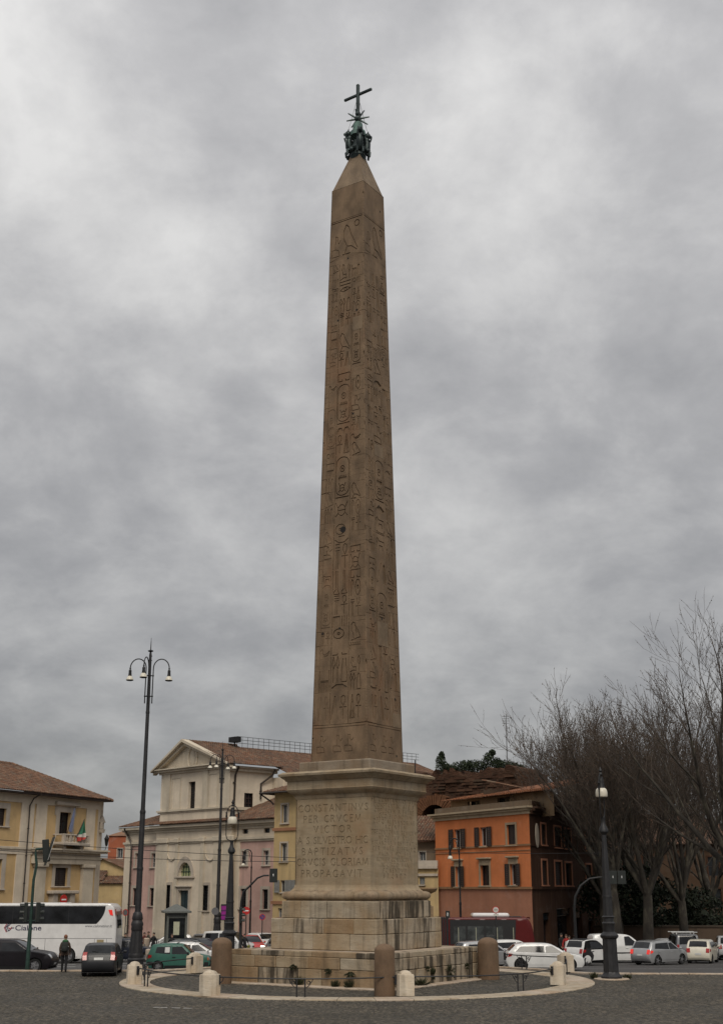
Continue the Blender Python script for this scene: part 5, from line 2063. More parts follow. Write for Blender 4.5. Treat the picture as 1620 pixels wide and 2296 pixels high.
# low attic behind the side parapet
m = MB()
m.box(9.0, LR, 2.6, 6.6, zO + 0.1, zpt + 1.5)
m.build('roof_storey', plaster('brown roof storey', (0.07, 0.045, 0.03), amount=0.6), sidew)
t_ = MB()
tile_roof(t_, (8.6, 2.2, zpt + 1.35), (LR, 2.2, zpt + 1.35), (LR, 6.6, zpt + 2.3), (8.6, 6.6, zpt + 2.3))
t_.build('roof_tile', M_TILE, sidew, kind='stuff', recalc=False)

# ------------------------------------------------------------------ brick ruin
uo = at(1080, 1988, 119)
UA = -32
ru = Bld('brick_ruin', 'massive ruined dark brick wall with a great arch behind the orange building', 'ruin', Vector((uo.x, uo.y, GB)), UA)


def brick_mat():
    m, nt, b = new_mat('old brick')
    t = N(nt, 'ShaderNodeTexCoord')
    mp = N(nt, 'ShaderNodeMapping')
    mp.inputs['Rotation'].default_value = (PI / 2, 0, 0)
    nt.links.new(t.outputs['Object'], mp.inputs[0])
    br = N(nt, 'ShaderNodeTexBrick')
    br.inputs['Scale'].default_value = 2.2
    br.inputs['Mortar Size'].default_value = 0.02
    br.inputs['Color1'].default_value = (0.105, 0.050, 0.031, 1)
    br.inputs['Color2'].default_value = (0.070, 0.037, 0.025, 1)
    br.inputs['Mortar'].default_value = (0.07, 0.05, 0.038, 1)
    nt.links.new(mp.outputs[0], br.inputs[0])
    big = nnoise(nt, 0.35, 6, 0.65)
    mid = nnoise(nt, 1.6, 5, 0.65, (0.6, 1, 2.2))
    base = nmix(nt, nramp(nt, big, [(0.4, 0.0), (0.7, 0.8)]), br.outputs[0], (0.06, 0.036, 0.024))
    base = nmix(nt, nramp(nt, mid, [(0.5, 0.0), (0.75, 0.8)]), base, (0.125, 0.078, 0.052))
    nt.links.new(base, b.inputs['Base Color'])
    b.inputs['Roughness'].default_value = 0.95
    b.inputs['Specular IOR Level'].default_value = 0.1
    nbump(nt, b, nmath(nt, 'ADD', mid, nmath(nt, 'MULTIPLY', br.outputs[1], 0.2)), 0.9, 0.25)
    return m


M_BRICK = brick_mat()
PR = lambda x, y: ru.p(*Z66(x, y))
rr2 = random.Random(11)
top = [(0, 330), (200, 340), (390, 335), (440, 318), (520, 322), (600, 318), (660, 325), (760, 318), (850, 300), (960, 294), (1100, 292), (1200, 286), (1290, 290), (1380, 284), (1450, 290)]
tp_ = []
for (xa, ya2), (xb_, yb2) in zip(top[:-1], top[1:]):
    for k in range(3):
        u = k / 3
        q = PR(xa + (xb_ - xa) * u, ya2 + (yb2 - ya2) * u)
        tp_.append((q[0], q[1] + rr2.uniform(-0.40, 0.40)))
tp_.append(PR(1452, 300))
tp_ += [PR(1462, 380), PR(1458, 470), PR(1475, 560)]
xR = PR(1475, 560)[0]
acx, acz = PR(452, 905)
ar = (PR(620, 905)[0] - PR(285, 905)[0]) / 2
hole_a = [(acx - ar, 0)] + [(acx + ar * math.cos(a), acz + ar * math.sin(a)) for a in np.linspace(PI, 0, 13)] + [(acx + ar, 0)]
poly = [(tp_[0][0], 0)] + [(acx - ar, 0)] + hole_a[1:-1] + [(acx + ar, 0), (xR, 0)] + tp_[::-1]
gxs = np.arange(tp_[0][0], xR, 1.1)
pts_ = [(x + rr2.uniform(-.3, .3), z + rr2.uniform(-.3, .3)) for x in gxs for z in np.arange(8, 24, 0.9)]
vo, tris = cdt(poly, (), pts_)
m = MB()
dsp = {}
def dy(x, z):
    return 0.22 * math.sin(x * 0.8 + z * 0.5) * math.sin(z * 0.9) + 0.10 * math.sin(x * 2.1 - z * 1.7)
m.add([(p[0], dy(p[0], p[1]), p[1]) for p in vo], [f_ for f_, i_ in tris])
for (a, b) in zip(poly, poly[1:] + poly[:1]):
    m.quad((a[0], dy(*a), a[1]), (b[0], dy(*b), b[1]), (b[0], 6 + dy(*b), b[1]), (a[0], 6 + dy(*a), a[1]))
rwall = m.build('wall', M_BRICK, ru.o, smooth=75)
rub = MB()
z_top = max(q[1] for q in tp_)
for _ in range(520):
    x, z = rr2.uniform(tp_[0][0] + 3, xR - 0.8), z_top - 0.5 - 9.0 * rr2.random()
    z = round(z / 0.28) * 0.28
    if math.hypot(x - acx, z - acz) < ar * 1.7 or z < acz:
        continue
    zz_ = min((q[1] for q in tp_ if abs(q[0] - x) < 0.9), default=0)
    if z > zz_ - 0.35:
        continue
    l_, h_, d_ = rr2.uniform(0.3, 1.3), rr2.uniform(0.12, 0.24), rr2.uniform(0.03, 0.16)
    rub.box(x, x + l_, dy(x, z) - d_, dy(x, z) + 0.5, z, z + h_)
rub.build('brick_course', island('rubble brick', [(0.08, 0.040, 0.026), (0.052, 0.030, 0.021), (0.105, 0.058, 0.037), (0.034, 0.022, 0.016), (0.095, 0.066, 0.046)], 0.95, 0.8, 0.1, 0.8, 6), rwall, kind='stuff')
m = MB()
m.box(acx - ar - 1, acx + ar + 1, 5.2, 5.6, 0, acz + ar + 1)
m.build('back_wall', M_BRICK, ru.o)
vs_ = MB()
nv = 26
for i in range(nv):
    a0, a1 = PI * i / nv + 0.012, PI * (i + 1) / nv - 0.012
    r0, r1 = ar - 0.05, ar * 1.62 + rr2.uniform(-0.15, 0.1)
    q = [(acx + r * math.cos(a), acz + r * math.sin(a)) for r, a in ((r0, a0), (r1, a0), (r1, a1), (r0, a1))]
    d = -0.55 + rr2.uniform(-0.06, 0.06)
    v = MB()
    v.loft([[(p[0], d, p[1]) for p in q], [(p[0], 0.9, p[1]) for p in q]])
    v.build('voussoir', island('arch brick', [(0.15, 0.066, 0.034), (0.115, 0.055, 0.032), (0.17, 0.083, 0.045), (0.09, 0.045, 0.028)], 0.95, 0.8, 0.1, 0.6, 12), rwall)

# ------------------------------------------------------------------ small house between pedestal and orange building
to = at(925, 1988, 109)
hs = Bld('house', 'small cream house with a railed terrace squeezed between pedestal and orange building', 'house', Vector((to.x, to.y, GB)), -20)
RH = lambda *b: hs.r(Z5, *b)
HH = lambda x, y: hs.p(*Z5(x, y))[1]
xw = hs.p(*Z5(190, 1000))[0]
z1_, z2_ = HH(100, 975), HH(100, 775)
b1, b2 = RH(42, 90, 852, 925), RH(42, 84, 1055, 1112)
m = MB()
wall(m, rect(-3, xw, 0, z1_), [hole(b2)])
m.build('wall', M_YEL2, hs.o)
wall_u = MB()
b1 = hs.r(Z5, 42, 90, 852, 925, 2.0)
z2_ = hs.p(*Z5(100, 775), 2.0)[1]
wall(wall_u, rect(-3, xw + 1, z1_, z2_), [hole(b1)], 2.0)
wall_u.build('upper_wall', plaster('grey brown render', (0.26, 0.19, 0.13)), hs.o)
window(hs.o, b2, sur=0.0, bars=(2, 1), fm=M_GREYSH, pm=M_PANE, closed=True, shm=M_GREYSH)
window(hs.o, b1, sur=0.1, bars=(2, 1), fm=M_FRAMEW, pm=M_PANE, y=2.0)
m = MB()
m.box(-3, xw, -0.3, -0.003, z1_ - 0.1, z1_ + 0.1)
m.box(-3, xw, -0.15, -0.003, z1_ - 0.7, z1_ - 0.5)
m.box(-3, xw, -0.2, 0.05, z1_ + 0.103, z1_ + 0.55)
m.build('terrace_parapet', M_STONE, hs.o)
roof_part(hs.o, [((-3, 1.2, z2_ + 0.1), (xw + 1, 1.2, z2_ + 0.1), (xw + 1, 6, z2_ + 2.4), (-3, 6, z2_ + 2.4))])

# ================================================================== street furniture
ZA = lambda x, y: ((x / 4.765) * S, (2380 + y / 4.765) * S)
ZB = lambda x, y: ((240 + x / 4.5) * S, (2440 + y / 4.5) * S)
ZC = lambda x, y: ((380 + x / 4.5) * S, (2400 + y / 4.5) * S)
ZD = lambda x, y: ((1180 + x / 4.5) * S, (2400 + y / 4.5) * S)
ZE = lambda x, y: ((1560 + x / 4.5) * S, (2440 + y / 4.5) * S)


def hgt(p, px, py):
    """height above the ground point p of what is seen at a pixel"""
    return at(px, py, p.y).z - p.z


# ------------------------------------------------------------------ pale stone bollards on the ring
BOL = [((300, 2209), 'squat pale stone bollard at the left end of the ring, nearest the fluted lamp base'), ((470, 2235), 'pale stone bollard in front of the left granite bollard, stained at its foot'),
       ((908, 2235), 'pale stone bollard standing in front of the right half of the lower step'), ((1251, 2210), 'pale stone bollard at the right of the ring, in front of another one'),
       ((436, 2183), 'pale stone bollard on the far left of the ring before the green car'), ((1268, 2181), 'pale stone bollard on the far right of the ring, half hidden by another')]
bol_pos = []
rb = random.Random(4)
for (px, py), lab in BOL:
    p = gr(px, py, False)
    p.z = 0.05
    bol_pos.append(p)
    b = MB()
    h = 0.80 + rb.uniform(-0.02, 0.02)
    prof = [(0.345, 0), (0.335, 0.02), (0.335, h - 0.05), (0.31, h), (0.235, h + 0.015), (0.225, h + 0.05), (0.17, h + 0.11), (0.09, h + 0.14), (0.02, h + 0.15)]
    n = 16
    rings = []
    for r, z in prof:
        ring = []
        for j in range(n):
            a = 2 * PI * j / n
            k = 1.0 / max(abs(math.cos(a)), abs(math.sin(a)))
            k = 1 + (k - 1) * 0.62
            ring.append((r * k * math.cos(a) * rb.uniform(0.99, 1.01), r * k * math.sin(a) * rb.uniform(0.99, 1.01), z))
        rings.append(ring)
    b.loft(rings)
    o = b.build('stone_bollard', M_WHITE, smooth=35, loc=p)
    o.rotation_euler = (rb.uniform(-.012, .012), rb.uniform(-.012, .012), math.atan2(MC.y - p.y, MC.x - p.x))
    tag(o, lab, 'bollard', 'pale stone bollards round the ring')
# ------------------------------------------------------------------ dark granite guard stones at the corners
for (px, py), top, wpx, lab in (((495, 2206), 2100, 45, 'tall rounded brown granite bollard at the left corner of the lower step'),
                                ((862, 2234), 2114, 45, 'tall rounded brown granite bollard at the near corner of the steps'),
                                ((1095, 2197), 2100, 46, 'tall rounded grey brown granite bollard at the right corner of the lower step')):
    p = gr(px, py, False)
    h = hgt(p, px, top) * 0.985
    r = wpx * p.y / F / 2 * 0.975
    b = MB()
    prof = [(r * 1.0, 0), (r * 1.02, 0.1), (r * 0.99, h * 0.5), (r * 0.97, h - r * 0.62)] + [(max(0.03, r * 0.97 * math.cos(a)), h - r * 0.62 + r * 0.62 * math.sin(a)) for a in np.linspace(0.15, PI / 2, 8)]
    b.lathe(prof, 24)
    o = b.build('granite_bollard', M_GRAN, smooth=50, loc=p)
    tag(o, lab, 'bollard', 'granite guard stones at the corners')

# ------------------------------------------------------------------ iron railings between the bollards
def rail(a, b, lab, frac=0.5, pair=True, end_r=0.36, h=0.68):
    a, b = Vector(a), Vector(b)
    a.z = b.z = 0
    d = (b - a).normalized()
    t = thing('railing', lab, 'railing', a + Vector((0, 0, 0.05)), math.atan2(d.y, d.x), 'iron railings round the ring')
    L = (b - a).length
    m = MB()
    # the bar bows outward with the ring
    mid = (a + b) / 2
    rad = mid - MC
    rad.z = 0
    bow = (R_RING - 0.75) - rad.length
    nrm = Vector((-d.y, d.x, 0))
    sgn = 1 if nrm.dot(rad) > 0 else -1
    bowf = lambda u: sgn * max(0.0, bow) * 4 * u * (1 - u) * 0.8
    pts = [(end_r + (L - 2 * end_r) * u, bowf(end_r / L + (1 - 2 * end_r / L) * u) - bowf(end_r / L), h - 0.02 * math.sin(PI * u)) for u in np.linspace(0, 1, 13)]
    m.tube(pts, 0.028, 6)
    m.build('rail', M_IRON, t)
    for x, s_ in ((end_r, 1), (L - end_r, -1)):
        m = MB()
        m.cbox(x - 0.05, x + 0.05, -0.05, 0.05, h - 0.28, h + 0.08, 0.01)
        m.tube([(x + s_ * 0.05, 0, h - 0.22), (x + s_ * 0.13, 0, h - 0.14), (x + s_ * 0.16, 0, h - 0.03)], 0.02, 5)
        m.build('wall_bracket', M_IRON, t)
    k = 0.16 if pair else 0.0
    for sx in ((-1, 1) if pair else (1,)):
        u = frac
        x = L * u + sx * k
        y = bowf(u) - bowf(end_r / L)
        m = MB()
        m.tube([(x, y, 0), (x, y, h - 0.02)], 0.030, 6)
        m.build('post', M_IRON, t)
        m = MB()
        sp = [(x + sx * (0.03 + 0.0 * i), y, h - 0.42 + 0.0) for i in range(1)]
        sp = [(x + sx * (0.04 + 0.27 * v), y, h - 0.34 + 0.30 * v ** 1.6) for v in np.linspace(0, 1, 6)]
        m.tube(sp, 0.016, 5)
        cc = Vector((x + sx * 0.14, y, h - 0.16))
        m.tube([(cc.x + 0.075 * math.cos(a) * (1 - a / 16), y, cc.z + 0.075 * math.sin(a) * (1 - a / 16)) for a in np.linspace(0, 8, 14)], 0.014, 5)
        m.build('scroll_bracket', M_IRON, t)
    return t


rail(bol_pos[0], bol_pos[1], 'iron railing joining the two left bollards with a pair of scrolled posts', 0.22)
rail(bol_pos[1], bol_pos[2], 'long front iron railing with a pair of scrolled posts before the lower step', 0.47)
rail(bol_pos[2], bol_pos[3], 'front right iron railing with twin posts below the right granite bollard', 0.57)
rail(bol_pos[3], bol_pos[5], 'short iron railing turning back between the two right bollards', 0.72, False)
rail(bol_pos[0], bol_pos[4], 'iron railing on the far left of the ring behind the first bollard', 0.30)
far_end = gr(1120, 2172, False)
rail(bol_pos[5], far_end, 'far right iron railing in front of the white hatchback', 0.62)

# ------------------------------------------------------------------ lamp posts
def fluted(mb, prof, n=16, depth=0.06):
    rings = []
    for r, z in prof:
        rings.append([(r * (1 - depth * (j % 2)) * math.cos(2 * PI * j / (2 * n)), r * (1 - depth * (j % 2)) * math.sin(2 * PI * j / (2 * n)), z) for j in range(2 * n)])
    mb.loft(rings)


def bell(par, x, y, z):
    """pendant bell lamp hung at a point"""
    m = MB()
    m.lathe([(0.03, 0.06), (0.055, 0.0), (0.03, -0.05), (0.075, -0.10), (0.085, -0.16), (0.08, -0.22), (0.10, -0.43)], 12, (x, y, z))
    m.build('lamp_cap', M_DKIRON, par, smooth=35)
    m = MB()
    m.lathe([(0.10, -0.432), (0.15, -0.50), (0.19, -0.58), (0.205, -0.645), (0.17, -0.65)], 14, (x, y, z))
    m.build('lamp_shade', M_OPAL, par, smooth=50)
    m = MB()
    m.lathe([(0.21, -0.648), (0.21, -0.675), (0.14, -0.70), (0.03, -0.71)], 14, (x, y, z))
    m.build('lens', M_DKIRON, par, smooth=35)


def tall_lamp(p, H, arms, lab, rz=0.0):
    t = thing('street_lamp', lab, 'street lamp', p, rz, 'tall street lamps with hanging bells')
    m = MB()
    m.lathe([(0.56, 0), (0.55, 0.14), (0.48, 0.20), (0.44, 0.40)], 8)
    m.lathe([(0.44, 0.405), (0.41, 0.58), (0.43, 0.68), (0.36, 0.76), (0.38, 0.88), (0.35, 0.98)], 20)
    fluted(m, [(0.36, 0.983), (0.34, 1.4), (0.285, 2.1)], 12, 0.10)
    m.lathe([(0.29, 2.103), (0.32, 2.18), (0.30, 2.30), (0.33, 2.42), (0.30, 2.52), (0.26, 2.62), (0.29, 2.70), (0.25, 2.95), (0.19, 3.05)], 20)
    m.build('base', M_IRON, t, smooth=35)
    m = MB()
    m.lathe([(0.165, 3.053), (0.16, 5.2), (0.15, 5.4), (0.145, 8.1), (0.12, 8.4), (0.095, H - 3.3), (0.075, H - 1.0)], 14)
    for z, r in ((5.25, 0.185), (8.2, 0.165), (H - 4.2, 0.115)):
        m.lathe([(r * 0.9, z - 0.09), (r, z), (r * 0.9, z + 0.09)], 14)
    m.build('pole', M_IRON, t, smooth=35)
    # cage of rods and swan-neck arms
    zc_, zl = H - 2.15, H - 3.30
    for a in arms:
        ca_, sa = math.cos(a), math.sin(a)
        R_ = lambda r, z: (r * ca_, r * sa, z)
        m = MB()
        m.tube([R_(0.20, zl - 0.40), R_(0.20, zc_ + 0.3)] + [R_(0.20 + 0.44 - 0.44 * math.cos(b), zc_ + 0.42 + 0.52 * math.sin(b)) for b in np.linspace(0.1, PI, 12)], 0.032, 6)
        m.tube([R_(0.05, zl), R_(0.22, zl)], 0.035, 5)
        m.tube([R_(0.05, zc_), R_(0.22, zc_)], 0.035, 5)
        m.ball(R_(0.20, zl), 0.058, 6, 5)
        m.ball(R_(0.20, zc_), 0.058, 6, 5)
        m.build('arm', M_DKIRON, t, smooth=40)
        bell(t, 1.08 * ca_, 1.08 * sa, zc_ + 0.40)
    m = MB()
    m.lathe([(0.08, H - 1.0), (0.05, H - 0.82), (0.15, H - 0.78), (0.16, H - 0.74), (0.03, H - 0.68), (0.02, H - 0.3), (0.008, H)], 8)
    m.tube([(0.0, 0, H - 1.05), (0.11, -0.03, H - 1.05)], 0.022, 5)
    m.tube([(0.0, 0, H - 1.30), (0.11, -0.03, H - 1.30)], 0.022, 5)
    m.build('finial', M_DKIRON, t, smooth=35)
    return t


p = at(303, 2172, 69.3)
p.z = gz(69.3)
H1 = hgt(p, 341, 1430)
tall_lamp(p, H1, [math.radians(4), math.radians(184), math.radians(262)], 'tall grey street lamp with three bell lamps and a fluted base, left of the ring')
p2 = at(486, 2105, 113)
p2.z = gz(113)
tall_lamp(p2, hgt(p2, 503, 1662), [math.radians(a) for a in (10, 62, 190, 242)], 'tall slender street lamp with four bell lamps in front of the church', 0.1)


def lantern_post(p, H, lab, rz=0.0):
    """cast iron column with a lyre frame and an opal bowl"""
    t = thing('lantern_post', lab, 'lantern', p, rz, 'cast iron lantern posts')
    m = MB()
    m.lathe([(0.50, 0), (0.50, 0.16), (0.42, 0.24), (0.36, 0.36)], 8)
    fluted(m, [(0.36, 0.363), (0.34, 1.2), (0.335, 1.80)], 12, 0.06)
    m.lathe([(0.34, 1.803), (0.42, 1.88), (0.43, 1.96), (0.34, 2.06), (0.27, 2.12), (0.28, 2.45), (0.31, 2.50), (0.25, 2.57), (0.25, 2.72), (0.30, 2.78), (0.24, 2.84)], 16)
    m.build('base', M_IRON, t, smooth=35)
    m = MB()
    zt = H - 2.75
    fluted(m, [(0.235, 2.843), (0.20, 4.2), (0.11, zt - 0.45)], 12, 0.05)
    m.lathe([(0.22, 3.62), (0.235, 3.68), (0.22, 3.74)], 14)
    m.lathe([(0.11, zt - 0.447), (0.22, zt - 0.30), (0.22, zt - 0.18), (0.12, zt), (0.09, zt + 0.2), (0.13, zt + 0.36)], 14)
    m.build('pole', M_IRON, t, smooth=35)
    for s in (-1, 1):
        m = MB()
        pts = [(s * 0.08, 0, zt + 0.34), (s * 0.30, 0, zt + 0.46), (s * 0.36, 0, zt + 0.70), (s * 0.36, 0, zt + 1.6), (s * 0.36, 0, zt + 1.85), (s * 0.31, 0, zt + 2.15), (s * 0.17, 0, zt + 2.36), (s * 0.04, 0, zt + 2.42)]
        m.tube(pts, 0.030, 6)
        m.lathe([(0.032, -0.22), (0.06, -0.1), (0.042, 0.08), (0.07, 0.13), (0.03, 0.18)], 8, (s * 0.36, 0, zt + 1.85))
        m.build('lyre_arm', M_DKIRON, t, smooth=40)
    m = MB()
    m.lathe([(0.07, 2.35), (0.10, 2.40), (0.045, 2.50), (0.09, 2.58), (0.02, 2.75)], 8, (0, 0, zt))
    m.lathe([(0.05, 2.3), (0.11, 2.26), (0.11, 2.18), (0.13, 2.14), (0.13, 2.05), (0.16, 1.85), (0.19, 1.75)], 12, (0, 0, zt))
    m.build('lamp_cap', M_DKIRON, t, smooth=35)
    m = MB()
    m.lathe([(0.19, 1.747), (0.255, 1.68), (0.285, 1.55), (0.285, 1.38), (0.27, 1.34)], 16, (0, 0, zt))
    m.build('lamp_bowl', M_OPAL, t, smooth=50)
    return t


p3_ = gr(1370, 2197, False)
lantern_post(p3_, hgt(p3_, 1343, 1720), 'big dark cast iron lantern post with white bowl on the square right of the ring', 1.1)
m = MB()
m.lathe([(0.82, 0.002), (0.82, 0.05), (0.77, 0.07), (0.45, 0.075)], 20)
tag(m.build('lamp_plinth', M_KERB, loc=p3_, smooth=30), 'low round stone kerb under the right cast iron lantern post', 'plinth')
w = MB()
weed(w, (0, 0, 0), 0.35, 0.3, 60, wr)
tag(w.build('weed', M_WEED, loc=p3_ + Vector((0.82, 0.3, 0.02)), recalc=False), 'weed growing on the right of the lantern post foot', 'weed')
w = MB()
weed(w, (0, 0, 0), 0.3, 0.42, 60, wr)
tag(w.build('weed', M_WEED, loc=p3_ + Vector((-0.78, 0.3, 0.02)), recalc=False), 'weed growing on the left of the lantern post foot', 'weed')
p4_ = at(512, 2150, 77)
p4_.z = gz(77)
lantern_post(p4_, hgt(p4_, 519, 1793), 'dark cast iron lantern post with lyre frame and white bowl behind the left granite bollard')


def neck_lamp(p, H, reach, drop, lab, rz):
    t = thing('street_lamp', lab, 'street lamp', p, rz)
    m = MB()
    m.lathe([(0.22, 0), (0.20, 0.5), (0.13, 0.7), (0.09, 0.9), (0.075, H * 0.45), (0.10, H * 0.46), (0.065, H * 0.48), (0.055, H * 0.8), (0.085, H * 0.81), (0.05, H * 0.83)], 10)
    r = reach / 2
    m.tube([(0, 0, H * 0.82), (0, 0, H - r)] + [(-r + r * math.cos(a), 0, H - r + r * math.sin(a)) for a in np.linspace(0, PI, 9)] + [(-reach, 0, H - r - drop * 0.4)], 0.045, 6)
    m.tube([(-0.02, 0, H * 0.86), (-r * 0.6, 0, H - r * 0.7), (-r, 0, H - r * 0.4)], 0.025, 5)
    m.build('pole', M_DKIRON, t, smooth=40)
    m = MB()
    z0 = H - r - drop * 0.4
    m.lathe([(0.04, 0.1), (0.09, 0.0), (0.10, -0.2), (0.07, -0.3), (0.10, -0.62)], 10, (-reach, 0, z0))
    m.build('lamp_cap', M_DKIRON, t, smooth=40)
    m = MB()
    m.lathe([(0.10, -0.623), (0.16, -0.70), (0.18, -0.82), (0.14, -0.85)], 12, (-reach, 0, z0))
    m.build('lamp_shade', M_OPAL, t, smooth=50)


q = at(560, 2095, 117)
q.z = GB
neck_lamp(q, hgt(q, 563, 1905), 0.75, 0.5, 'slim swan-neck street lamp in front of the pink church wing', 0.15)
q = at(1032, 2060, 91)
q.z = gz(91)
neck_lamp(q, hgt(q, 1020, 1880), 0.70, 0.5, 'slim swan-neck street lamp before the orange building', -0.5)


# ------------------------------------------------------------------ traffic lights
M_HOUS = plain('signal housing', (0.012, 0.016, 0.014), 0.5)
M_REDL = plain('red signal', (0.5, 0.02, 0.01), 0.4, emit=(1.0, 0.05, 0.02), es=0.6)
M_LENS = plain('dark lens', (0.03, 0.03, 0.03), 0.25)


def signal(par, M, lit=None, big=1.0):
    m = MB()
    m.cbox(-0.15 * big, 0.15 * big, -0.08, 0.10, -0.5 * big, 0.5 * big, 0.03, M)
    for k in range(3):
        z = (0.33 - 0.33 * k) * big
        # hood over each lens
        n = 8
        r0 = 0.125 * big
        ring = lambda y, s: [M @ Vector((r0 * s * math.cos(a), y, z + r0 * s * math.sin(a))) for a in np.linspace(-0.5, PI + 0.5, n)]
        A, B, C_, D = ring(-0.083, 1.0), ring(-0.30, 1.0), ring(-0.30, 0.93), ring(-0.083, 0.93)
        for i in range(n - 1):
            m.add([A[i], A[i + 1], B[i + 1], B[i]], [(0, 1, 2, 3)])
            m.add([C_[i], C_[i + 1], D[i + 1], D[i]], [(0, 1, 2, 3)])
    h = m.build('signal_head', M_HOUS, par)
    for k in range(3):
        z = (0.33 - 0.33 * k) * big
        m = MB()
        m.lathe([(0.11 * big, 0.0), (0.08 * big, 0.02), (0.01, 0.03)], 10, M=M @ Matrix.Translation((0, -0.083, z)) @ Matrix.Rotation(PI / 2, 4, 'X'))
        m.build('lens', M_REDL if lit == k else M_LENS, h)
    return h


def T3(x, y, z, rz=0.0):
    return Matrix.Translation((x, y, z)) @ Matrix.Rotation(rz, 4, 'Z')


p = at(61, 2178, 68.0)
p.z = gz(68)
t = thing('traffic_light', 'green traffic light mast curving over the road beside the white coach', 'traffic light', p)
zk_ = hgt(p, 90, 1903)
m = MB()
xa = at(108, 1903, p.y).x - p.x
x9 = xa - 0.62
m.lathe([(0.15, 0), (0.13, 0.1), (0.11, 0.12), (0.10, 2.2), (0.085, 2.25)], 10)
m.tube([(0, 0, 2.2), (0.0, 0, zk_ - 1.6), (0.10, 0, zk_ - 0.8), (0.3 * x9, 0, zk_ - 0.25), (x9 * 0.7, 0, zk_ - 0.02), (x9 + 0.5, 0, zk_ + 0.03)], [0.085, 0.075, 0.07, 0.065, 0.06, 0.06], 8)
m.build('mast', M_GREENIRON, t, smooth=40)
signal(t, T3(x9 + 0.55, -0.1, zk_ - 0.1, math.radians(200)) @ Matrix.Rotation(0.12, 4, 'Y'), None, 1.15)
m = MB()
Mb = T3(x9 + 0.72, -0.05, zk_ - 0.1, math.radians(20)) @ Matrix.Rotation(0.25, 4, 'Y')
m.box(-0.02, 0.02, -0.42, 0.42, -0.78, 0.72, Mb)
bp = m.build('backplate', M_HOUS, t)
m = MB()
m.box(0.022, 0.03, -0.46, -0.36, -0.5, 0.85, Mb)
m.build('plate_edge', M_WHITEP, bp)
zs_ = hgt(p, 66, 2046)
signal(t, T3(-0.30, 0.0, zs_, math.radians(-70)))
signal(t, T3(0.34, 0.05, zs_, math.radians(120)))
m = MB()
m.box(-0.22, 0.26, -0.03, 0.03, zs_ + 0.42, zs_ + 0.47)
m.box(-0.22, 0.26, -0.03, 0.03, zs_ - 0.42, zs_ - 0.37)
m.build('bracket', M_GREENIRON, t)

p = gr(130, 2150)
t = thing('traffic_light', 'slim traffic light pole with two heads beside the man with the backpack', 'traffic light', p)
zt_ = hgt(p, 143, 2004)
m = MB()
m.lathe([(0.15, 0), (0.13, 0.1), (0.10, 0.12), (0.09, 2.4), (0.07, zt_)], 10)
m.build('mast', M_GREENIRON, t, smooth=40)
zs_ = hgt(p, 138, 2046)
signal(t, T3(-0.36, 0.0, zs_, math.radians(-75)), None, 1.1)
signal(t, T3(0.38, 0.05, zs_, math.radians(70)), 0, 1.1)
m = MB()
m.box(-0.28, 0.30, -0.03, 0.03, zs_ + 0.44, zs_ + 0.49)
m.build('bracket', M_GREENIRON, t)


def disc_sign(par, M, r, face, rim, bar=None, rimw=0.86):
    m = MB()
    m.lathe([(r, -0.012), (r, 0.012)], 20, M=M @ Matrix.Rotation(PI / 2, 4, 'X'))
    s = m.build('sign_disc', rim, par)
    m = MB()
    m.lathe([(r * rimw, 0.0), (0.001, 0.0)], 20, M=M @ Matrix.Translation((0, -0.016, 0)) @ Matrix.Rotation(PI / 2, 4, 'X'), cap=False)
    m.build('sign_face', face, s)
    if bar == 'bar':
        m = MB()
        m.box(-r * 0.66, r * 0.66, -0.024, -0.020, -r * 0.14, r * 0.14, M)
        m.build('white_bar', M_WHITEP, s)
    if bar == 'slash':
        m = MB()
        m.box(-r * 0.8, r * 0.8, -0.024, -0.020, -r * 0.09, r * 0.09, M @ Matrix.Rotation(math.radians(45), 4, 'Y'))
        m.build('red_slash', rim, s)
    if bar == 'arrows':
        m = MB()
        m.box(-r * 0.5, r * 0.5, -0.024, -0.020, -r * 0.07, r * 0.07, M)
        m.build('mark', M_BLACK, s)
    return s


M_SRED = plain('sign red', (0.42, 0.018, 0.015), 0.5)
M_SBLUE = plain('sign blue', (0.05, 0.05, 0.16), 0.5)
M_SBACK = plain('sign back grey', (0.11, 0.11, 0.115), 0.5)
disc_sign(t, T3(0.16, -0.05, hgt(p, 143, 2017), math.radians(58)), 0.36, M_SRED, M_SRED, 'bar', 0.99)

p = gr(537, 2126)
p = Vector((at(540, 2060, 93).x, 93, gz(93)))
t = thing('traffic_light', 'black traffic light mast arching to a head in front of the tall yellow house', 'traffic light', p)
za = hgt(p, 600, 1963)
xa = at(600, 1963, p.y).x - p.x
m = MB()
m.lathe([(0.16, 0), (0.13, 0.1), (0.115, 0.12), (0.10, 3.0)], 10)
zr_ = hgt(p, 548, 2010)
m.tube([(0, 0, 2.9), (0, 0, zr_ - 0.4), (0.12, 0, zr_ + 0.3), (xa * 0.3, 0, za - 0.75), (xa * 0.6, 0, za - 0.18), (xa * 0.85, 0, za), (xa + 0.1, 0, za)], [0.10, 0.085, 0.08, 0.07, 0.065, 0.06, 0.06], 8)
m.build('mast', M_DKIRON, t, smooth=40)
xh = at(613, 1963, p.y).x - p.x
m = MB()
m.cbox(xh - 0.28, xh + 0.28, -0.06, 0.06, za - 0.48, za + 0.48, 0.02)
bp = m.build('backplate', M_HOUS, t)
signal(bp, T3(xh, 0.08, za, PI), None, 0.9)
m = MB()
m.box(xh - 0.02, xh + 0.02, -0.068, -0.061, za - 0.06, za + 0.12)
m.box(xh - 0.05, xh - 0.021, -0.068, -0.061, za + 0.02, za + 0.09)
m.build('white_mark', M_WHITEP, bp)
signal(t, T3(0.0, -0.16, hgt(p, 540, 2052), math.radians(90)), None, 1.1)

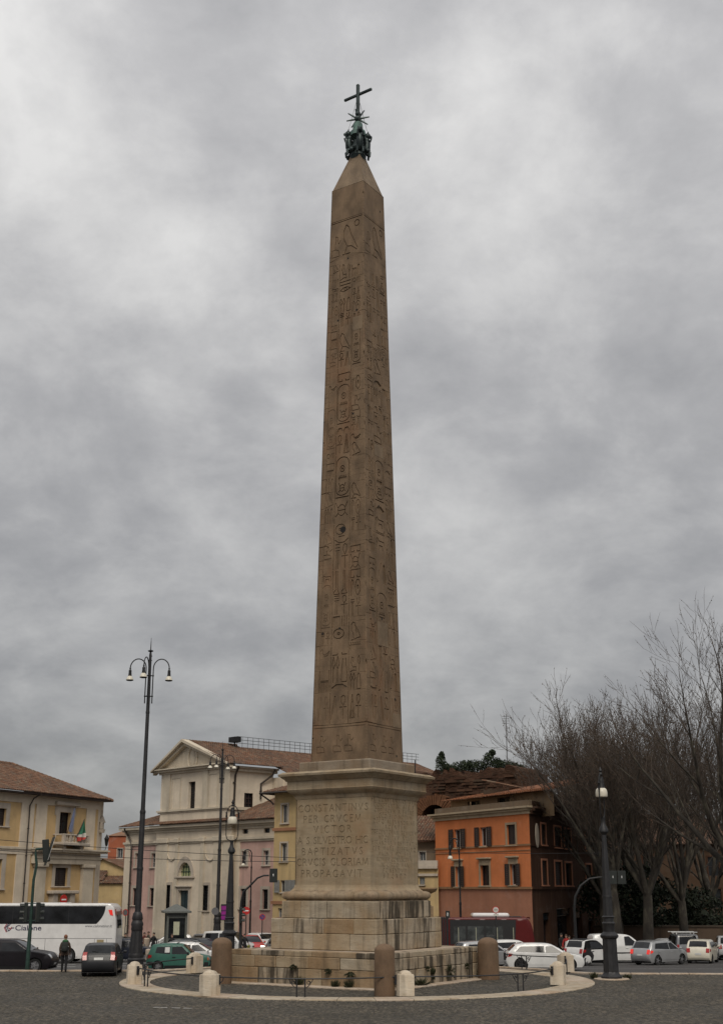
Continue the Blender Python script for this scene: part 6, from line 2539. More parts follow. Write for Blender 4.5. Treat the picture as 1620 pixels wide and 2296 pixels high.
p = Vector((at(1290, 2110, 88).x, 88, gz(88)))
t = thing('traffic_light', 'dark traffic light arm ending in twin heads beside the right lantern post', 'traffic light', p)
za = hgt(p, 1340, 1967)
xa = at(1366, 1967, p.y).x - p.x
m = MB()
m.tube([(0, 0, 0), (0, 0, 3.4), (0.1, 0, 4.2), (0.5, 0, za - 0.55), (1.1, 0, za - 0.1), (xa * 0.7, 0, za), (xa, 0, za)], [0.12, 0.09, 0.085, 0.075, 0.065, 0.06, 0.06], 8)
m.build('mast', M_DKIRON, t, smooth=40)
for k, dx in enumerate((0.20, 0.80)):
    m = MB()
    m.cbox(xa + dx - 0.28, xa + dx + 0.28, -0.06, 0.06, za - 0.45, za + 0.42, 0.02)
    bp = m.build('backplate', M_HOUS, t)
    m = MB()
    m.box(xa + dx - 0.02, xa + dx + 0.02, -0.068, -0.061, za - 0.05, za + 0.1)
    m.build('white_mark', M_WHITEP, bp)

# ------------------------------------------------------------------ signs on poles
def pole_sign(Y, px, py, r, lab, face, rim, bar, rz=0.0, rimw=0.8, hpole=None):
    q = at(px, py, Y)
    t = thing('road_sign', lab, 'road sign', Vector((q.x, q.y, gz(Y))), rz)
    h = q.z - gz(Y)
    m = MB()
    m.tube([(0, 0.04, 0), (0, 0.04, h + r * 0.9)], 0.04, 6)
    m.build('post', M_IRON, t)
    disc_sign(t, T3(0, -0.02, h), r, face, rim, bar, rimw)
    return t


M_FACEW = plain('sign face white', (0.50, 0.48, 0.44), 0.5)
pole_sign(103, 552, 2042, 0.30, 'red no-entry sign with white bar on a pole before the pink wing', M_SRED, M_SRED, 'bar', 0.0, 0.99)
pole_sign(108, 588, 2056, 0.25, 'small blue and red no-parking sign left of the steps', M_SBLUE, M_SRED, 'slash', 0.1)
pole_sign(108, 482.5, 2043, 0.30, 'round grey back of a road sign by the four-armed lamp', M_SBACK, M_SBACK, None, 0.2, 0.99)
pole_sign(112, 282, 2046, 0.28, 'round grey sign on the wall end of the church left wing', M_SBACK, M_SRED, None, -0.4)
q = pole_sign(84, 1110.5, 2040, 0.22, 'round red-rimmed white road sign standing above the bus roof', M_FACEW, M_SRED, 'arrows', 0.0)
m = MB()
m.box(-0.16, 0.16, -0.03, -0.015, 4.15 - 0.0 + (at(1110, 2051, 84).z - 4.15) - gz(84) - 0.07, (at(1110, 2051, 84).z) - gz(84) + 0.07)
m.build('sub_plate', M_FACEW, q)
# bus stop plate left of the bus
q = at(1003, 2050, 86)
t = thing('bus_stop_sign', 'small dark square stop plate with a white letter just left of the red bus', 'sign', Vector((q.x, q.y, gz(86))))
h = q.z - gz(86)
m = MB()
m.tube([(0, 0.05, 0), (0, 0.05, h + 0.1)], 0.035, 6)
m.build('post', M_IRON, t)
m = MB()
m.cbox(-0.14, 0.14, -0.015, 0.015, h - 0.22, h + 0.22, 0.01)
pl_ = m.build('plate', M_HOUS, t)
m = MB()
for s_ in pline([(x * 0.13 - 0.04, h - 0.1 + z * 0.2) for x, z in ((0, 0), (0, 1), (.5, .9), (.6, .5), (.5, .1), (0, 0))], 0.03):
    m.add([(x, -0.02, z) for x, z in s_], [(0, 1, 2, 3)])
m.build('letter', M_WHITEP, pl_, recalc=False)
# purple advertising panel
q0, q1 = at(496, 2062, 98), at(513, 2031, 98)
t = thing('advert_panel', 'bright purple advertising panel on a post behind the left lantern post', 'sign', Vector(((q0.x + q1.x) / 2, 98, GB)))
m = MB()
m.tube([(0, 0.05, 0), (0, 0.05, q0.z - GB)], 0.05, 6)
m.build('post', M_IRON, t)
m = MB()
hw_ = (q1.x - q0.x) / 2
m.cbox(-hw_ - 0.05, hw_ + 0.05, -0.05, 0.10, q0.z - GB - 0.05, q1.z - GB + 0.12, 0.03)
pn = m.build('panel_frame', M_DKIRON, t)
m = MB()
m.quad((-hw_, -0.056, q0.z - GB), (hw_, -0.056, q0.z - GB), (hw_, -0.056, q1.z - GB), (-hw_, -0.056, q1.z - GB))
m.build('poster', plain('purple poster', (0.25, 0.015, 0.20), 0.4, var=0.25, scale=2.5), pn)
m = MB()
hh = q1.z - q0.z
for k in (0.33, 0.66):
    m.box(-hw_, hw_, -0.064, -0.060, q0.z - GB + hh * k - 0.05, q0.z - GB + hh * k + 0.04)
m.build('dark_band', plain('dark purple', (0.07, 0.015, 0.08), 0.4), pn)

# ------------------------------------------------------------------ ticket kiosk
k0, k1 = at(367, 2110, 100), at(412, 2110, 100)
t = thing('kiosk', 'small grey green kiosk with a low pitched roof and a pale notice in its window', 'kiosk', Vector(((k0.x + k1.x) / 2, 100.8, gz(100))), 0.25)
wk_ = (k1.x - k0.x) / 2 * 0.92
hk = at(395, 2047, 100).z - gz(100)
M_KIO = plain('kiosk paint', (0.10, 0.105, 0.095), 0.6)
m = MB()
m.box(-wk_, wk_, -wk_, wk_, 0, hk * 0.42)
for sx in (-1, 1):
    for sy in (-1, 1):
        m.box(sx * wk_ - 0.08, sx * wk_ + 0.08, sy * wk_ - 0.08, sy * wk_ + 0.08, 0.0, hk)
m.box(-wk_, wk_, -wk_, wk_, hk * 0.88, hk)
m.build('cabin', M_KIO, t)
m = MB()
m.box(-wk_ + 0.09, wk_ - 0.09, -wk_ + 0.05, wk_ - 0.05, hk * 0.42, hk * 0.88)
m.build('pane', M_GLASS, t)
m = MB()
m.sq([(wk_ + 0.35, hk), (wk_ + 0.35, hk + 0.12), (wk_ * 0.5, hk + 0.48), (0.1, hk + 0.62)])
m.build('roof', M_KIO, t)
m = MB()
m.quad((-wk_ * 0.35, -wk_ + 0.04, hk * 0.5), (wk_ * 0.3, -wk_ + 0.04, hk * 0.5), (wk_ * 0.3, -wk_ + 0.04, hk * 0.80), (-wk_ * 0.35, -wk_ + 0.04, hk * 0.80))
m.build('notice', plain('pale notice', (0.42, 0.42, 0.30), 0.6), t)
for sx in (-1, 1):
    m = MB()
    m.box(sx * wk_ * 0.5 - wk_ * 0.38, sx * wk_ * 0.5 + wk_ * 0.38, -wk_ - 0.04, -wk_ - 0.003, 0.15, hk * 0.36)
    m.build('panel', M_KIO, t)

# ------------------------------------------------------------------ pale traffic posts behind the left lamp
for (px, py, tpx), lab in (((333, 2172, 2128), 'short pale post with a ribbed collar at the kerb left of the green car'), ((327, 2150, 2103), 'pale ribbed post standing behind the tall left lamp')):
    p = gr(px, py)
    h = hgt(p, px, tpx)
    m = MB()
    m.lathe([(0.16, 0), (0.14, h * 0.45), (0.20, h * 0.46), (0.20, h * 0.55), (0.15, h * 0.56), (0.22, h * 0.7), (0.22, h * 0.96), (0.16, h)], 12)
    tag(m.build('traffic_post', M_KERB, loc=p, smooth=35), lab, 'post')

# ------------------------------------------------------------------ wires across the square
def wire(pa, pb, sag, lab, r=0.02):
    a, b = Vector(pa), Vector(pb)
    m = MB()
    m.tube([a.lerp(b, u) - Vector((0, 0, sag * 4 * u * (1 - u))) for u in np.linspace(0, 1, 25)], r, 4)
    tag(m.build('overhead_wire', M_DKIRON), lab, 'wire', 'overhead tram wires')


wire(at(-60, 1878, 97), at(700, 1925, 96), 0.15, 'upper overhead wire crossing in front of palace and church')
wire(at(-60, 1902, 97), at(700, 1932, 96), 0.25, 'lower overhead wire crossing in front of palace and church')
wire(at(880, 1908, 92), at(1380, 1912, 92), 0.1, 'overhead wire crossing in front of the orange building', 0.016)

# antenna on the ruin
q = at(1136, 1716, 121)
t = thing('antenna', 'thin pole antenna standing on the ruined brick wall', 'antenna', q)
hA = at(1140, 1604, 121).z - q.z
m = MB()
m.tube([(0, 0, -1.2), (0.05, 0, hA)], [0.06, 0.035], 5)
m.build('mast', M_SBACK, t)
m = MB()
for k in range(4):
    m.tube([(-0.35, 0, hA - 0.1 - 0.22 * k), (0.35, 0, hA - 0.1 - 0.22 * k)], 0.018, 4)
m.tube([(0, 0, hA - 1.4), (0.4, 0, hA - 1.7)], 0.02, 4)
m.build('aerial', M_SBACK, t)
q = at(930, 1735, 118)
m = MB()
m.tube([(0, 0, -1.5), (0, 0, at(931, 1704, 118).z - q.z)], 0.05, 5)
tag(m.build('roof_mast', M_DKIRON, loc=q), 'short thin mast on the roof just right of the pedestal cornice', 'antenna')

# stone bowl of the fountain on the far side of the pedestal
fo = MC + Matrix.Rotation(ROT, 3, 'Z') @ Vector((0.3, W_C / 2 + 1.0, 0))
q = at(953, 1995, MC.y + 1.5)
m = MB()
m.lathe([(0.30, -0.75), (0.16, -0.6), (0.12, -0.35), (0.20, -0.22), (0.50, -0.08), (0.58, 0.05), (0.56, 0.10), (0.45, 0.06), (0.05, 0.0)], 16)
m.box(-0.35, 0.35, -0.35, 0.35, -1.8, -0.752)
m.box(-0.5, 0.5, -0.5, 0.5, -q.z + Z_B - 0.01, -1.802)
tag(m.build('fountain_bowl', M_TRAV3, loc=Vector((q.x, q.y, q.z)), smooth=35), 'small stone fountain bowl rising beside the right edge of the pedestal', 'fountain')

# white markings
for pts_l, lab in (([(0, 2166), (60, 2166)], 'x'),):
    pass
mk = MB()
def mark(px0, px1, py, w, zz=None):
    a, b = gr(px0, py), gr(px1, py)
    z = (a.z if zz is None else zz) + 0.006
    mk.add([(a.x, a.y, z), (b.x, b.y, z), (b.x, b.y + w, gz(b.y + w) + 0.006 if zz is None else z), (a.x, a.y + w, gz(a.y + w) + 0.006 if zz is None else z)], [(0, 1, 2, 3)])
for y in (2154, 2158.5, 2163, 2168):
    mark(100, 168, y, 0.45)
    mark(255, 292, y - 2, 0.4)
mark(1215, 1620, 2172.5, 0.14)
mark(255, 300, 2141, 0.2)
mark(390, 480, 2172, 0.15)
struct(mk.build('road_marking', plain('worn road paint', (0.36, 0.36, 0.35), 0.7, var=0.35, scale=5), recalc=False))
mk = MB()
for a, b in ((343, 374), (384, 403), (410, 430)):
    p, q = gr(a, 2261 + (a - 343) * 0.03, False), gr(b, 2261 + (b - 343) * 0.03, False)
    mk.add([(p.x, p.y, 0.028), (q.x, q.y, 0.028), (q.x, q.y + 0.25, 0.028), (p.x, p.y + 0.25, 0.028)], [(0, 1, 2, 3)])
struct(mk.build('square_marking', plain('worn cobble paint', (0.26, 0.25, 0.23), 0.8, var=0.5, scale=9), recalc=False))
# strip of paving in front of the church and the palace

# ================================================================== vehicles
M_TYRE = plain('tyre rubber', (0.012, 0.012, 0.012), 0.85)
M_RIM = plain('alloy rim', (0.32, 0.32, 0.33), 0.35, 0.8)
M_RIMD = plain('dark rim', (0.04, 0.04, 0.042), 0.4, 0.5)
M_TRIM = plain('black trim', (0.010, 0.010, 0.011), 0.55)
M_CARGL = glass('car glass', (0.012, 0.013, 0.015), 0.05, 0.4)
M_TAIL = plain('tail lamp red', (0.30, 0.010, 0.008), 0.2, coat=0.6)
M_TAILLIT = plain('lit tail lamp', (0.5, 0.02, 0.015), 0.2, emit=(1.0, 0.06, 0.04), es=0.30)
M_HEAD = plain('head lamp', (0.42, 0.43, 0.45), 0.12, coat=0.6)
M_HEADLIT = plain('lit head lamp', (0.8, 0.8, 0.75), 0.2, emit=(1.0, 0.93, 0.78), es=2.2)
M_PLATE = plain('number plate', (0.50, 0.50, 0.49), 0.5)
M_CHROME = plain('chrome', (0.5, 0.5, 0.5), 0.15, 1.0)
M_SEAT = plain('dark interior', (0.012, 0.012, 0.013), 0.9)
wheel_cache = {}


def catmull(pts, k=4):
    out = []
    n = len(pts)
    for i in range(n - 1):
        p0, p1, p2, p3 = pts[max(i - 1, 0)], pts[i], pts[i + 1], pts[min(i + 2, n - 1)]
        for j in range(k):
            t = j / k
            out.append(tuple(0.5 * ((2 * p1[a]) + (-p0[a] + p2[a]) * t + (2 * p0[a] - 5 * p1[a] + 4 * p2[a] - p3[a]) * t * t + (-p0[a] + 3 * p1[a] - 3 * p2[a] + p3[a]) * t ** 3) for a in (0, 1)))
    out.append(pts[-1])
    return out


class Shell:
    """a vehicle body grown from its side profile"""

    def __init__(s, root, L, W, H, curve, belt, wheels, r, zs, tumble=0.2, endr=0.13, smooth=4, edge=0.04, endp=2.0, t0=0.68):
        s.t0 = t0
        s.o, s.L, s.W, s.H, s.belt, s.wheels, s.r, s.zs, s.tumble, s.endr, s.edge, s.endp = root, L, W, H, belt, wheels, r, zs, tumble, endr, edge, endp
        s.top = catmull(curve, smooth)
        i = max(range(len(s.top)), key=lambda k: s.top[k][1])
        s.i = i

    def w(s, x, z):
        w = s.W / 2
        if z > s.belt:
            w *= 1 - s.tumble * min(1.2, (z - s.belt) / (s.H - s.belt))
        elif z < 0.42:
            w *= 1 - 0.05 * (0.42 - z) / 0.25
        t = max(0.0, (abs(x) / (s.L / 2) - s.t0) / (1 - s.t0))
        return w * (1 - s.endr * min(1.1, t) ** s.endp)

    def inset(s):
        n = len(s.top)
        out = []
        for k in range(n):
            a, b = s.top[max(k - 1, 0)], s.top[min(k + 1, n - 1)]
            dx, dz = b[0] - a[0], b[1] - a[1]
            l = math.hypot(dx, dz) or 1
            out.append((s.top[k][0] + dz / l * s.edge, s.top[k][1] - dx / l * s.edge))
        return out

    def body(s, mat, name='body'):
        ins = s.inset()
        poly = list(ins)
        ra = s.r + 0.055
        xf, zf = ins[-1]
        poly.append((xf - 0.02, s.zs))
        for xw in sorted(s.wheels, reverse=True):
            a0 = math.asin(max(-0.95, (s.zs - s.r) / ra))
            poly += [(xw + ra * math.cos(a), s.r + ra * math.sin(a)) for a in np.linspace(a0, PI - a0, 13)]
        poly.append((ins[0][0] + 0.02, s.zs))
        pts = [(x, z) for x in np.arange(-s.L / 2 + 0.15, s.L / 2, 0.3) for z in list(np.arange(s.zs + 0.12, s.belt - 0.05, 0.17)) + [s.belt] + list(np.arange(s.belt + 0.1, s.H, 0.17))]
        dens = []
        for a, b in zip(poly, list(poly[1:]) + [poly[0]]):
            n = max(1, int(math.hypot(b[0] - a[0], b[1] - a[1]) / 0.3))
            dens += [(a[0] + (b[0] - a[0]) * j / n, a[1] + (b[1] - a[1]) * j / n) for j in range(n)]
        vo, tris = cdt(dens, (), pts)
        m = MB()
        f = [t for t, i_ in tris]
        m.add([(p[0], s.w(p[0], p[1]), p[1]) for p in vo], f)
        m.add([(p[0], -s.w(p[0], p[1]), p[1]) for p in vo], f)
        fr = (-1, -0.955, -0.6, 0, 0.6, 0.955, 1)
        rings = []
        for (x, z), (xi, zi) in zip(s.top, ins):
            ring = []
            for q in fr:
                if abs(q) == 1:
                    ring.append((xi, q * s.w(xi, zi), zi))
                else:
                    ring.append(s.surf(x, z, q))
            rings.append(ring)
        m.loft(rings, closed=False, cap0=False, cap1=False)
        bm_o = m.build(name, mat, s.o, smooth=None)
        bm = bmesh.new()
        bm.from_mesh(bm_o.data)
        bmesh.ops.remove_doubles(bm, verts=bm.verts, dist=0.002)
        bmesh.ops.recalc_face_normals(bm, faces=bm.faces)
        bm.to_mesh(bm_o.data)
        bm.free()
        bm_o.data.polygons.foreach_set('use_smooth', [True] * len(bm_o.data.polygons))
        bm_o.data.set_sharp_from_angle(angle=math.radians(42))
        # dark pan, wheel boxes and the cabin floor
        m = MB()
        m.box(-s.L / 2 + 0.25, s.L / 2 - 0.25, -s.W * 0.36, s.W * 0.36, s.zs + 0.02, min(0.75, s.belt - 0.1))
        m.box(-s.L / 2 + 0.12, s.L / 2 - 0.12, -s.W * 0.44, s.W * 0.44, s.zs - 0.02, s.zs + 0.018)
        m.build('underbody', M_SEAT, s.o)
        return bm_o

    def surf(s, x, z, q, off=0.0):
        return (x, q * s.w(x, z), z + 0.025 * (1 - q * q) + off)

    def side(s, name, poly, mat, par=None, off=0.012, sides=(1, -1), grid=0.25):
        par = par or s.o
        grid = min(grid, 0.3)
        dens = []
        for a, b in zip(poly, list(poly[1:]) + [poly[0]]):
            n = max(1, int(math.hypot(b[0] - a[0], b[1] - a[1]) / 0.3))
            dens += [(a[0] + (b[0] - a[0]) * j / n, a[1] + (b[1] - a[1]) * j / n) for j in range(n)]
        poly = dens
        x0, x1 = min(p[0] for p in poly), max(p[0] for p in poly)
        z0, z1 = min(p[1] for p in poly), max(p[1] for p in poly)
        pts = [(x, z) for x in np.arange(x0 + grid, x1, grid) for z in np.arange(z0 + grid, z1, grid)]
        vo, tris = cdt(poly, (), pts)
        out = []
        for q in sides:
            m = MB()
            m.add([(p[0], q * (s.w(p[0], p[1]) + off), p[1]) for p in vo], [t for t, i_ in tris])
            # a thin rim so the piece has an edge of its own
            o = m.build(name, mat, par, smooth=40)
            out.append(o)
        return out

    def ends(s, front, z0, z1):
        """the stretch of the top curve between two heights at one end"""
        c = s.top[s.i:] if front else s.top[:s.i + 1][::-1]
        out = []
        for a, b in zip(c[:-1], c[1:]):
            hi, lo = max(a[1], b[1]), min(a[1], b[1])
            for t in (0.0, 1.0):
                pass
            if a[1] <= z1 and a[1] >= z0:
                out.append(a)
            for zz in (z1, z0):
                if lo < zz < hi:
                    u = (zz - a[1]) / (b[1] - a[1])
                    out.append((a[0] + (b[0] - a[0]) * u, zz))
        if c[-1][1] >= z0:
            out.append(c[-1])
        out.sort(key=lambda p: -p[1])
        return out

    def patch(s, name, front, z0, z1, f0, f1, mat, par=None, off=0.012, n=6, mirror=False):
        c = s.ends(front, z0, z1)
        if len(c) < 2:
            return None
        m = MB()
        for sg in ((1, -1) if mirror else (1,)):
            rings = []
            for k, (x, z) in enumerate(c):
                a, b = c[max(k - 1, 0)], c[min(k + 1, len(c) - 1)]
                dx, dz = b[0] - a[0], b[1] - a[1]
                l = math.hypot(dx, dz) or 1
                nx, nz = (-dz / l, dx / l)
                if (nx > 0) != front:
                    nx, nz = -nx, -nz
                rings.append([Vector(s.surf(x, z, sg * (f0 + (f1 - f0) * j / n))) + Vector((nx * off, 0, nz * off)) for j in range(n + 1)])
            m.loft(rings, closed=False, cap0=False, cap1=False)
        return m.build(name, mat, par or s.o, smooth=40)


def wheel(par, x, y, r, wid, style='alloy'):
    key = (round(r, 3), style)
    if key not in wheel_cache:
        m = MB()
        prof = [(r * 0.66, -wid / 2), (r * 0.93, -wid / 2), (r, -wid * 0.32), (r, wid * 0.32), (r * 0.93, wid / 2), (r * 0.66, wid / 2), (r * 0.62, wid * 0.2), (r * 0.62, -wid * 0.2)]
        M = Matrix.Rotation(PI / 2, 4, 'X')
        n = 20
        rings = [[M @ Vector((q * math.cos(2 * PI * j / n), q * math.sin(2 * PI * j / n), z)) for j in range(n)] for q, z in prof]
        m.loft(rings + [rings[0]], cap0=False, cap1=False)
        t = bpy.data.meshes.new('wheel')
        t.from_pydata(m.v, [], m.f)
        t.materials.append(M_TYRE)
        m = MB()
        m.lathe([(r * 0.62, -0.02), (r * 0.62, 0.02)], 20, M=M)
        for k in range(5 if style != 'truck' else 8):
            a = 2 * PI * k / (5 if style != 'truck' else 8)
            for s_ in (-1, 1):
                mm = M @ Matrix.Rotation(a, 4, 'Z')
                if style == 'steel':
                    m.box(r * 0.18, r * 0.55, -r * 0.10, r * 0.10, s_ * 0.02, s_ * wid * 0.42, mm)
                else:
                    m.box(r * 0.10, r * 0.63, -r * 0.075, r * 0.075, s_ * 0.02, s_ * wid * 0.46, mm)
        m.lathe([(r * 0.2, -wid * 0.48), (r * 0.2, wid * 0.48)], 10, M=M)
        rim = bpy.data.meshes.new('rim')
        rim.from_pydata(m.v, [], m.f)
        rim.materials.append(M_RIMD if style == 'dark' else M_RIM)
        for me in (t, rim):
            bm = bmesh.new()
            bm.from_mesh(me)
            bmesh.ops.recalc_face_normals(bm, faces=bm.faces)
            bm.to_mesh(me)
            bm.free()
        wheel_cache[key] = (t, rim)
    t, rim = wheel_cache[key]
    o = share('wheel', t, par, Matrix.Translation((x, y, r)))
    share('rim', rim, o)
    return o


# side profiles from the rear bumper up over the roof to the front bumper; x in metres from the middle
KINDS = {
    'compact': dict(L=4.32, W=1.78, H=1.43, belt=0.93, wheels=(-1.36, 1.32), r=0.33, curve=[(-2.05, .24), (-2.14, .42), (-2.15, .62), (-2.08, .80), (-2.02, .96), (-1.72, 1.24), (-1.52, 1.37), (-1.0, 1.425), (-.3, 1.43), (.30, 1.39), (.72, 1.20), (1.10, .98), (1.35, .93), (1.80, .84), (2.06, .70), (2.14, .52), (2.13, .34), (2.06, .22)], win=[(-1.62, -.05), (.02, 1.00)]),
    'supermini': dict(L=3.95, W=1.70, H=1.47, belt=0.92, wheels=(-1.22, 1.25), r=0.31, curve=[(-1.88, .26), (-1.96, .40), (-1.97, .62), (-1.90, .85), (-1.84, .98), (-1.62, 1.30), (-1.48, 1.41), (-1.0, 1.46), (-.3, 1.47), (.25, 1.42), (.68, 1.20), (1.02, .97), (1.25, .92), (1.62, .82), (1.86, .68), (1.95, .50), (1.94, .34), (1.88, .22)], win=[(-1.50, -.05), (.02, .92)]),
    'bubble': dict(L=3.55, W=1.62, H=1.49, belt=0.95, wheels=(-1.10, 1.18), r=0.29, curve=[(-1.66, .26), (-1.75, .40), (-1.76, .62), (-1.70, .88), (-1.62, 1.02), (-1.40, 1.34), (-1.24, 1.44), (-.8, 1.485), (-.2, 1.49), (.30, 1.43), (.68, 1.22), (.98, 1.0), (1.18, .95), (1.50, .86), (1.70, .70), (1.76, .50), (1.74, .34), (1.66, .22)], win=[(-1.15, -.12), (-.05, .90)]),
    'boxy': dict(L=3.45, W=1.50, H=1.42, belt=0.88, wheels=(-1.07, 1.10), r=0.27, curve=[(-1.60, .30), (-1.70, .34), (-1.71, .55), (-1.66, .80), (-1.62, .92), (-1.45, 1.30), (-1.36, 1.37), (-.9, 1.415), (-.2, 1.42), (.16, 1.38), (.44, 1.20), (.72, .94), (.9, .90), (1.40, .80), (1.60, .74), (1.69, .60), (1.71, .36), (1.62, .26)], win=[(-1.28, -.42), (-.34, .56)]),
    'suv': dict(L=4.48, W=1.85, H=1.65, belt=1.05, wheels=(-1.32, 1.36), r=0.36, curve=[(-2.12, .34), (-2.22, .50), (-2.23, .75), (-2.14, 1.0), (-2.06, 1.14), (-1.80, 1.46), (-1.62, 1.58), (-1.1, 1.64), (-.4, 1.65), (.15, 1.60), (.60, 1.38), (1.02, 1.12), (1.3, 1.07), (1.85, .97), (2.10, .84), (2.22, .62), (2.20, .42), (2.12, .28)], win=[(-1.66, -.60), (-.50, .90)]),
    'mpv': dict(L=4.25, W=1.80, H=1.82, belt=1.05, wheels=(-1.25, 1.35), r=0.32, curve=[(-2.02, .30), (-2.10, .42), (-2.11, .75), (-2.08, 1.05), (-2.0, 1.45), (-1.92, 1.72), (-1.75, 1.79), (-1.0, 1.82), (.0, 1.80), (.42, 1.72), (.85, 1.38), (1.18, 1.08), (1.4, 1.02), (1.85, .90), (2.05, .74), (2.12, .52), (2.1, .36), (2.02, .24)], win=[(-1.80, -.62), (-.54, .95)]),
    'van': dict(L=4.28, W=1.83, H=1.82, belt=1.08, wheels=(-1.30, 1.38), r=0.32, curve=[(-2.04, .30), (-2.12, .42), (-2.13, .80), (-2.11, 1.2), (-2.05, 1.62), (-1.96, 1.76), (-1.7, 1.81), (-.9, 1.83), (.0, 1.80), (.42, 1.72), (.85, 1.40), (1.22, 1.10), (1.45, 1.04), (1.86, .92), (2.06, .76), (2.13, .52), (2.11, .36), (2.02, .24)], win=[(.02, .98)]),
    'twoseat': dict(L=2.70, W=1.66, H=1.55, belt=0.98, wheels=(-.92, .94), r=0.30, curve=[(-1.24, .28), (-1.33, .42), (-1.34, .66), (-1.28, .94), (-1.20, 1.10), (-1.02, 1.42), (-.92, 1.50), (-.5, 1.55), (.0, 1.54), (.30, 1.46), (.62, 1.22), (.88, 1.0), (1.02, .95), (1.22, .82), (1.32, .62), (1.33, .42), (1.26, .24)], win=[(-.55, .72)]),
}


def car(lab, kind, mat, pos, rz, rim='alloy', lit=None, roof=None, cat='car', name='parked_car', extra=None, group='cars in the traffic round the square', dark_lower=False, door_x=None, high=False):
    K = KINDS[kind]
    t = thing(name, lab, cat, pos, rz, group)
    s = Shell(t, K['L'], K['W'], K['H'], K['curve'], K['belt'], K['wheels'], K['r'], 0.20)
    body = s.body(mat)
    H, belt, L, W = K['H'], K['belt'], K['L'], K['W']
    for x in K['wheels']:
        for q in (1, -1):
            wheel(t, x, q * (W / 2 - 0.13), K['r'], 0.21, rim)
    # glass
    s.patch('windscreen', True, belt + 0.06, H - 0.075, -0.88, 0.88, M_CARGL)
    if high:
        m = MB()
        c = s.ends(False, belt + 0.16, H - 0.2)
        m.tube([Vector(s.surf(c[-1][0], c[-1][1], 0.05)) + Vector((-0.02, 0, 0.01)), Vector(s.surf(c[-1][0] + 0.02, c[-1][1] + 0.05, 0.45)) + Vector((-0.02, 0, 0.01))], 0.012, 5)
        m.build('wiper', M_TRIM, t)
    if kind != 'van':
        s.patch('rear_window', False, belt + (0.13 if high else 0.10), H - 0.10, -0.72 if high else -0.80, 0.72 if high else 0.80, M_CARGL)
    zt_ = H - 0.13
    for k, (xa, xb) in enumerate(K['win']):
        # the pillars lean with the glass at either end
        c_f = s.ends(True, belt + 0.05, zt_)
        c_r = s.ends(False, belt + 0.05, zt_)
        xf_top, xf_bot = c_f[0][0] - 0.14, c_f[-1][0] - 0.16
        xr_top, xr_bot = c_r[0][0] + 0.20, c_r[-1][0] + 0.16
        last = k == len(K['win']) - 1
        first = k == 0
        zb = belt + 0.035
        pb0 = max(xa, xr_bot + 0.05) if first else xa
        pt0 = max(xa, xr_top + 0.02) if first else xa
        if first and kind in ('compact', 'supermini', 'suv', 'bubble', 'boxy'):
            pb0, pt0 = xr_bot + 0.22, xr_top + 0.10
        pb1 = min(xf_bot, xb + 0.2) if last else xb
        pt1 = min(xf_top, xb) if last else xb
        if kind == 'van':
            pb0 = pt0 = xa
        s.side('side_window', [(pb0, zb + (0.06 if first and not last else 0)), (pb1, zb), (pt1, zt_ + 0.01), (pt0, zt_ - 0.02)], M_CARGL)
    # doors: proud panels with their handles
    dx = door_x or ([(K['win'][0][0] + 0.32, K['win'][0][1] + 0.02), (K['win'][1][0] - 0.02, K['win'][1][1] + 0.02)] if len(K['win']) == 2 and kind not in ('bubble', 'boxy') else [(K['win'][-1][0] - 0.02, K['win'][-1][1] + 0.02)])
    rx = K['wheels'][0] + K['r'] + 0.10
    for xa, xb in dx:
        poly = [(max(xa, rx), 0.34), (xb, 0.34), (xb, belt - 0.02), (xa, belt - 0.02), (xa, 0.72)] if xa < rx else [(xa, 0.34), (xb, 0.34), (xb, belt - 0.02), (xa, belt - 0.02)]
        for d, q in zip(s.side('door', poly, mat, off=0.009), (1, -1)):
            m = MB()
            y = s.w(xa + 0.15, belt - 0.12)
            m.cbox(xa + 0.06, xa + 0.24, min(q * y, q * (y + 0.04)), max(q * y, q * (y + 0.04)), belt - 0.14, belt - 0.105, 0.008)
            m.build('handle', mat if rim != 'steel' else M_TRIM, d)
    # lamps, bumpers, plates, mirrors
    zl = 0.62 if H < 1.6 else 0.78
    s.patch('headlight', True, zl - 0.06, zl + 0.13, 0.56, 0.96, M_HEADLIT if lit in ('head', 'both') else M_HEAD)
    s.patch('headlight', True, zl - 0.06, zl + 0.13, -0.96, -0.56, M_HEADLIT if lit in ('head', 'both') else M_HEAD)
    tl = M_TAILLIT if lit in ('tail', 'both') else M_TAIL
    if kind in ('mpv', 'van'):
        s.patch('tail_light', False, 0.75, 1.15, 0.80, 1.0, tl)
        s.patch('tail_light', False, 0.75, 1.15, -1.0, -0.80, tl)
    else:
        up_ = 0.16 if high else 0.0
        f_in = 0.74 if high else 0.70
        s.patch('tail_light', False, belt - 0.24 + up_ * 0.4, belt + 0.02 + up_, f_in, 1.0, tl, off=0.018)
        s.patch('tail_light', False, belt - 0.24 + up_ * 0.4, belt + 0.02 + up_, -1.0, -f_in, tl, off=0.018)
        c = s.ends(False, belt - 0.22, belt - 0.0)
        s.side('tail_light_wrap', [(c[-1][0] + 0.05, belt - 0.20), (c[-1][0] + 0.26, belt - 0.14), (c[0][0] + 0.22, belt - 0.02), (c[0][0] + 0.03, belt - 0.0)], tl, off=0.010)
    s.patch('grille', True, zl - 0.16, zl - 0.02, -0.42, 0.42, M_TRIM)
    s.patch('lower_grille', True, 0.26, zl - 0.24, -0.62, 0.62, M_TRIM)
    s.patch('rear_bumper', False, 0.24, 0.42, -0.9, 0.9, M_TRIM if dark_lower or kind in ('suv', 'boxy', 'twoseat', 'mpv') else mat, off=0.02)
    s.patch('number_plate', False, 0.56 + 0.17 * high, 0.67 + 0.17 * high, -0.28, 0.28, M_PLATE, off=0.022)
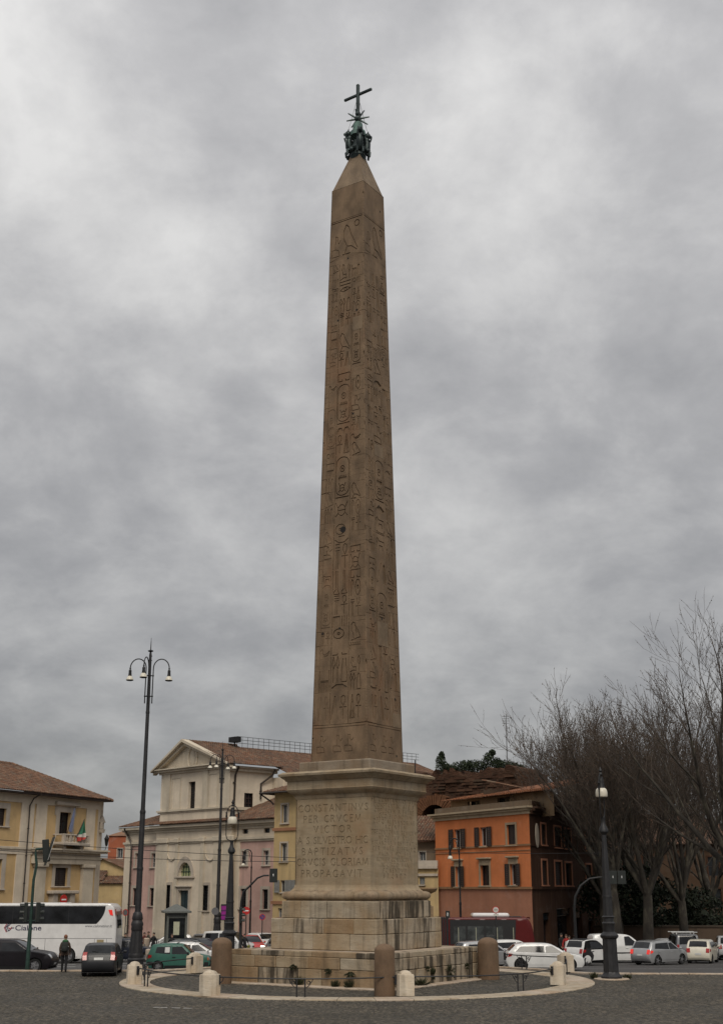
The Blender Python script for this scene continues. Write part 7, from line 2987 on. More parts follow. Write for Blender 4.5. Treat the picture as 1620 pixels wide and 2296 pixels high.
    s.patch('number_plate', True, 0.36, 0.46, -0.28, 0.28, M_PLATE, off=0.022)
    if kind in ('suv', 'boxy', 'mpv') or dark_lower:
        s.side('sill_trim', [(K['wheels'][0] + K['r'] + 0.08, 0.21), (K['wheels'][1] - K['r'] - 0.08, 0.21), (K['wheels'][1] - K['r'] - 0.08, 0.33), (K['wheels'][0] + K['r'] + 0.08, 0.33)], M_TRIM, off=0.01)
    for q in (1, -1):
        m = MB()
        x = K['win'][-1][1] + 0.02
        y = s.w(x, belt + 0.05)
        m.tube([(x, q * (y - 0.02), belt + 0.03), (x, q * (y + 0.08), belt + 0.06)], 0.025, 5)
        m.ball((x - 0.02, q * (y + 0.15), belt + 0.09), 0.10, 8, 6, (0.55, 1.0, 0.72))
        m.build('mirror', M_TRIM if rim == 'steel' else mat, t, smooth=50)
    if roof:
        c = [p for p in s.top if p[1] > H - 0.09]
        m = MB()
        m.loft([[Vector(s.surf(x, z, q)) + Vector((0, 0, 0.008)) for q in np.linspace(-0.96, 0.96, 7)] for x, z in c], closed=False, cap0=False, cap1=False)
        m.build('roof', roof, t, smooth=40)
    if extra:
        extra(t, s)
    return t


P_BLACK = paint('black plum paint', (0.012, 0.010, 0.013))
P_DARK = paint('anthracite paint', (0.020, 0.021, 0.024))
P_GREEN = paint('faded green paint', (0.035, 0.115, 0.090), rough=0.5)
P_WHITE = paint('white car paint', (0.66, 0.66, 0.65))
P_SILVER = paint('silver paint', (0.38, 0.385, 0.39), 0.55)
P_GREY = paint('grey paint', (0.22, 0.225, 0.235), 0.5)
P_RED = paint('red car paint', (0.42, 0.020, 0.016))
P_CREAM = paint('cream paint', (0.64, 0.60, 0.50))
P_BLUE = paint('dark blue paint', (0.018, 0.022, 0.035))


def place(px, py, Y=None, road=True):
    if Y is None:
        return gr(px, py, road)
    q = at(px, 2100, Y)
    return Vector((q.x, Y, gz(Y) if road else 0.0))


R = math.radians
# left side
q = place(126, 0, 71.2)
car('black crossover car with silver window line driving right at the left edge', 'suv', P_BLACK, Vector((q.x - 2.15, 71.2, gz(71.2))), R(-2), 'alloy')
q = gr(207, 2191, False)
car('dark grey hatchback seen from behind, standing on the cobbles left of the lamp', 'supermini', P_DARK, Vector((q.x + 0.12, q.y + 1.75, 0.02)), R(95), 'alloy', high=True)
car('dark blue car half hidden between the white coach and the tall lamp base', 'supermini', P_BLUE, place(292, 0, 91), R(4), 'alloy')
q0, q1 = place(337, 0, 72), place(473, 0, 72)
def panda_x(t, s):
    m = MB()
    for x in (-1.0, -0.1):
        m.tube([(x, -0.55, s.H + 0.05), (x, 0.55, s.H + 0.05)], 0.02, 4)
    m.build('roof_bar', M_TRIM, t)
    s.side('paper_notice', [(-0.72, 0.99), (-0.46, 0.99), (-0.46, 1.26), (-0.72, 1.26)], M_PLATE, off=0.014, sides=(-1,))
    s.side('bumper_strip', [(-1.62, .34), (-1.36, .34), (-1.36, .52), (-1.66, .52)], M_TRIM, off=0.012)
    s.side('bumper_strip', [(1.42, .30), (1.64, .30), (1.66, .50), (1.42, .50)], M_TRIM, off=0.012)
    s.side('indicator', [(1.60, .60), (1.66, .60), (1.64, .74), (1.58, .74)], plain('orange lens', (0.5, 0.10, 0.03), 0.3), off=0.012)
car('faded green small boxy car with a white paper in its rear side window', 'boxy', P_GREEN, Vector(((q0.x + q1.x) / 2, 72.0, gz(72))), R(0), 'steel', extra=panda_x)
def bars_x(t, s):
    m = MB()
    for q in (-0.55, 0.55):
        m.tube([(-1.3, q, s.H + 0.03), (-0.9, q, s.H + 0.09), (-0.1, q, s.H + 0.09), (0.25, q, s.H + 0.02)], 0.022, 5)
    m.build('roof_bar', M_CHROME, t)
car('white hatchback with roof bars driving just behind the green boxy car', 'compact', P_WHITE, place(434, 0, 77.5), R(0), 'alloy', extra=bars_x)
car('white car parked behind the left side of the kiosk', 'supermini', P_WHITE, place(383, 0, 105.5), R(186), 'alloy')
car('small black car with clear headlights facing the square right of the kiosk', 'bubble', P_DARK, place(450, 0, 95), R(-38), 'steel')
car('dark car mostly hidden behind the small black car and the four-armed lamp', 'supermini', P_GREY, place(474, 0, 106), R(-50), 'alloy', lit='head')
car('white people carrier behind the left lantern post', 'mpv', P_WHITE, place(516, 0, 102), R(-20), 'alloy')
car('red hatchback with lit headlights turning towards the square', 'supermini', P_RED, place(560, 0, 103), R(-72), 'alloy', lit='head')
car('white car behind the red hatchback left of the steps', 'compact', P_WHITE, place(592, 0, 109), R(-60), 'alloy')
car('grey car cut off by the left edge of the middle step', 'supermini', P_GREY, place(648, 0, 99), R(-50), 'alloy')
# right side
car('silver white hatchback half hidden behind the right granite bollard', 'supermini', P_SILVER, place(1086, 0, 78.5), R(16), 'alloy')
car('white car whose roof shows between granite bollard and white hatchback', 'supermini', P_WHITE, place(1150, 0, 86), R(8), 'alloy')
q0, q1 = place(1121, 0, 73.4), place(1310, 0, 73.4)
car('white sporty hatchback with dark wheels driving right behind the stone ring', 'compact', P_WHITE, Vector(((q0.x + q1.x) / 2, 73.4, gz(73.4))), R(0), 'dark')
def smart_x(t, s):
    s.side('black_panel', [(-1.20, 1.02), (-0.60, 1.02), (-0.34, 0.62), (-0.42, 0.30), (-0.62, 0.30), (-0.60, 0.55), (-0.90, 0.68), (-1.22, 0.60)], M_TRIM, off=0.012)
car('tiny black and white two-seat car seen from behind left of the white van', 'twoseat', P_WHITE, place(1313, 0, 82.5), R(40), 'steel', roof=M_TRIM, extra=smart_x)
def van_x(t, s):
    s.side('rub_strip', [(-0.78, .62), (1.0, .62), (1.0, .70), (-0.78, .70)], M_TRIM, off=0.012)
    s.side('slide_rail', [(-1.95, 1.02), (-0.75, 1.02), (-0.75, 1.07), (-1.95, 1.07)], M_TRIM, off=0.012)
car('white delivery van without rear side windows right of the lantern post', 'van', P_WHITE, place(1389, 0, 88), R(6), 'alloy', cat='van', name='delivery_van', extra=van_x, door_x=[(0.0, 0.98)])
car('silver hatchback with lit tail lamps seen from behind in the right-hand traffic', 'supermini', P_SILVER, place(1474, 0, 84), R(40), 'alloy', lit='tail')
car('white car seen past the silver hatchback, only its back showing', 'supermini', P_WHITE, place(1492, 0, 95), R(100), 'alloy', lit='tail')
def rack_x(t, s):
    m = MB()
    for x in (-1.2, 0.0):
        m.cbox(x - 0.06, x + 0.06, -0.85, 0.95, s.H + 0.09, s.H + 0.14, 0.01)
        for q in (-0.6, 0.6):
            m.box(x - 0.03, x + 0.03, q - 0.03, q + 0.03, s.H - 0.03, s.H + 0.088)
    m.build('roof_bar', M_WHITEP, t)
car('grey tall people carrier with a white roof rack seen from behind', 'mpv', P_GREY, place(1527, 0, 93), R(88), 'alloy', extra=rack_x)
car('cream rounded small car seen from behind at the right', 'bubble', P_CREAM, place(1571, 0, 87.5), R(66), 'dark')
car('white car cut off by the right edge of the picture', 'suv', P_WHITE, place(1630, 0, 96), R(78), 'alloy')


def text_mesh(body, width, height, M, name, mat, par, shear=0.0, bold=0.0):
    size = 1.0
    c = bpy.data.curves.new(name, 'FONT')
    c.body = body
    c.size = size
    c.shear = shear
    c.offset = bold
    o = bpy.data.objects.new('probe', c)
    COL.objects.link(o)
    me = bpy.data.meshes.new_from_object(o.evaluated_get(bpy.context.evaluated_depsgraph_get()))
    bpy.data.objects.remove(o)
    bpy.data.curves.remove(c)
    me.name = name
    xs_ = [v.co.x for v in me.vertices]
    ys_ = [v.co.y for v in me.vertices]
    me.transform(M @ Matrix.Diagonal((width / (max(xs_) - min(xs_)), height / (max(ys_) - min(ys_)), 1, 1)) @ Matrix.Translation((-min(xs_), 0, 0)))
    me.materials.clear()
    me.materials.append(mat)
    r = bpy.data.objects.new(name, me)
    COL.objects.link(r)
    r.parent = par
    return r


# ------------------------------------------------------------------ white coach
YC = 88.0
xr_ = at(268, 2080, YC).x
LC, WC, HC = 12.6, 2.55, at(150, 2026, YC - 1.27).z - gz(YC)
co = thing('coach', 'white touring coach with a dark window band and a travel company name, at the left', 'coach', Vector((xr_ - LC / 2, YC, gz(YC))), PI)
hl = LC / 2
curve = [(-hl + 0.12, .34), (-hl + 0.03, .55), (-hl, 1.2), (-hl + 0.02, 2.4), (-hl + 0.16, HC - 0.42), (-hl + 0.34, HC - 0.12), (-hl + 0.75, HC - 0.01), (-hl + 3, HC), (hl - 2, HC), (hl - 0.9, HC - 0.08), (hl - 0.45, HC - 0.5), (hl - 0.12, 2.0), (hl, 1.2), (hl - 0.03, .6), (hl - 0.1, .34)]
sh_ = Shell(co, LC, WC, HC, curve, 2.0, (-hl + 3.1, hl - 2.8), 0.50, 0.32, tumble=0.0, endr=0.05, smooth=5, edge=0.09, endp=3, t0=0.93)
P_COACH = paint('coach white', (0.68, 0.67, 0.66))
sh_.body(P_COACH)
for x in sh_.wheels:
    for q in (1, -1):
        wheel(co, x, q * (WC / 2 - 0.17), 0.50, 0.28, 'truck')
xT = lambda px: -(at(px, 2080, YC - WC / 2).x - (xr_ - LC / 2))
zT = lambda py: at(80, py, YC - WC / 2).z - gz(YC)
zb, zt_ = zT(2071.5), zT(2031.5)
# dark glass band; its back end sweeps down in a curve
sweep = [(-hl + 0.75 + 0.55 * (1 - u) ** 2.2, zb + (zt_ - zb) * u) for u in np.linspace(0, 1, 7)]
sh_.side('window_band', [(-hl + 1.3, zb), (hl - 0.25, zb), (hl - 0.55, zt_)] + sweep[::-1][:-1], M_CARGL, off=0.010, grid=0.6)
sh_.side('gutter_line', [(-hl + 0.6, zt_ + 0.03), (hl - 0.7, zt_ + 0.03), (hl - 0.7, zt_ + 0.09), (-hl + 0.6, zt_ + 0.09)], M_WHITEP, off=0.012, grid=2)
for k in range(1, 6):
    x = -hl + 1.3 + k * 1.85
    sh_.side('window_joint', rect(x, x + 0.03, zb + 0.05, zt_ - 0.05), M_TRIM, off=0.014, grid=3)
for z in (HC * 0.415,):
    sh_.side('panel_seam', rect(-hl + 0.2, hl - 0.2, z, z + 0.022), M_SBACK, off=0.009, grid=3)
for x in (-hl + 0.55, -hl + 1.35, -hl + 4.6, -hl + 6.3, -hl + 8.2):
    sh_.side('panel_seam', rect(x, x + 0.022, 0.45, HC * 0.41), M_SBACK, off=0.009, grid=3)
sh_.side('badge', rect(-hl + 0.75, -hl + 1.2, 1.32, 1.50), plain('brass badge', (0.30, 0.24, 0.13), 0.4), off=0.012)
sh_.side('hatch_latch', rect(-hl + 5.4, -hl + 5.7, 0.92, 1.06), M_TRIM, off=0.012)
ra = 0.66
sh_.side('wheel_arch', [(sh_.wheels[0] + ra * math.cos(a), 0.5 + ra * math.sin(a)) for a in np.linspace(-0.1, PI + 0.1, 13)] + [(sh_.wheels[0] + 0.56 * math.cos(a), 0.5 + 0.56 * math.sin(a)) for a in np.linspace(PI + 0.1, -0.1, 13)], P_COACH, off=0.03)
sh_.patch('tail_light', False, HC * 0.80, HC * 0.90, 0.66, 0.98, M_TAIL, off=0.04)
sh_.patch('tail_light', False, HC * 0.80, HC * 0.90, -0.98, -0.66, M_TAIL, off=0.04)
sh_.side('tail_light_wrap', [(-hl + 0.22, HC * 0.80), (-hl + 0.42, HC * 0.81), (-hl + 0.55, HC * 0.895), (-hl + 0.30, HC * 0.895)], M_TAILLIT, off=0.03)
sh_.patch('rear_window', False, HC * 0.58, HC * 0.86, -0.6, 0.6, M_CARGL, off=0.015)
m = MB()
m.cbox(-hl + 3.5, -hl + 6.5, -0.9, 0.9, HC, HC + 0.05, 0.02)
m.build('roof_unit', P_COACH, co)
M_NAVY = plain('navy print', (0.025, 0.02, 0.06), 0.5)
M_LRED = plain('red print', (0.32, 0.03, 0.05), 0.5)
M_GREYP = plain('grey print', (0.16, 0.16, 0.17), 0.5)
# letters lie flat on the side towards the square; there the reading direction runs to local -x
TM = lambda x, z: Matrix.Translation((x, WC / 2 + 0.006, z)) @ Matrix.Rotation(PI, 4, 'Z') @ Matrix.Rotation(PI / 2, 4, 'X')
xT = lambda px: -(at(px, 2080, YC - WC / 2).x - (xr_ - LC / 2))
zT = lambda py: at(80, py, YC - WC / 2).z - gz(YC)
text_mesh('Cialone', xT(35) - xT(93.5), 0.33, TM(xT(35), zT(2086)), 'company_name', M_NAVY, co, 0, 0.012)
text_mesh('www.cialonetour.it', xT(191) - xT(251), 0.17, TM(xT(191), zT(2079)), 'web_address', M_GREYP, co, 0.15, 0.012)
lg = MB()
x0_, z0_ = xT(10), zT(2090)
for k, (mat_i, pts_) in enumerate(((0, [(0.30, .80), (0.02, .45), (0.30, .02)]), (1, [(0.52, .84), (0.18, .45), (0.42, .05)]), (1, [(0.78, .84), (0.36, .50), (0.60, .12), (0.98, .42), (1.25, .42)]), (0, [(0.55, .45), (0.80, .30), (0.95, .50)]))):
    lg.mi = mat_i
    for sg in pline(pts_, 0.10):
        lg.add([(x0_ - a * 0.52, WC / 2 + 0.006 + 0.001 * k, z0_ + b * 0.62) for a, b in sg], [(0, 1, 2, 3)])
lg.build('logo', [M_LRED, M_NAVY], co, recalc=False)

# ------------------------------------------------------------------ red city bus
YB = 91.0
xr2 = at(1192, 2080, YB).x
LB, WB, HB = 17.5, 2.5, at(1120, 2058, YB - 1.25).z - gz(YB)
bu = thing('city_bus', 'dark red articulated city bus with a white roof unit in front of the orange building', 'bus', Vector((xr2 - LB / 2, YB, gz(YB))), 0.0)
hl = LB / 2
curve = [(-hl + 0.1, .3), (-hl, .6), (-hl, 2.2), (-hl + 0.1, HB - 0.2), (-hl + 0.4, HB), (0, HB), (hl - 1.0, HB), (hl - 0.5, HB - 0.07), (hl - 0.24, HB - 0.35), (hl - 0.08, HB - 1.0), (hl, 1.2), (hl - 0.02, .6), (hl - 0.1, .3)]
sb2 = Shell(bu, LB, WB, HB, curve, 2.2, (-hl + 2.7, -hl + 8.3, hl - 2.7), 0.48, 0.28, tumble=0.0, endr=0.05, smooth=5, edge=0.09, endp=3, t0=0.93)
P_BUS = paint('dark red bus paint', (0.09, 0.009, 0.009))
sb2.body(P_BUS)
for x in sb2.wheels:
    for q in (1, -1):
        wheel(bu, x, q * (WB / 2 - 0.17), 0.48, 0.28, 'truck')
zb, zt_ = HB * 0.40, HB * 0.955
xe = at(1008, 2080, YB - 1.25).x - bu.location.x
sb2.side('window_band', [(xe, zb), (hl - 1.35, zb), (hl - 1.25, zt_), (xe, zt_)], M_TRIM, off=0.010, grid=0.8)
M_BUSGL = glass('bus glass', (0.05, 0.055, 0.055), 0.08, 0.5)
nwin = 5
x = xe + 0.25
for wd in (0.8, 1.1, 1.15, 1.3, 1.25):
    if x + wd > hl - 1.4:
        break
    sb2.side('side_window', rect(x, x + wd, zb + 0.12, zt_ - 0.42), M_BUSGL, off=0.016, grid=2)
    x += wd + 0.16
xb0 = at(993, 2080, YB - 1.25).x - bu.location.x
m = MB()
k = 0
xx = xb0 - 0.6
while xx < xe - 0.12:
    m.box(xx, xx + 0.10, -WB / 2 - 0.03, WB / 2 + 0.03, 0.45, HB + 0.03)
    m.box(xx + 0.10, xx + 0.16, -WB / 2 + 0.01, WB / 2 - 0.01, 0.45, HB)
    xx += 0.16
m.build('bellows', M_TRIM, bu)
sb2.side('poster', rect(xe + 0.75, xe + 2.4, 0.45, zb - 0.05), plain('yellow poster', (0.52, 0.33, 0.03), 0.4, var=0.3, scale=2), off=0.014, sides=(-1,))
xa0, xa1 = (at(p_, 2053, YB).x - bu.location.x for p_ in (1056, 1138))
m = MB()
m.cbox(xa0, xa1, -0.85, 0.85, HB, HB + 0.30, 0.10)
m.build('roof_unit', P_COACH, bu)
m = MB()
m.cbox(xa1 + 0.03, xa1 + 0.9, -0.6, 0.6, HB, HB + 0.07, 0.03)
m.build('roof_hatch', M_TRIM, bu)
sb2.patch('windscreen', True, 1.1, HB - 0.35, -0.9, 0.9, M_CARGL, off=0.015)
# pale passengers' grab rails showing through the windows
for x in (xe + 0.55, xe + 1.75, xe + 3.2, xe + 4.3):
    sb2.side('grab_rail', rect(x, x + 0.05, zb + 0.15, zt_ - 0.5), plain('pale grab rail', (0.30, 0.30, 0.22), 0.5), off=0.020, sides=(-1,), grid=3)
# ------------------------------------------------------------------ parked scooter near the left lamp
def scooter(pos, rz, lab):
    t = thing('scooter', lab, 'scooter', pos, rz, 'scooters by the church')
    for x in (-0.62, 0.62):
        wheel(t, x, 0, 0.23, 0.11, 'steel')
    m = MB()
    m.tube([(-0.85, 0, 0.62), (-0.55, 0, 0.72), (-0.1, 0, 0.70), (0.0, 0, 0.40)], [0.10, 0.17, 0.14, 0.10], 8)
    m.tube([(0.0, 0, 0.30), (0.32, 0, 0.30), (0.44, 0, 0.75), (0.40, 0, 1.02)], [0.12, 0.12, 0.13, 0.08], 8)
    m.tube([(0.62, 0, 0.25), (0.44, 0, 0.85)], 0.05, 6)
    m.build('body', P_DARK, t, smooth=50)
    m = MB()
    m.tube([(-0.8, 0, 0.82), (-0.5, 0, 0.86), (-0.1, 0, 0.80)], [0.10, 0.15, 0.10], 8)
    m.build('seat', M_TRIM, t, smooth=50)
    m = MB()
    m.tube([(0.36, -0.32, 1.06), (0.40, 0, 1.02), (0.36, 0.32, 1.06)], 0.02, 5)
    m.build('handlebar', M_TRIM, t)
    m = MB()
    m.ball((0.50, 0, 0.92), 0.09, 8, 6)
    m.build('headlight', M_HEAD, t)


scooter(place(318, 0, 104), R(-70), 'dark parked scooter behind the tall lamp near the church wall')
scooter(place(330, 0, 106), R(-60), 'dark parked scooter, second from the kiosk by the church wall')

# ================================================================== people
M_SKIN = plain('skin', (0.36, 0.21, 0.15), 0.6, var=0.08)
M_HAIRD = plain('dark hair', (0.018, 0.012, 0.009), 0.7)
M_HAIRB = plain('brown hair', (0.06, 0.032, 0.018), 0.7)
cloth_c = {}


def cloth(c):
    k = 'cloth %.3f %.3f %.3f' % c
    return plain(k, c, 0.9, var=0.25, scale=5)


def person(lab, pos, rz, jacket, trousers, stride=0.0, arm=0.1, hair=None, H=1.74, shoes=(0.012, 0.010, 0.010), bag=None, hood=None, bend=0.0, group='people crossing the square', hold=None):
    """one continuous figure facing local +x, grown over a skeleton; hair and bag are its children"""
    k = H / 1.74
    V, E, Rr, T = [], [], [], []

    def ch(pts, tags, root=None):
        idx = []
        prev = root
        for (p, r), tg in zip(pts, tags):
            V.append((p[0] * k, p[1] * k, p[2] * k))
            Rr.append(r * k)
            T.append(tg)
            i = len(V) - 1
            if prev is not None:
                E.append((prev, i))
            prev = i
            idx.append(i)
        return idx
    sp = ch([((0, 0, .95), (.125)), ((0.0, 0, 1.10), .120), ((0.01 + bend * .3, 0, 1.28), .135), ((0.0 + bend * .5, 0, 1.41), .115), ((0.01 + bend * .7, 0, 1.50), .052), ((0.02 + bend, 0, 1.58), .082), ((0.025 + bend, 0, 1.66), .088), ((0.015 + bend, 0, 1.72), .055)],
            ['t', 'j', 'j', 'j', 's', 's', 's', 's'])
    for q in (1, -1):
        s_ = stride * q
        ch([((0.0, q * .09, .88), .100), ((0.02 + s_ * .5, q * .095, .50), .078), ((s_ - 0.02, q * .10, .10), .056), ((s_ + 0.04, q * .105, .045), .042), ((s_ + .15, q * .115, .035), .034)], ['t', 't', 't', 'f', 'f'], sp[0])
        a = -arm * q
        el = (0.02 + a * .6, q * .245, 1.12)
        wr_ = (0.10 + a * 1.3, q * .235, .90)
        if hold and q == hold:
            el, wr_ = (0.06, q * .24, 1.13), (0.30, q * .16, 1.10)
        d = (wr_[0] - el[0], wr_[1] - el[1], wr_[2] - el[2])
        l = math.sqrt(sum(c * c for c in d))
        u = tuple(c / l for c in d)
        hp = tuple(wr_[i] + u[i] * .085 for i in range(3))
        ar_ = ch([((bend * .45, q * .165, 1.40), .070), ((el), .056), ((wr_), .042), ((hp), .034)], ['j', 'j', 'j', 's'], sp[3])
        # fingers and thumb leave the palm
        for f in range(4):
            o = (f - 1.5) * .018
            b = tuple(hp[i] + u[i] * .03 for i in range(3))
            ch([((b[0] + o, b[1], b[2]), .0095), ((b[0] + o + u[0] * .05, b[1] - q * .012, b[2] + u[2] * .05), .008)], ['s', 's'], ar_[-1])
        ch([((hp[0] + .035, hp[1] - q * .01, hp[2] - .005), .010), ((hp[0] + .05, hp[1] - q * .015, hp[2] - .045), .008)], ['s', 's'], ar_[-1])
    me = bpy.data.meshes.new('person')
    me.from_pydata(V, E, [])
    o = bpy.data.objects.new('person', me)
    COL.objects.link(o)
    sk = o.modifiers.new('skin', 'SKIN')
    sk.use_smooth_shade = True
    for i, v in enumerate(me.skin_vertices[0].data):
        v.radius = (Rr[i], Rr[i])
        v.use_root = (i == 0)
    # a torso is wider than deep
    for i in range(4):
        me.skin_vertices[0].data[i].radius = (Rr[i] * (1.22 if i else 1.15), Rr[i] * 0.86)
    ss = o.modifiers.new('sub', 'SUBSURF')
    ss.levels = ss.render_levels = 1
    dg = bpy.context.evaluated_depsgraph_get()
    new = bpy.data.meshes.new_from_object(o.evaluated_get(dg))
    bpy.data.objects.remove(o)
    bpy.data.meshes.remove(me)
    new.name = 'person'
    mats = {'j': cloth(jacket), 't': cloth(trousers), 's': M_SKIN, 'f': cloth(shoes)}
    order = ['j', 't', 's', 'f']
    new.materials.clear()
    for kx in order:
        new.materials.append(mats[kx])
    vv = np.array(V)
    seg_ = [(np.array(V[a]), np.array(V[b]), T[b], (Rr[a] + Rr[b]) / 2) for a, b in E]
    for p in new.polygons:
        c = np.array(p.center)
        best, bt = 1e9, 'j'
        for a, b, tg, r in seg_:
            ab = b - a
            u = max(0, min(1, float(np.dot(c - a, ab) / max(1e-9, np.dot(ab, ab)))))
            d = np.linalg.norm(c - a - ab * u) - r * 0.6
            if d < best:
                best, bt = d, tg
        if bt == 'j' and c[2] < 0.86 * k and abs(c[1]) < 0.2 * k:
            bt = 't'
        if bt == 't' and c[2] > 0.84 * k:
            bt = 'j'
        p.material_index = order.index(bt)
        p.use_smooth = True
    ob_ = bpy.data.objects.new('person', new)
    COL.objects.link(ob_)
    ob_.location = pos
    ob_.rotation_euler = (0, 0, rz)
    tag(ob_, lab, 'person', group)
    hx, hz = (0.022 + bend) * k, 1.655 * k
    m = MB()
    rings = []
    hr = 0.104 * k
    for i in range(6):
        a = -0.25 + (PI / 2 + 0.2) * i / 5
        rings.append([(hx - 0.018 * k + hr * 1.08 * math.cos(a) * math.cos(b) * (0.78 if math.cos(b) > 0.4 and i < 4 else 1.0), hr * 0.92 * math.cos(a) * math.sin(b), hz + 0.015 * k + hr * 1.1 * math.sin(a)) for b in np.linspace(0, 2 * PI, 13)[:-1]])
    m.loft(rings)
    m.build('hair', hair or M_HAIRD, ob_, smooth=60)
    m = MB()
    m.add([(hx + .085 * k, 0, hz + .005), (hx + .112 * k, -.012, hz - .03 * k), (hx + .112 * k, .012, hz - .03 * k), (hx + .08 * k, 0, hz - .04 * k)], [(0, 1, 2), (1, 3, 2), (0, 3, 1), (0, 2, 3)])
    m.build('nose', M_SKIN, ob_)
    m = MB()
    for q in (1, -1):
        m.ball((hx + .078 * k, q * .032 * k, hz + .008 * k), .011 * k, 6, 4)
    m.build('eyes', M_BLACK, ob_)
    m = MB()
    for q in (1, -1):
        m.ball((hx - 0.005, q * .085 * k, hz - .01 * k), .026 * k, 6, 4, (0.7, 0.4, 1.1))
    m.build('ears', M_SKIN, ob_)
    m = MB()
    m.box(hx + .082 * k, hx + .088 * k, -.022 * k, .022 * k, hz - .062 * k, hz - .054 * k)
    m.build('mouth', cloth((0.16, 0.06, 0.05)), ob_)
    # jacket hem and collar give the clothes an edge
    m = MB()
    m.lathe([(.185, .80), (.19, .86), (.175, 1.0)], 14, M=Matrix.Diagonal((0.80 * k, 1.08 * k, k, 1)), cap=False)
    m.build('jacket_hem', cloth(jacket), ob_, smooth=50)
    m = MB()
    m.lathe([(.085, 1.44), (.08, 1.50), (.088, 1.53)], 10, (bend * .6, 0, 0), M=Matrix.Diagonal((k, k, k, 1)), cap=False)
    m.build('collar', cloth(hood or jacket), ob_, smooth=50)
    if hood:
        m = MB()
        m.ball((-.09 * k, 0, 1.47 * k), .13 * k, 10, 6, (0.8, 1.15, 0.65))
        m.build('hood', cloth(hood), ob_, smooth=60)
    if bag:
        m = MB()
        m.cbox(-.33 * k, -.14 * k, -.16 * k, .16 * k, 0.96 * k, 1.42 * k, .05)
        m.cbox(-.385 * k, -.332 * k, -.12 * k, .12 * k, 1.0 * k, 1.22 * k, .02)
        b = m.build('backpack', cloth(bag), ob_, smooth=50)
        m = MB()
        for q in (1, -1):
            m.tube([(-.17 * k, q * .10 * k, 1.40 * k), (-.02 * k, q * .12 * k, 1.50 * k), (.11 * k, q * .11 * k, 1.38 * k), (.12 * k, q * .12 * k, 1.2 * k), (-.13 * k, q * .14 * k, 1.02 * k)], .018, 5)
        m.build('strap', cloth(bag), b)
    return ob_


q = at(143, 2179, 66.6)
person('man seen from behind with a dark backpack and green hood at the kerb', Vector((q.x, 66.6, 0.02)), R(97), (0.060, 0.038, 0.026), (0.010, 0.010, 0.012), 0.10, 0.05, plain('red brown hair', (0.16, 0.06, 0.03), 0.7), 1.76, bag=(0.018, 0.020, 0.018), hood=(0.03, 0.09, 0.04), group=None)
person('person in a black coat with pale trousers walking left of the kiosk', place(345, 0, 100), R(-120), (0.010, 0.010, 0.012), (0.20, 0.17, 0.14), 0.16, 0.15, M_HAIRD, 1.76)
person('person in a black coat standing in front of the kiosk', place(386, 0, 97), R(-95), (0.010, 0.010, 0.011), (0.010, 0.010, 0.012), 0.05, 0.05, M_HAIRB, 1.72)
person('person in black behind the dark blue car beside the coach', place(281, 0, 95.5), R(-80), (0.012, 0.011, 0.012), (0.015, 0.015, 0.018), 0.08, 0.1, M_HAIRD, 1.80)
person('person in a dark red jacket behind the tall lamp by the parked scooters', place(324, 0, 102), R(-70), (0.09, 0.02, 0.016), (0.012, 0.012, 0.014), 0.05, 0.08, M_HAIRD, 1.70)
person('person in an olive jacket next to the parked scooters', place(333, 0, 103), R(-150), (0.045, 0.042, 0.028), (0.02, 0.02, 0.024), 0.1, 0.1, M_HAIRB, 1.74)
ps = person('person in a dark jacket holding a yellow green bag in front of the red hatchback', place(549, 0, 98), R(-60), (0.012, 0.012, 0.014), (0.04, 0.04, 0.045), 0.06, 0.05, M_HAIRD, 1.74, hold=1)
m = MB()
m.cbox(-0.10, 0.10, -0.16, 0.16, -0.28, 0.0, 0.04)
m.tube([(0, -0.08, 0), (0, 0, 0.12), (0, 0.08, 0)], 0.012, 5)
pv_ = place(549, 0, 98) + Matrix.Rotation(R(-60), 3, 'Z') @ Vector((0.36, 0.16, 0.98))
tag(m.build('shopping_bag', cloth((0.16, 0.16, 0.03)), loc=pv_), 'yellow green bag carried by the person before the red hatchback', 'bag')
person('person in a bright red jacket outside the shops of the orange building', place(1268, 0, 94), R(-110), (0.30, 0.02, 0.018), (0.012, 0.012, 0.014), 0.08, 0.08, M_HAIRB, 1.72)
person('person in a black jacket left of the red jacket outside the shops', place(1257, 0, 95), R(-60), (0.010, 0.010, 0.010), (0.012, 0.012, 0.014), 0.1, 0.1, M_HAIRD, 1.78)
person('second person in red, shorter, further right outside the shops', place(1275, 0, 96), R(-140), (0.22, 0.02, 0.022), (0.02, 0.02, 0.022), 0.06, 0.06, M_HAIRD, 1.62)
person('person in a grey coat farthest right outside the shops', place(1288, 0, 96.5), R(-80), (0.06, 0.06, 0.065), (0.012, 0.012, 0.014), 0.06, 0.06, M_HAIRD, 1.74)

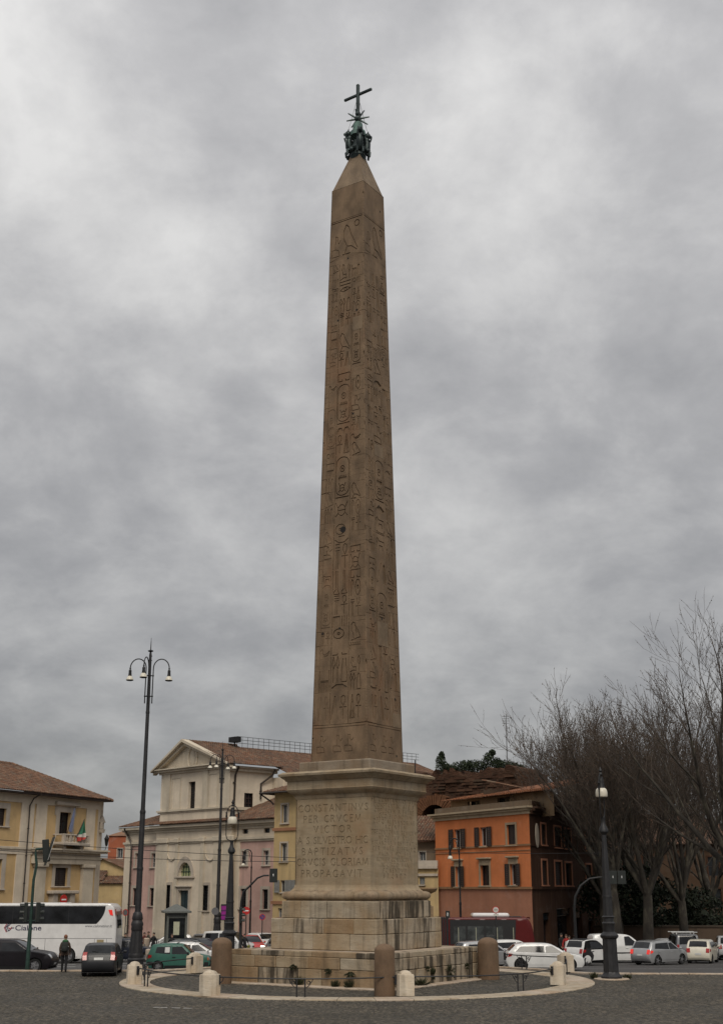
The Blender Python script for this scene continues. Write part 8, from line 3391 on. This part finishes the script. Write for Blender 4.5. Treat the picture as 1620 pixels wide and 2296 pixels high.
# ================================================================== trees and plants
def tree_seg(segs, p, d, length, r, depth, rr, up, spread, maxd, twig):
    """grow one limb as a chain of short pieces and hang its own branches on it"""
    n = 3 if depth >= maxd else 4
    q = p.copy()
    dirv = d.copy()
    pts = [q.copy()]
    rad = [r]
    if depth >= 3:
        r = max(r, 0.019)
    r_end = r * (0.45 if depth < maxd else 0.4)
    for i in range(n):
        dirv = (dirv + Vector((rr.uniform(-1, 1), rr.uniform(-1, 1), rr.uniform(-0.6, 0.6))) * (0.13 + 0.02 * depth) + Vector((0, 0, up))).normalized()
        q = q + dirv * (length / n)
        pts.append(q.copy())
        rad.append(r + (r_end - r) * (i + 1) / n)
    segs.append((pts, rad, depth))
    if depth >= maxd:
        twig.append((pts[-1], dirv))
        twig.append((pts[-2], dirv))
        return
    kids = (4, 4, 4, 3, 3)[depth] if depth < 5 else 3
    for k in range(kids):
        u = 0.22 + 0.78 * (k + rr.random()) / kids
        j = min(n - 1, int(u * n))
        b = pts[j].lerp(pts[j + 1], u * n - j)
        side = Vector((rr.uniform(-1, 1), rr.uniform(-1, 1), rr.uniform(-0.2, 0.5)))
        side = (side - dirv * side.dot(dirv)).normalized()
        nd = (dirv + side * spread * rr.uniform(0.6, 1.25)).normalized()
        rb_ = (r + (r_end - r) * u) * rr.uniform(0.42, 0.62)
        tree_seg(segs, b, nd, length * rr.uniform(0.48, 0.74), rb_, depth + 1, rr, up, spread, maxd, twig)
    tree_seg(segs, pts[-1], dirv, length * 0.6, r_end, depth + 1, rr, up, spread, maxd, twig)


M_BARK = None


def bark():
    m, nt, b = new_mat('plane bark')
    f = nnoise(nt, 1.4, 5, 0.6, (1, 1, 0.5))
    base = nramp(nt, f, [(0.30, (0.018, 0.015, 0.012)), (0.5, (0.042, 0.035, 0.027)), (0.64, (0.10, 0.088, 0.064)), (0.75, (0.03, 0.025, 0.018))])
    nt.links.new(base, b.inputs['Base Color'])
    b.inputs['Roughness'].default_value = 0.9
    nbump(nt, b, f, 0.4, 0.05)
    return m


M_BARK = bark()
M_TWIG = plain('twig bark', (0.060, 0.045, 0.034), 0.9, var=0.3, scale=1.5)
M_DEADL = island('dry leaves and seed balls', [(0.085, 0.055, 0.034), (0.055, 0.038, 0.026), (0.11, 0.075, 0.048)], 0.9)


def tube_np(segs, filt):
    m = MB()
    for pts, rad, dep in segs:
        if filt(dep):
            m.tube(pts, rad, 8 if dep < 2 else (5 if dep < 3 else 3), cap=False)
    return m


def bare_tree(name, lab, base, H, trunk_h, r0, lean, seed, limbs=5, spread=0.55, up=0.10, maxd=4, fan=0.6, tilt=None):
    rr = random.Random(seed)
    t = thing(name, lab, 'tree', base, 0.0, 'bare plane trees along the right side')
    m = MB()
    lean = Vector(lean)
    fork = Vector((lean.x * trunk_h, lean.y * trunk_h, trunk_h))
    tp = [Vector((0, 0, -0.2)), Vector((0, 0, 0.25)), fork * 0.35 + Vector((rr.uniform(-.1, .1), rr.uniform(-.1, .1), 0)), fork * 0.7 + Vector((rr.uniform(-.15, .15), 0, 0)), fork]
    m.tube(tp, [r0 * 1.5, r0 * 1.15, r0 * 0.95, r0 * 0.85, r0 * 0.80], 12)
    m.build('trunk', M_BARK, t, smooth=60)
    segs, twig = [], []
    L0 = (H - trunk_h) * 0.50
    for k in range(limbs):
        a = 2 * PI * (k + rr.uniform(-0.3, 0.3)) / limbs
        fk = fan * (0.35 + 0.95 * ((k * 0.618) % 1.0))
        d = Vector((math.cos(a) * fk, math.sin(a) * fk, 1.0)) + Vector((lean.x, lean.y, 0)) * 1.2
        if tilt is not None:
            d += Vector(tilt)
        tree_seg(segs, fork - Vector((0, 0, rr.uniform(0, 0.5))), d.normalized(), L0 * rr.uniform(0.85, 1.1), r0 * rr.uniform(0.50, 0.68), 0, rr, up, spread, maxd, twig)
    hi = max(p[0][-1].z for p in segs)
    k = (H / hi)
    big = tube_np(segs, lambda d: d < 2)
    b = big.build('limbs', M_BARK, t, smooth=60, recalc=False)
    sm = tube_np(segs, lambda d: d >= 2)
    s = sm.build('crown', M_TWIG, t, recalc=False, kind='stuff')
    lf = MB()
    for p, d in twig:
        for _q in range(2 if rr.random() < 0.75 else 0):
            c = p - d * rr.uniform(0, 0.5) + Vector((rr.uniform(-.06, .06), rr.uniform(-.06, .06), rr.uniform(-.07, .02)))
            s_ = rr.uniform(0.03, 0.065)
            e1 = Vector((rr.uniform(-1, 1), rr.uniform(-1, 1), rr.uniform(-1, 1))).normalized() * s_
            e2 = Vector((rr.uniform(-1, 1), rr.uniform(-1, 1), rr.uniform(-1, 1))).normalized() * s_
            lf.add([c - e1, c + e2, c + e1, c - e2], [(0, 1, 2, 3)])
    l_ = lf.build('dry_leaves', M_DEADL, t, recalc=False, kind='stuff')
    for o in (b, s, l_):
        f = fork
        # bring the crown to its height about the fork
        kk = (H - trunk_h) / (hi - trunk_h)
        o.matrix_local = Matrix.Translation(fork) @ Matrix.Diagonal((kk, kk, kk, 1)) @ Matrix.Translation(-fork)
    return t


TREES = [  # px of foot, Y, px/py of the top, trunk height, radius, lean, label
    (1455, 96, 1480, 1500, 4.5, 0.42, (0.02, 0.0), 'bare plane tree with a forked pale trunk right of the lantern post', 6, 0.50),
    (1388, 95, 1393, 1565, 5.0, 0.34, (-0.05, 0.0), 'slim bare plane tree rising against the side of the orange building', 5, 0.5),
    (1362, 104, 1352, 1545, 4.5, 0.36, (-0.03, 0.05), 'bare plane tree nearest the brick ruin with a wide twiggy crown', 6, 0.36),
    (1530, 104, 1540, 1520, 4.0, 0.40, (0.03, 0.0), 'bare plane tree with low curved limbs behind the cream car', 6, 0.5),
    (1655, 86, 1650, 1335, 6.0, 0.55, (0.0, 0.0), 'tallest bare plane tree leaning in from the right edge', 7, 0.75),
    (1400, 112, 1405, 1575, 4.0, 0.36, (0.0, 0.0), 'bare plane tree standing behind the white van', 5, 0.55),
    (1440, 124, 1440, 1560, 4.0, 0.36, (0.0, 0.0), 'bare plane tree in the back row behind the silver hatchback', 6, 0.6),
    (1375, 126, 1380, 1590, 4.0, 0.34, (0.0, 0.0), 'bare plane tree in the back row straight behind the lantern post', 6, 0.6),
    (1600, 118, 1590, 1560, 4.0, 0.40, (0.0, 0.0), 'far bare plane tree on the right behind the white car', 5, 0.55),
]
for i, (px, Y, tx, ty, th_, r0, lean, lab, limbs, fan) in enumerate(TREES):
    b = at(px, 2120, Y)
    b.z = gz(Y)
    H = at(tx, ty, Y).z - b.z
    bare_tree('plane_tree', lab, b, H, th_, r0, lean, 31 + i * 7, limbs, 0.70, 0.08, 4, fan * 1.3)


def leaf_clump(mb, c, r, n, rr, size=0.16, flat=0.8):
    for _ in range(n):
        v = Vector((rr.gauss(0, 1), rr.gauss(0, 1), rr.gauss(0, 1)))
        v = v.normalized() * (rr.random() ** 0.4)
        p = Vector(c) + Vector((v.x * r[0], v.y * r[1], v.z * r[2]))
        e1 = Vector((rr.uniform(-1, 1), rr.uniform(-1, 1), rr.uniform(-1, 1))).normalized() * size * rr.uniform(0.5, 1.2)
        e2 = Vector((rr.uniform(-1, 1), rr.uniform(-1, 1), rr.uniform(-1, 1))).normalized() * size * rr.uniform(0.3, 0.7)
        mb.add([p - e1, p + e2, p + e1, p - e2], [(0, 1, 2, 3)])


M_LEAF = island('evergreen leaves', [(0.014, 0.024, 0.012), (0.030, 0.044, 0.022), (0.048, 0.062, 0.032), (0.02, 0.032, 0.018)], 0.75, 0.6)
M_LEAFD = island('dark evergreen leaves', [(0.006, 0.010, 0.005), (0.012, 0.018, 0.008), (0.018, 0.024, 0.012)], 0.75, 0.6)
vr = random.Random(77)


def bush(lab, px, py, Y, blobs, n, size=0.11, cat='bush', mat=None, stem=0.6, name='bush', group=None):
    b = at(px, py, Y)
    t = thing(name, lab, cat, b, 0.0, group)
    m = MB()
    for k in range(3):
        m.tube([(0.1 * k - 0.1, 0, -stem), (vr.uniform(-.3, .3), 0, 0.4), (vr.uniform(-.6, .6), vr.uniform(-.3, .3), blobs[0][2] + 0.4)], [0.07, 0.05, 0.02], 5)
    m.build('stem', M_BARK, t)
    m = MB()
    for x, y, z, rx, ry, rz in blobs:
        leaf_clump(m, (x, y, z * 0.85), (rx, ry, rz * 0.9), int(n * 2.2), vr, size)
    m.build('foliage', mat or M_LEAF, t, recalc=False)
    return t


bush('small upright evergreen growing alone on the left of the ruin top', 990, 1728, 121, [(0, 0, 0.5, .7, .6, .6), (-.1, 0, 1.2, .5, .5, .5), (0.0, 0, 1.7, .3, .3, .4), (.5, 0, 0.4, .4, .4, .4)], 170, group='plants on the ruin top')
bush('low round bush at the left of the hedge on the ruin', 1030, 1728, 121, [(0, 0, 0.45, .95, .7, .6), (.6, 0, .6, .7, .6, .6), (-.7, 0, 0.2, .5, .5, .4)], 200, group='plants on the ruin top')
bush('dense rounded bush in the middle of the ruin top', 1065, 1728, 121, [(0, 0, 0.5, 1.0, .7, .7), (.7, 0, .55, .8, .6, .7), (-.6, 0, .5, .7, .6, .65)], 220, group='plants on the ruin top')
bush('tallest feathery bush on the ruin top', 1098, 1726, 121, [(0, 0, 0.7, .9, .7, .8), (-.1, 0, 1.4, .55, .5, .5), (0.25, 0, 1.9, .35, .3, .35), (.6, 0, .8, .6, .5, .6)], 200, group='plants on the ruin top')
bush('bushy evergreen right of the tallest bush on the ruin, near the antenna', 1130, 1726, 121, [(0, 0, 0.5, .9, .6, .6), (.7, 0, .4, .7, .6, .5), (-.5, 0, .6, .6, .5, .55)], 200, group='plants on the ruin top')
bush('low scrub at the right end of the ruin top', 1158, 1724, 121, [(0, 0, 0.25, .7, .5, .4), (.4, 0, .15, .4, .4, .3)], 150, group='plants on the ruin top')
# dark evergreen under the plane trees
b = at(1390, 2120, 106)
b.z = gz(106)
t = thing('evergreen_tree', 'dense dark rounded evergreen under the bare plane trees', 'tree', b)
m = MB()
m.tube([(0, 0, 0), (0.1, 0, 2.0), (0, 0, 4.0)], [0.3, 0.22, 0.15], 8)
m.build('trunk', M_BARK, t)
m = MB()
for _ in range(26):
    leaf_clump(m, (vr.uniform(-3, 3), vr.uniform(-1.5, 1.5), vr.uniform(2.6, 6.2)), (1.3, 1.1, 1.0), 110, vr, 0.24)
m.build('crown', M_LEAFD, t, recalc=False)

for k, (px, Y, n_, hh, lab) in enumerate(((1470, 114, 20, 5.2, 'dark shrubby evergreen behind the silver hatchback'), (1530, 117, 18, 4.6, 'lower dark evergreen behind the grey people carrier'),
                                         (1590, 115, 18, 4.8, 'dark evergreen mass at the far right behind the cream car'), (1345, 118, 16, 5.0, 'dark evergreen between the orange building and the lantern post'))):
    b = at(px, 2120, Y)
    b.z = gz(Y)
    t = thing('evergreen_tree', lab, 'tree', b, 0.0, 'evergreens under the plane trees')
    m = MB()
    m.tube([(0, 0, 0), (0.1, 0, 1.5), (0, 0, 3.0)], [0.2, 0.16, 0.1], 8)
    m.build('trunk', M_BARK, t)
    m = MB()
    for _ in range(n_):
        leaf_clump(m, (vr.uniform(-2.6, 2.6), vr.uniform(-1.2, 1.2), vr.uniform(1.6, hh)), (1.2, 1.0, 0.9), 90, vr, 0.24)
    m.build('crown', M_LEAFD, t, recalc=False)

# wall and hedge behind the parked cars
x0 = at(1330, 2060, 109).x
bw = thing('boundary_wall', 'long dark boundary wall behind the parked cars under the trees', 'wall', Vector((x0, 109, GB)), -0.05)
m = MB()
m.box(0, 60, 0, 0.4, 0, 1.9)
m.build('wall', plaster('dark wall render', (0.10, 0.07, 0.05), dirt=(0.03, 0.025, 0.02), amount=0.8, streak=0.8), bw)
m = MB()
m.box(-0.1, 60, -0.08, 0.48, 1.9, 2.05)
m.build('coping', plaster('wall coping', (0.06, 0.045, 0.034)), bw)
he = MB()
for _ in range(150):
    leaf_clump(he, (vr.uniform(0, 40), vr.uniform(0.6, 1.6), vr.uniform(1.0, 2.9)), (0.9, 0.5, 0.6), 42, vr, 0.24)
he = he.build('hedge', M_LEAFD, None, recalc=False, loc=Vector((x0 + 1.0, 109.2, GB)))
tag(he, 'dark clipped hedge standing behind the boundary wall under the plane trees', 'hedge')
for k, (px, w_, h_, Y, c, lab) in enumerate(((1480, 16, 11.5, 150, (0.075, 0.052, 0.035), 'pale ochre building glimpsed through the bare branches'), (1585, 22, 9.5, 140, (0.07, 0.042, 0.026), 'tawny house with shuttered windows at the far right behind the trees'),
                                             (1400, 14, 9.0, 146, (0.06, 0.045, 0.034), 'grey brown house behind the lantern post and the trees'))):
    b = at(px, 2060, Y)
    h_b = Bld('house', lab, 'house', Vector((b.x - w_ / 2, Y, GB)), -4)
    ws = []
    nc = int(w_ / 3.2)
    for r_ in range(2):
        for c_ in range(nc):
            xa = 1.0 + c_ * (w_ - 1.4) / nc
            ws.append((xa, xa + 1.15, 2.9 + r_ * 3.3, 4.9 + r_ * 3.3))
    m = MB()
    wall(m, rect(0, w_, 0, h_), [hole(w) for w in ws])
    m.box(0, 0.02, 0.02, 9, 0, h_)
    m.box(w_ - 0.02, w_, 0.02, 9, 0, h_)
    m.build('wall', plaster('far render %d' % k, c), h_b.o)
    for w in ws:
        window(h_b.o, w, sur=0.14, bars=(2, 2), fm=M_WOOD, pm=M_GLASS, sm=M_ORA_SHADE, sill=False)
    roof_part(h_b.o, [((-0.6, -0.7, h_), (w_ + 0.6, -0.7, h_), (w_ - 3, 4.5, h_ + 2.0), (3, 4.5, h_ + 2.0))])
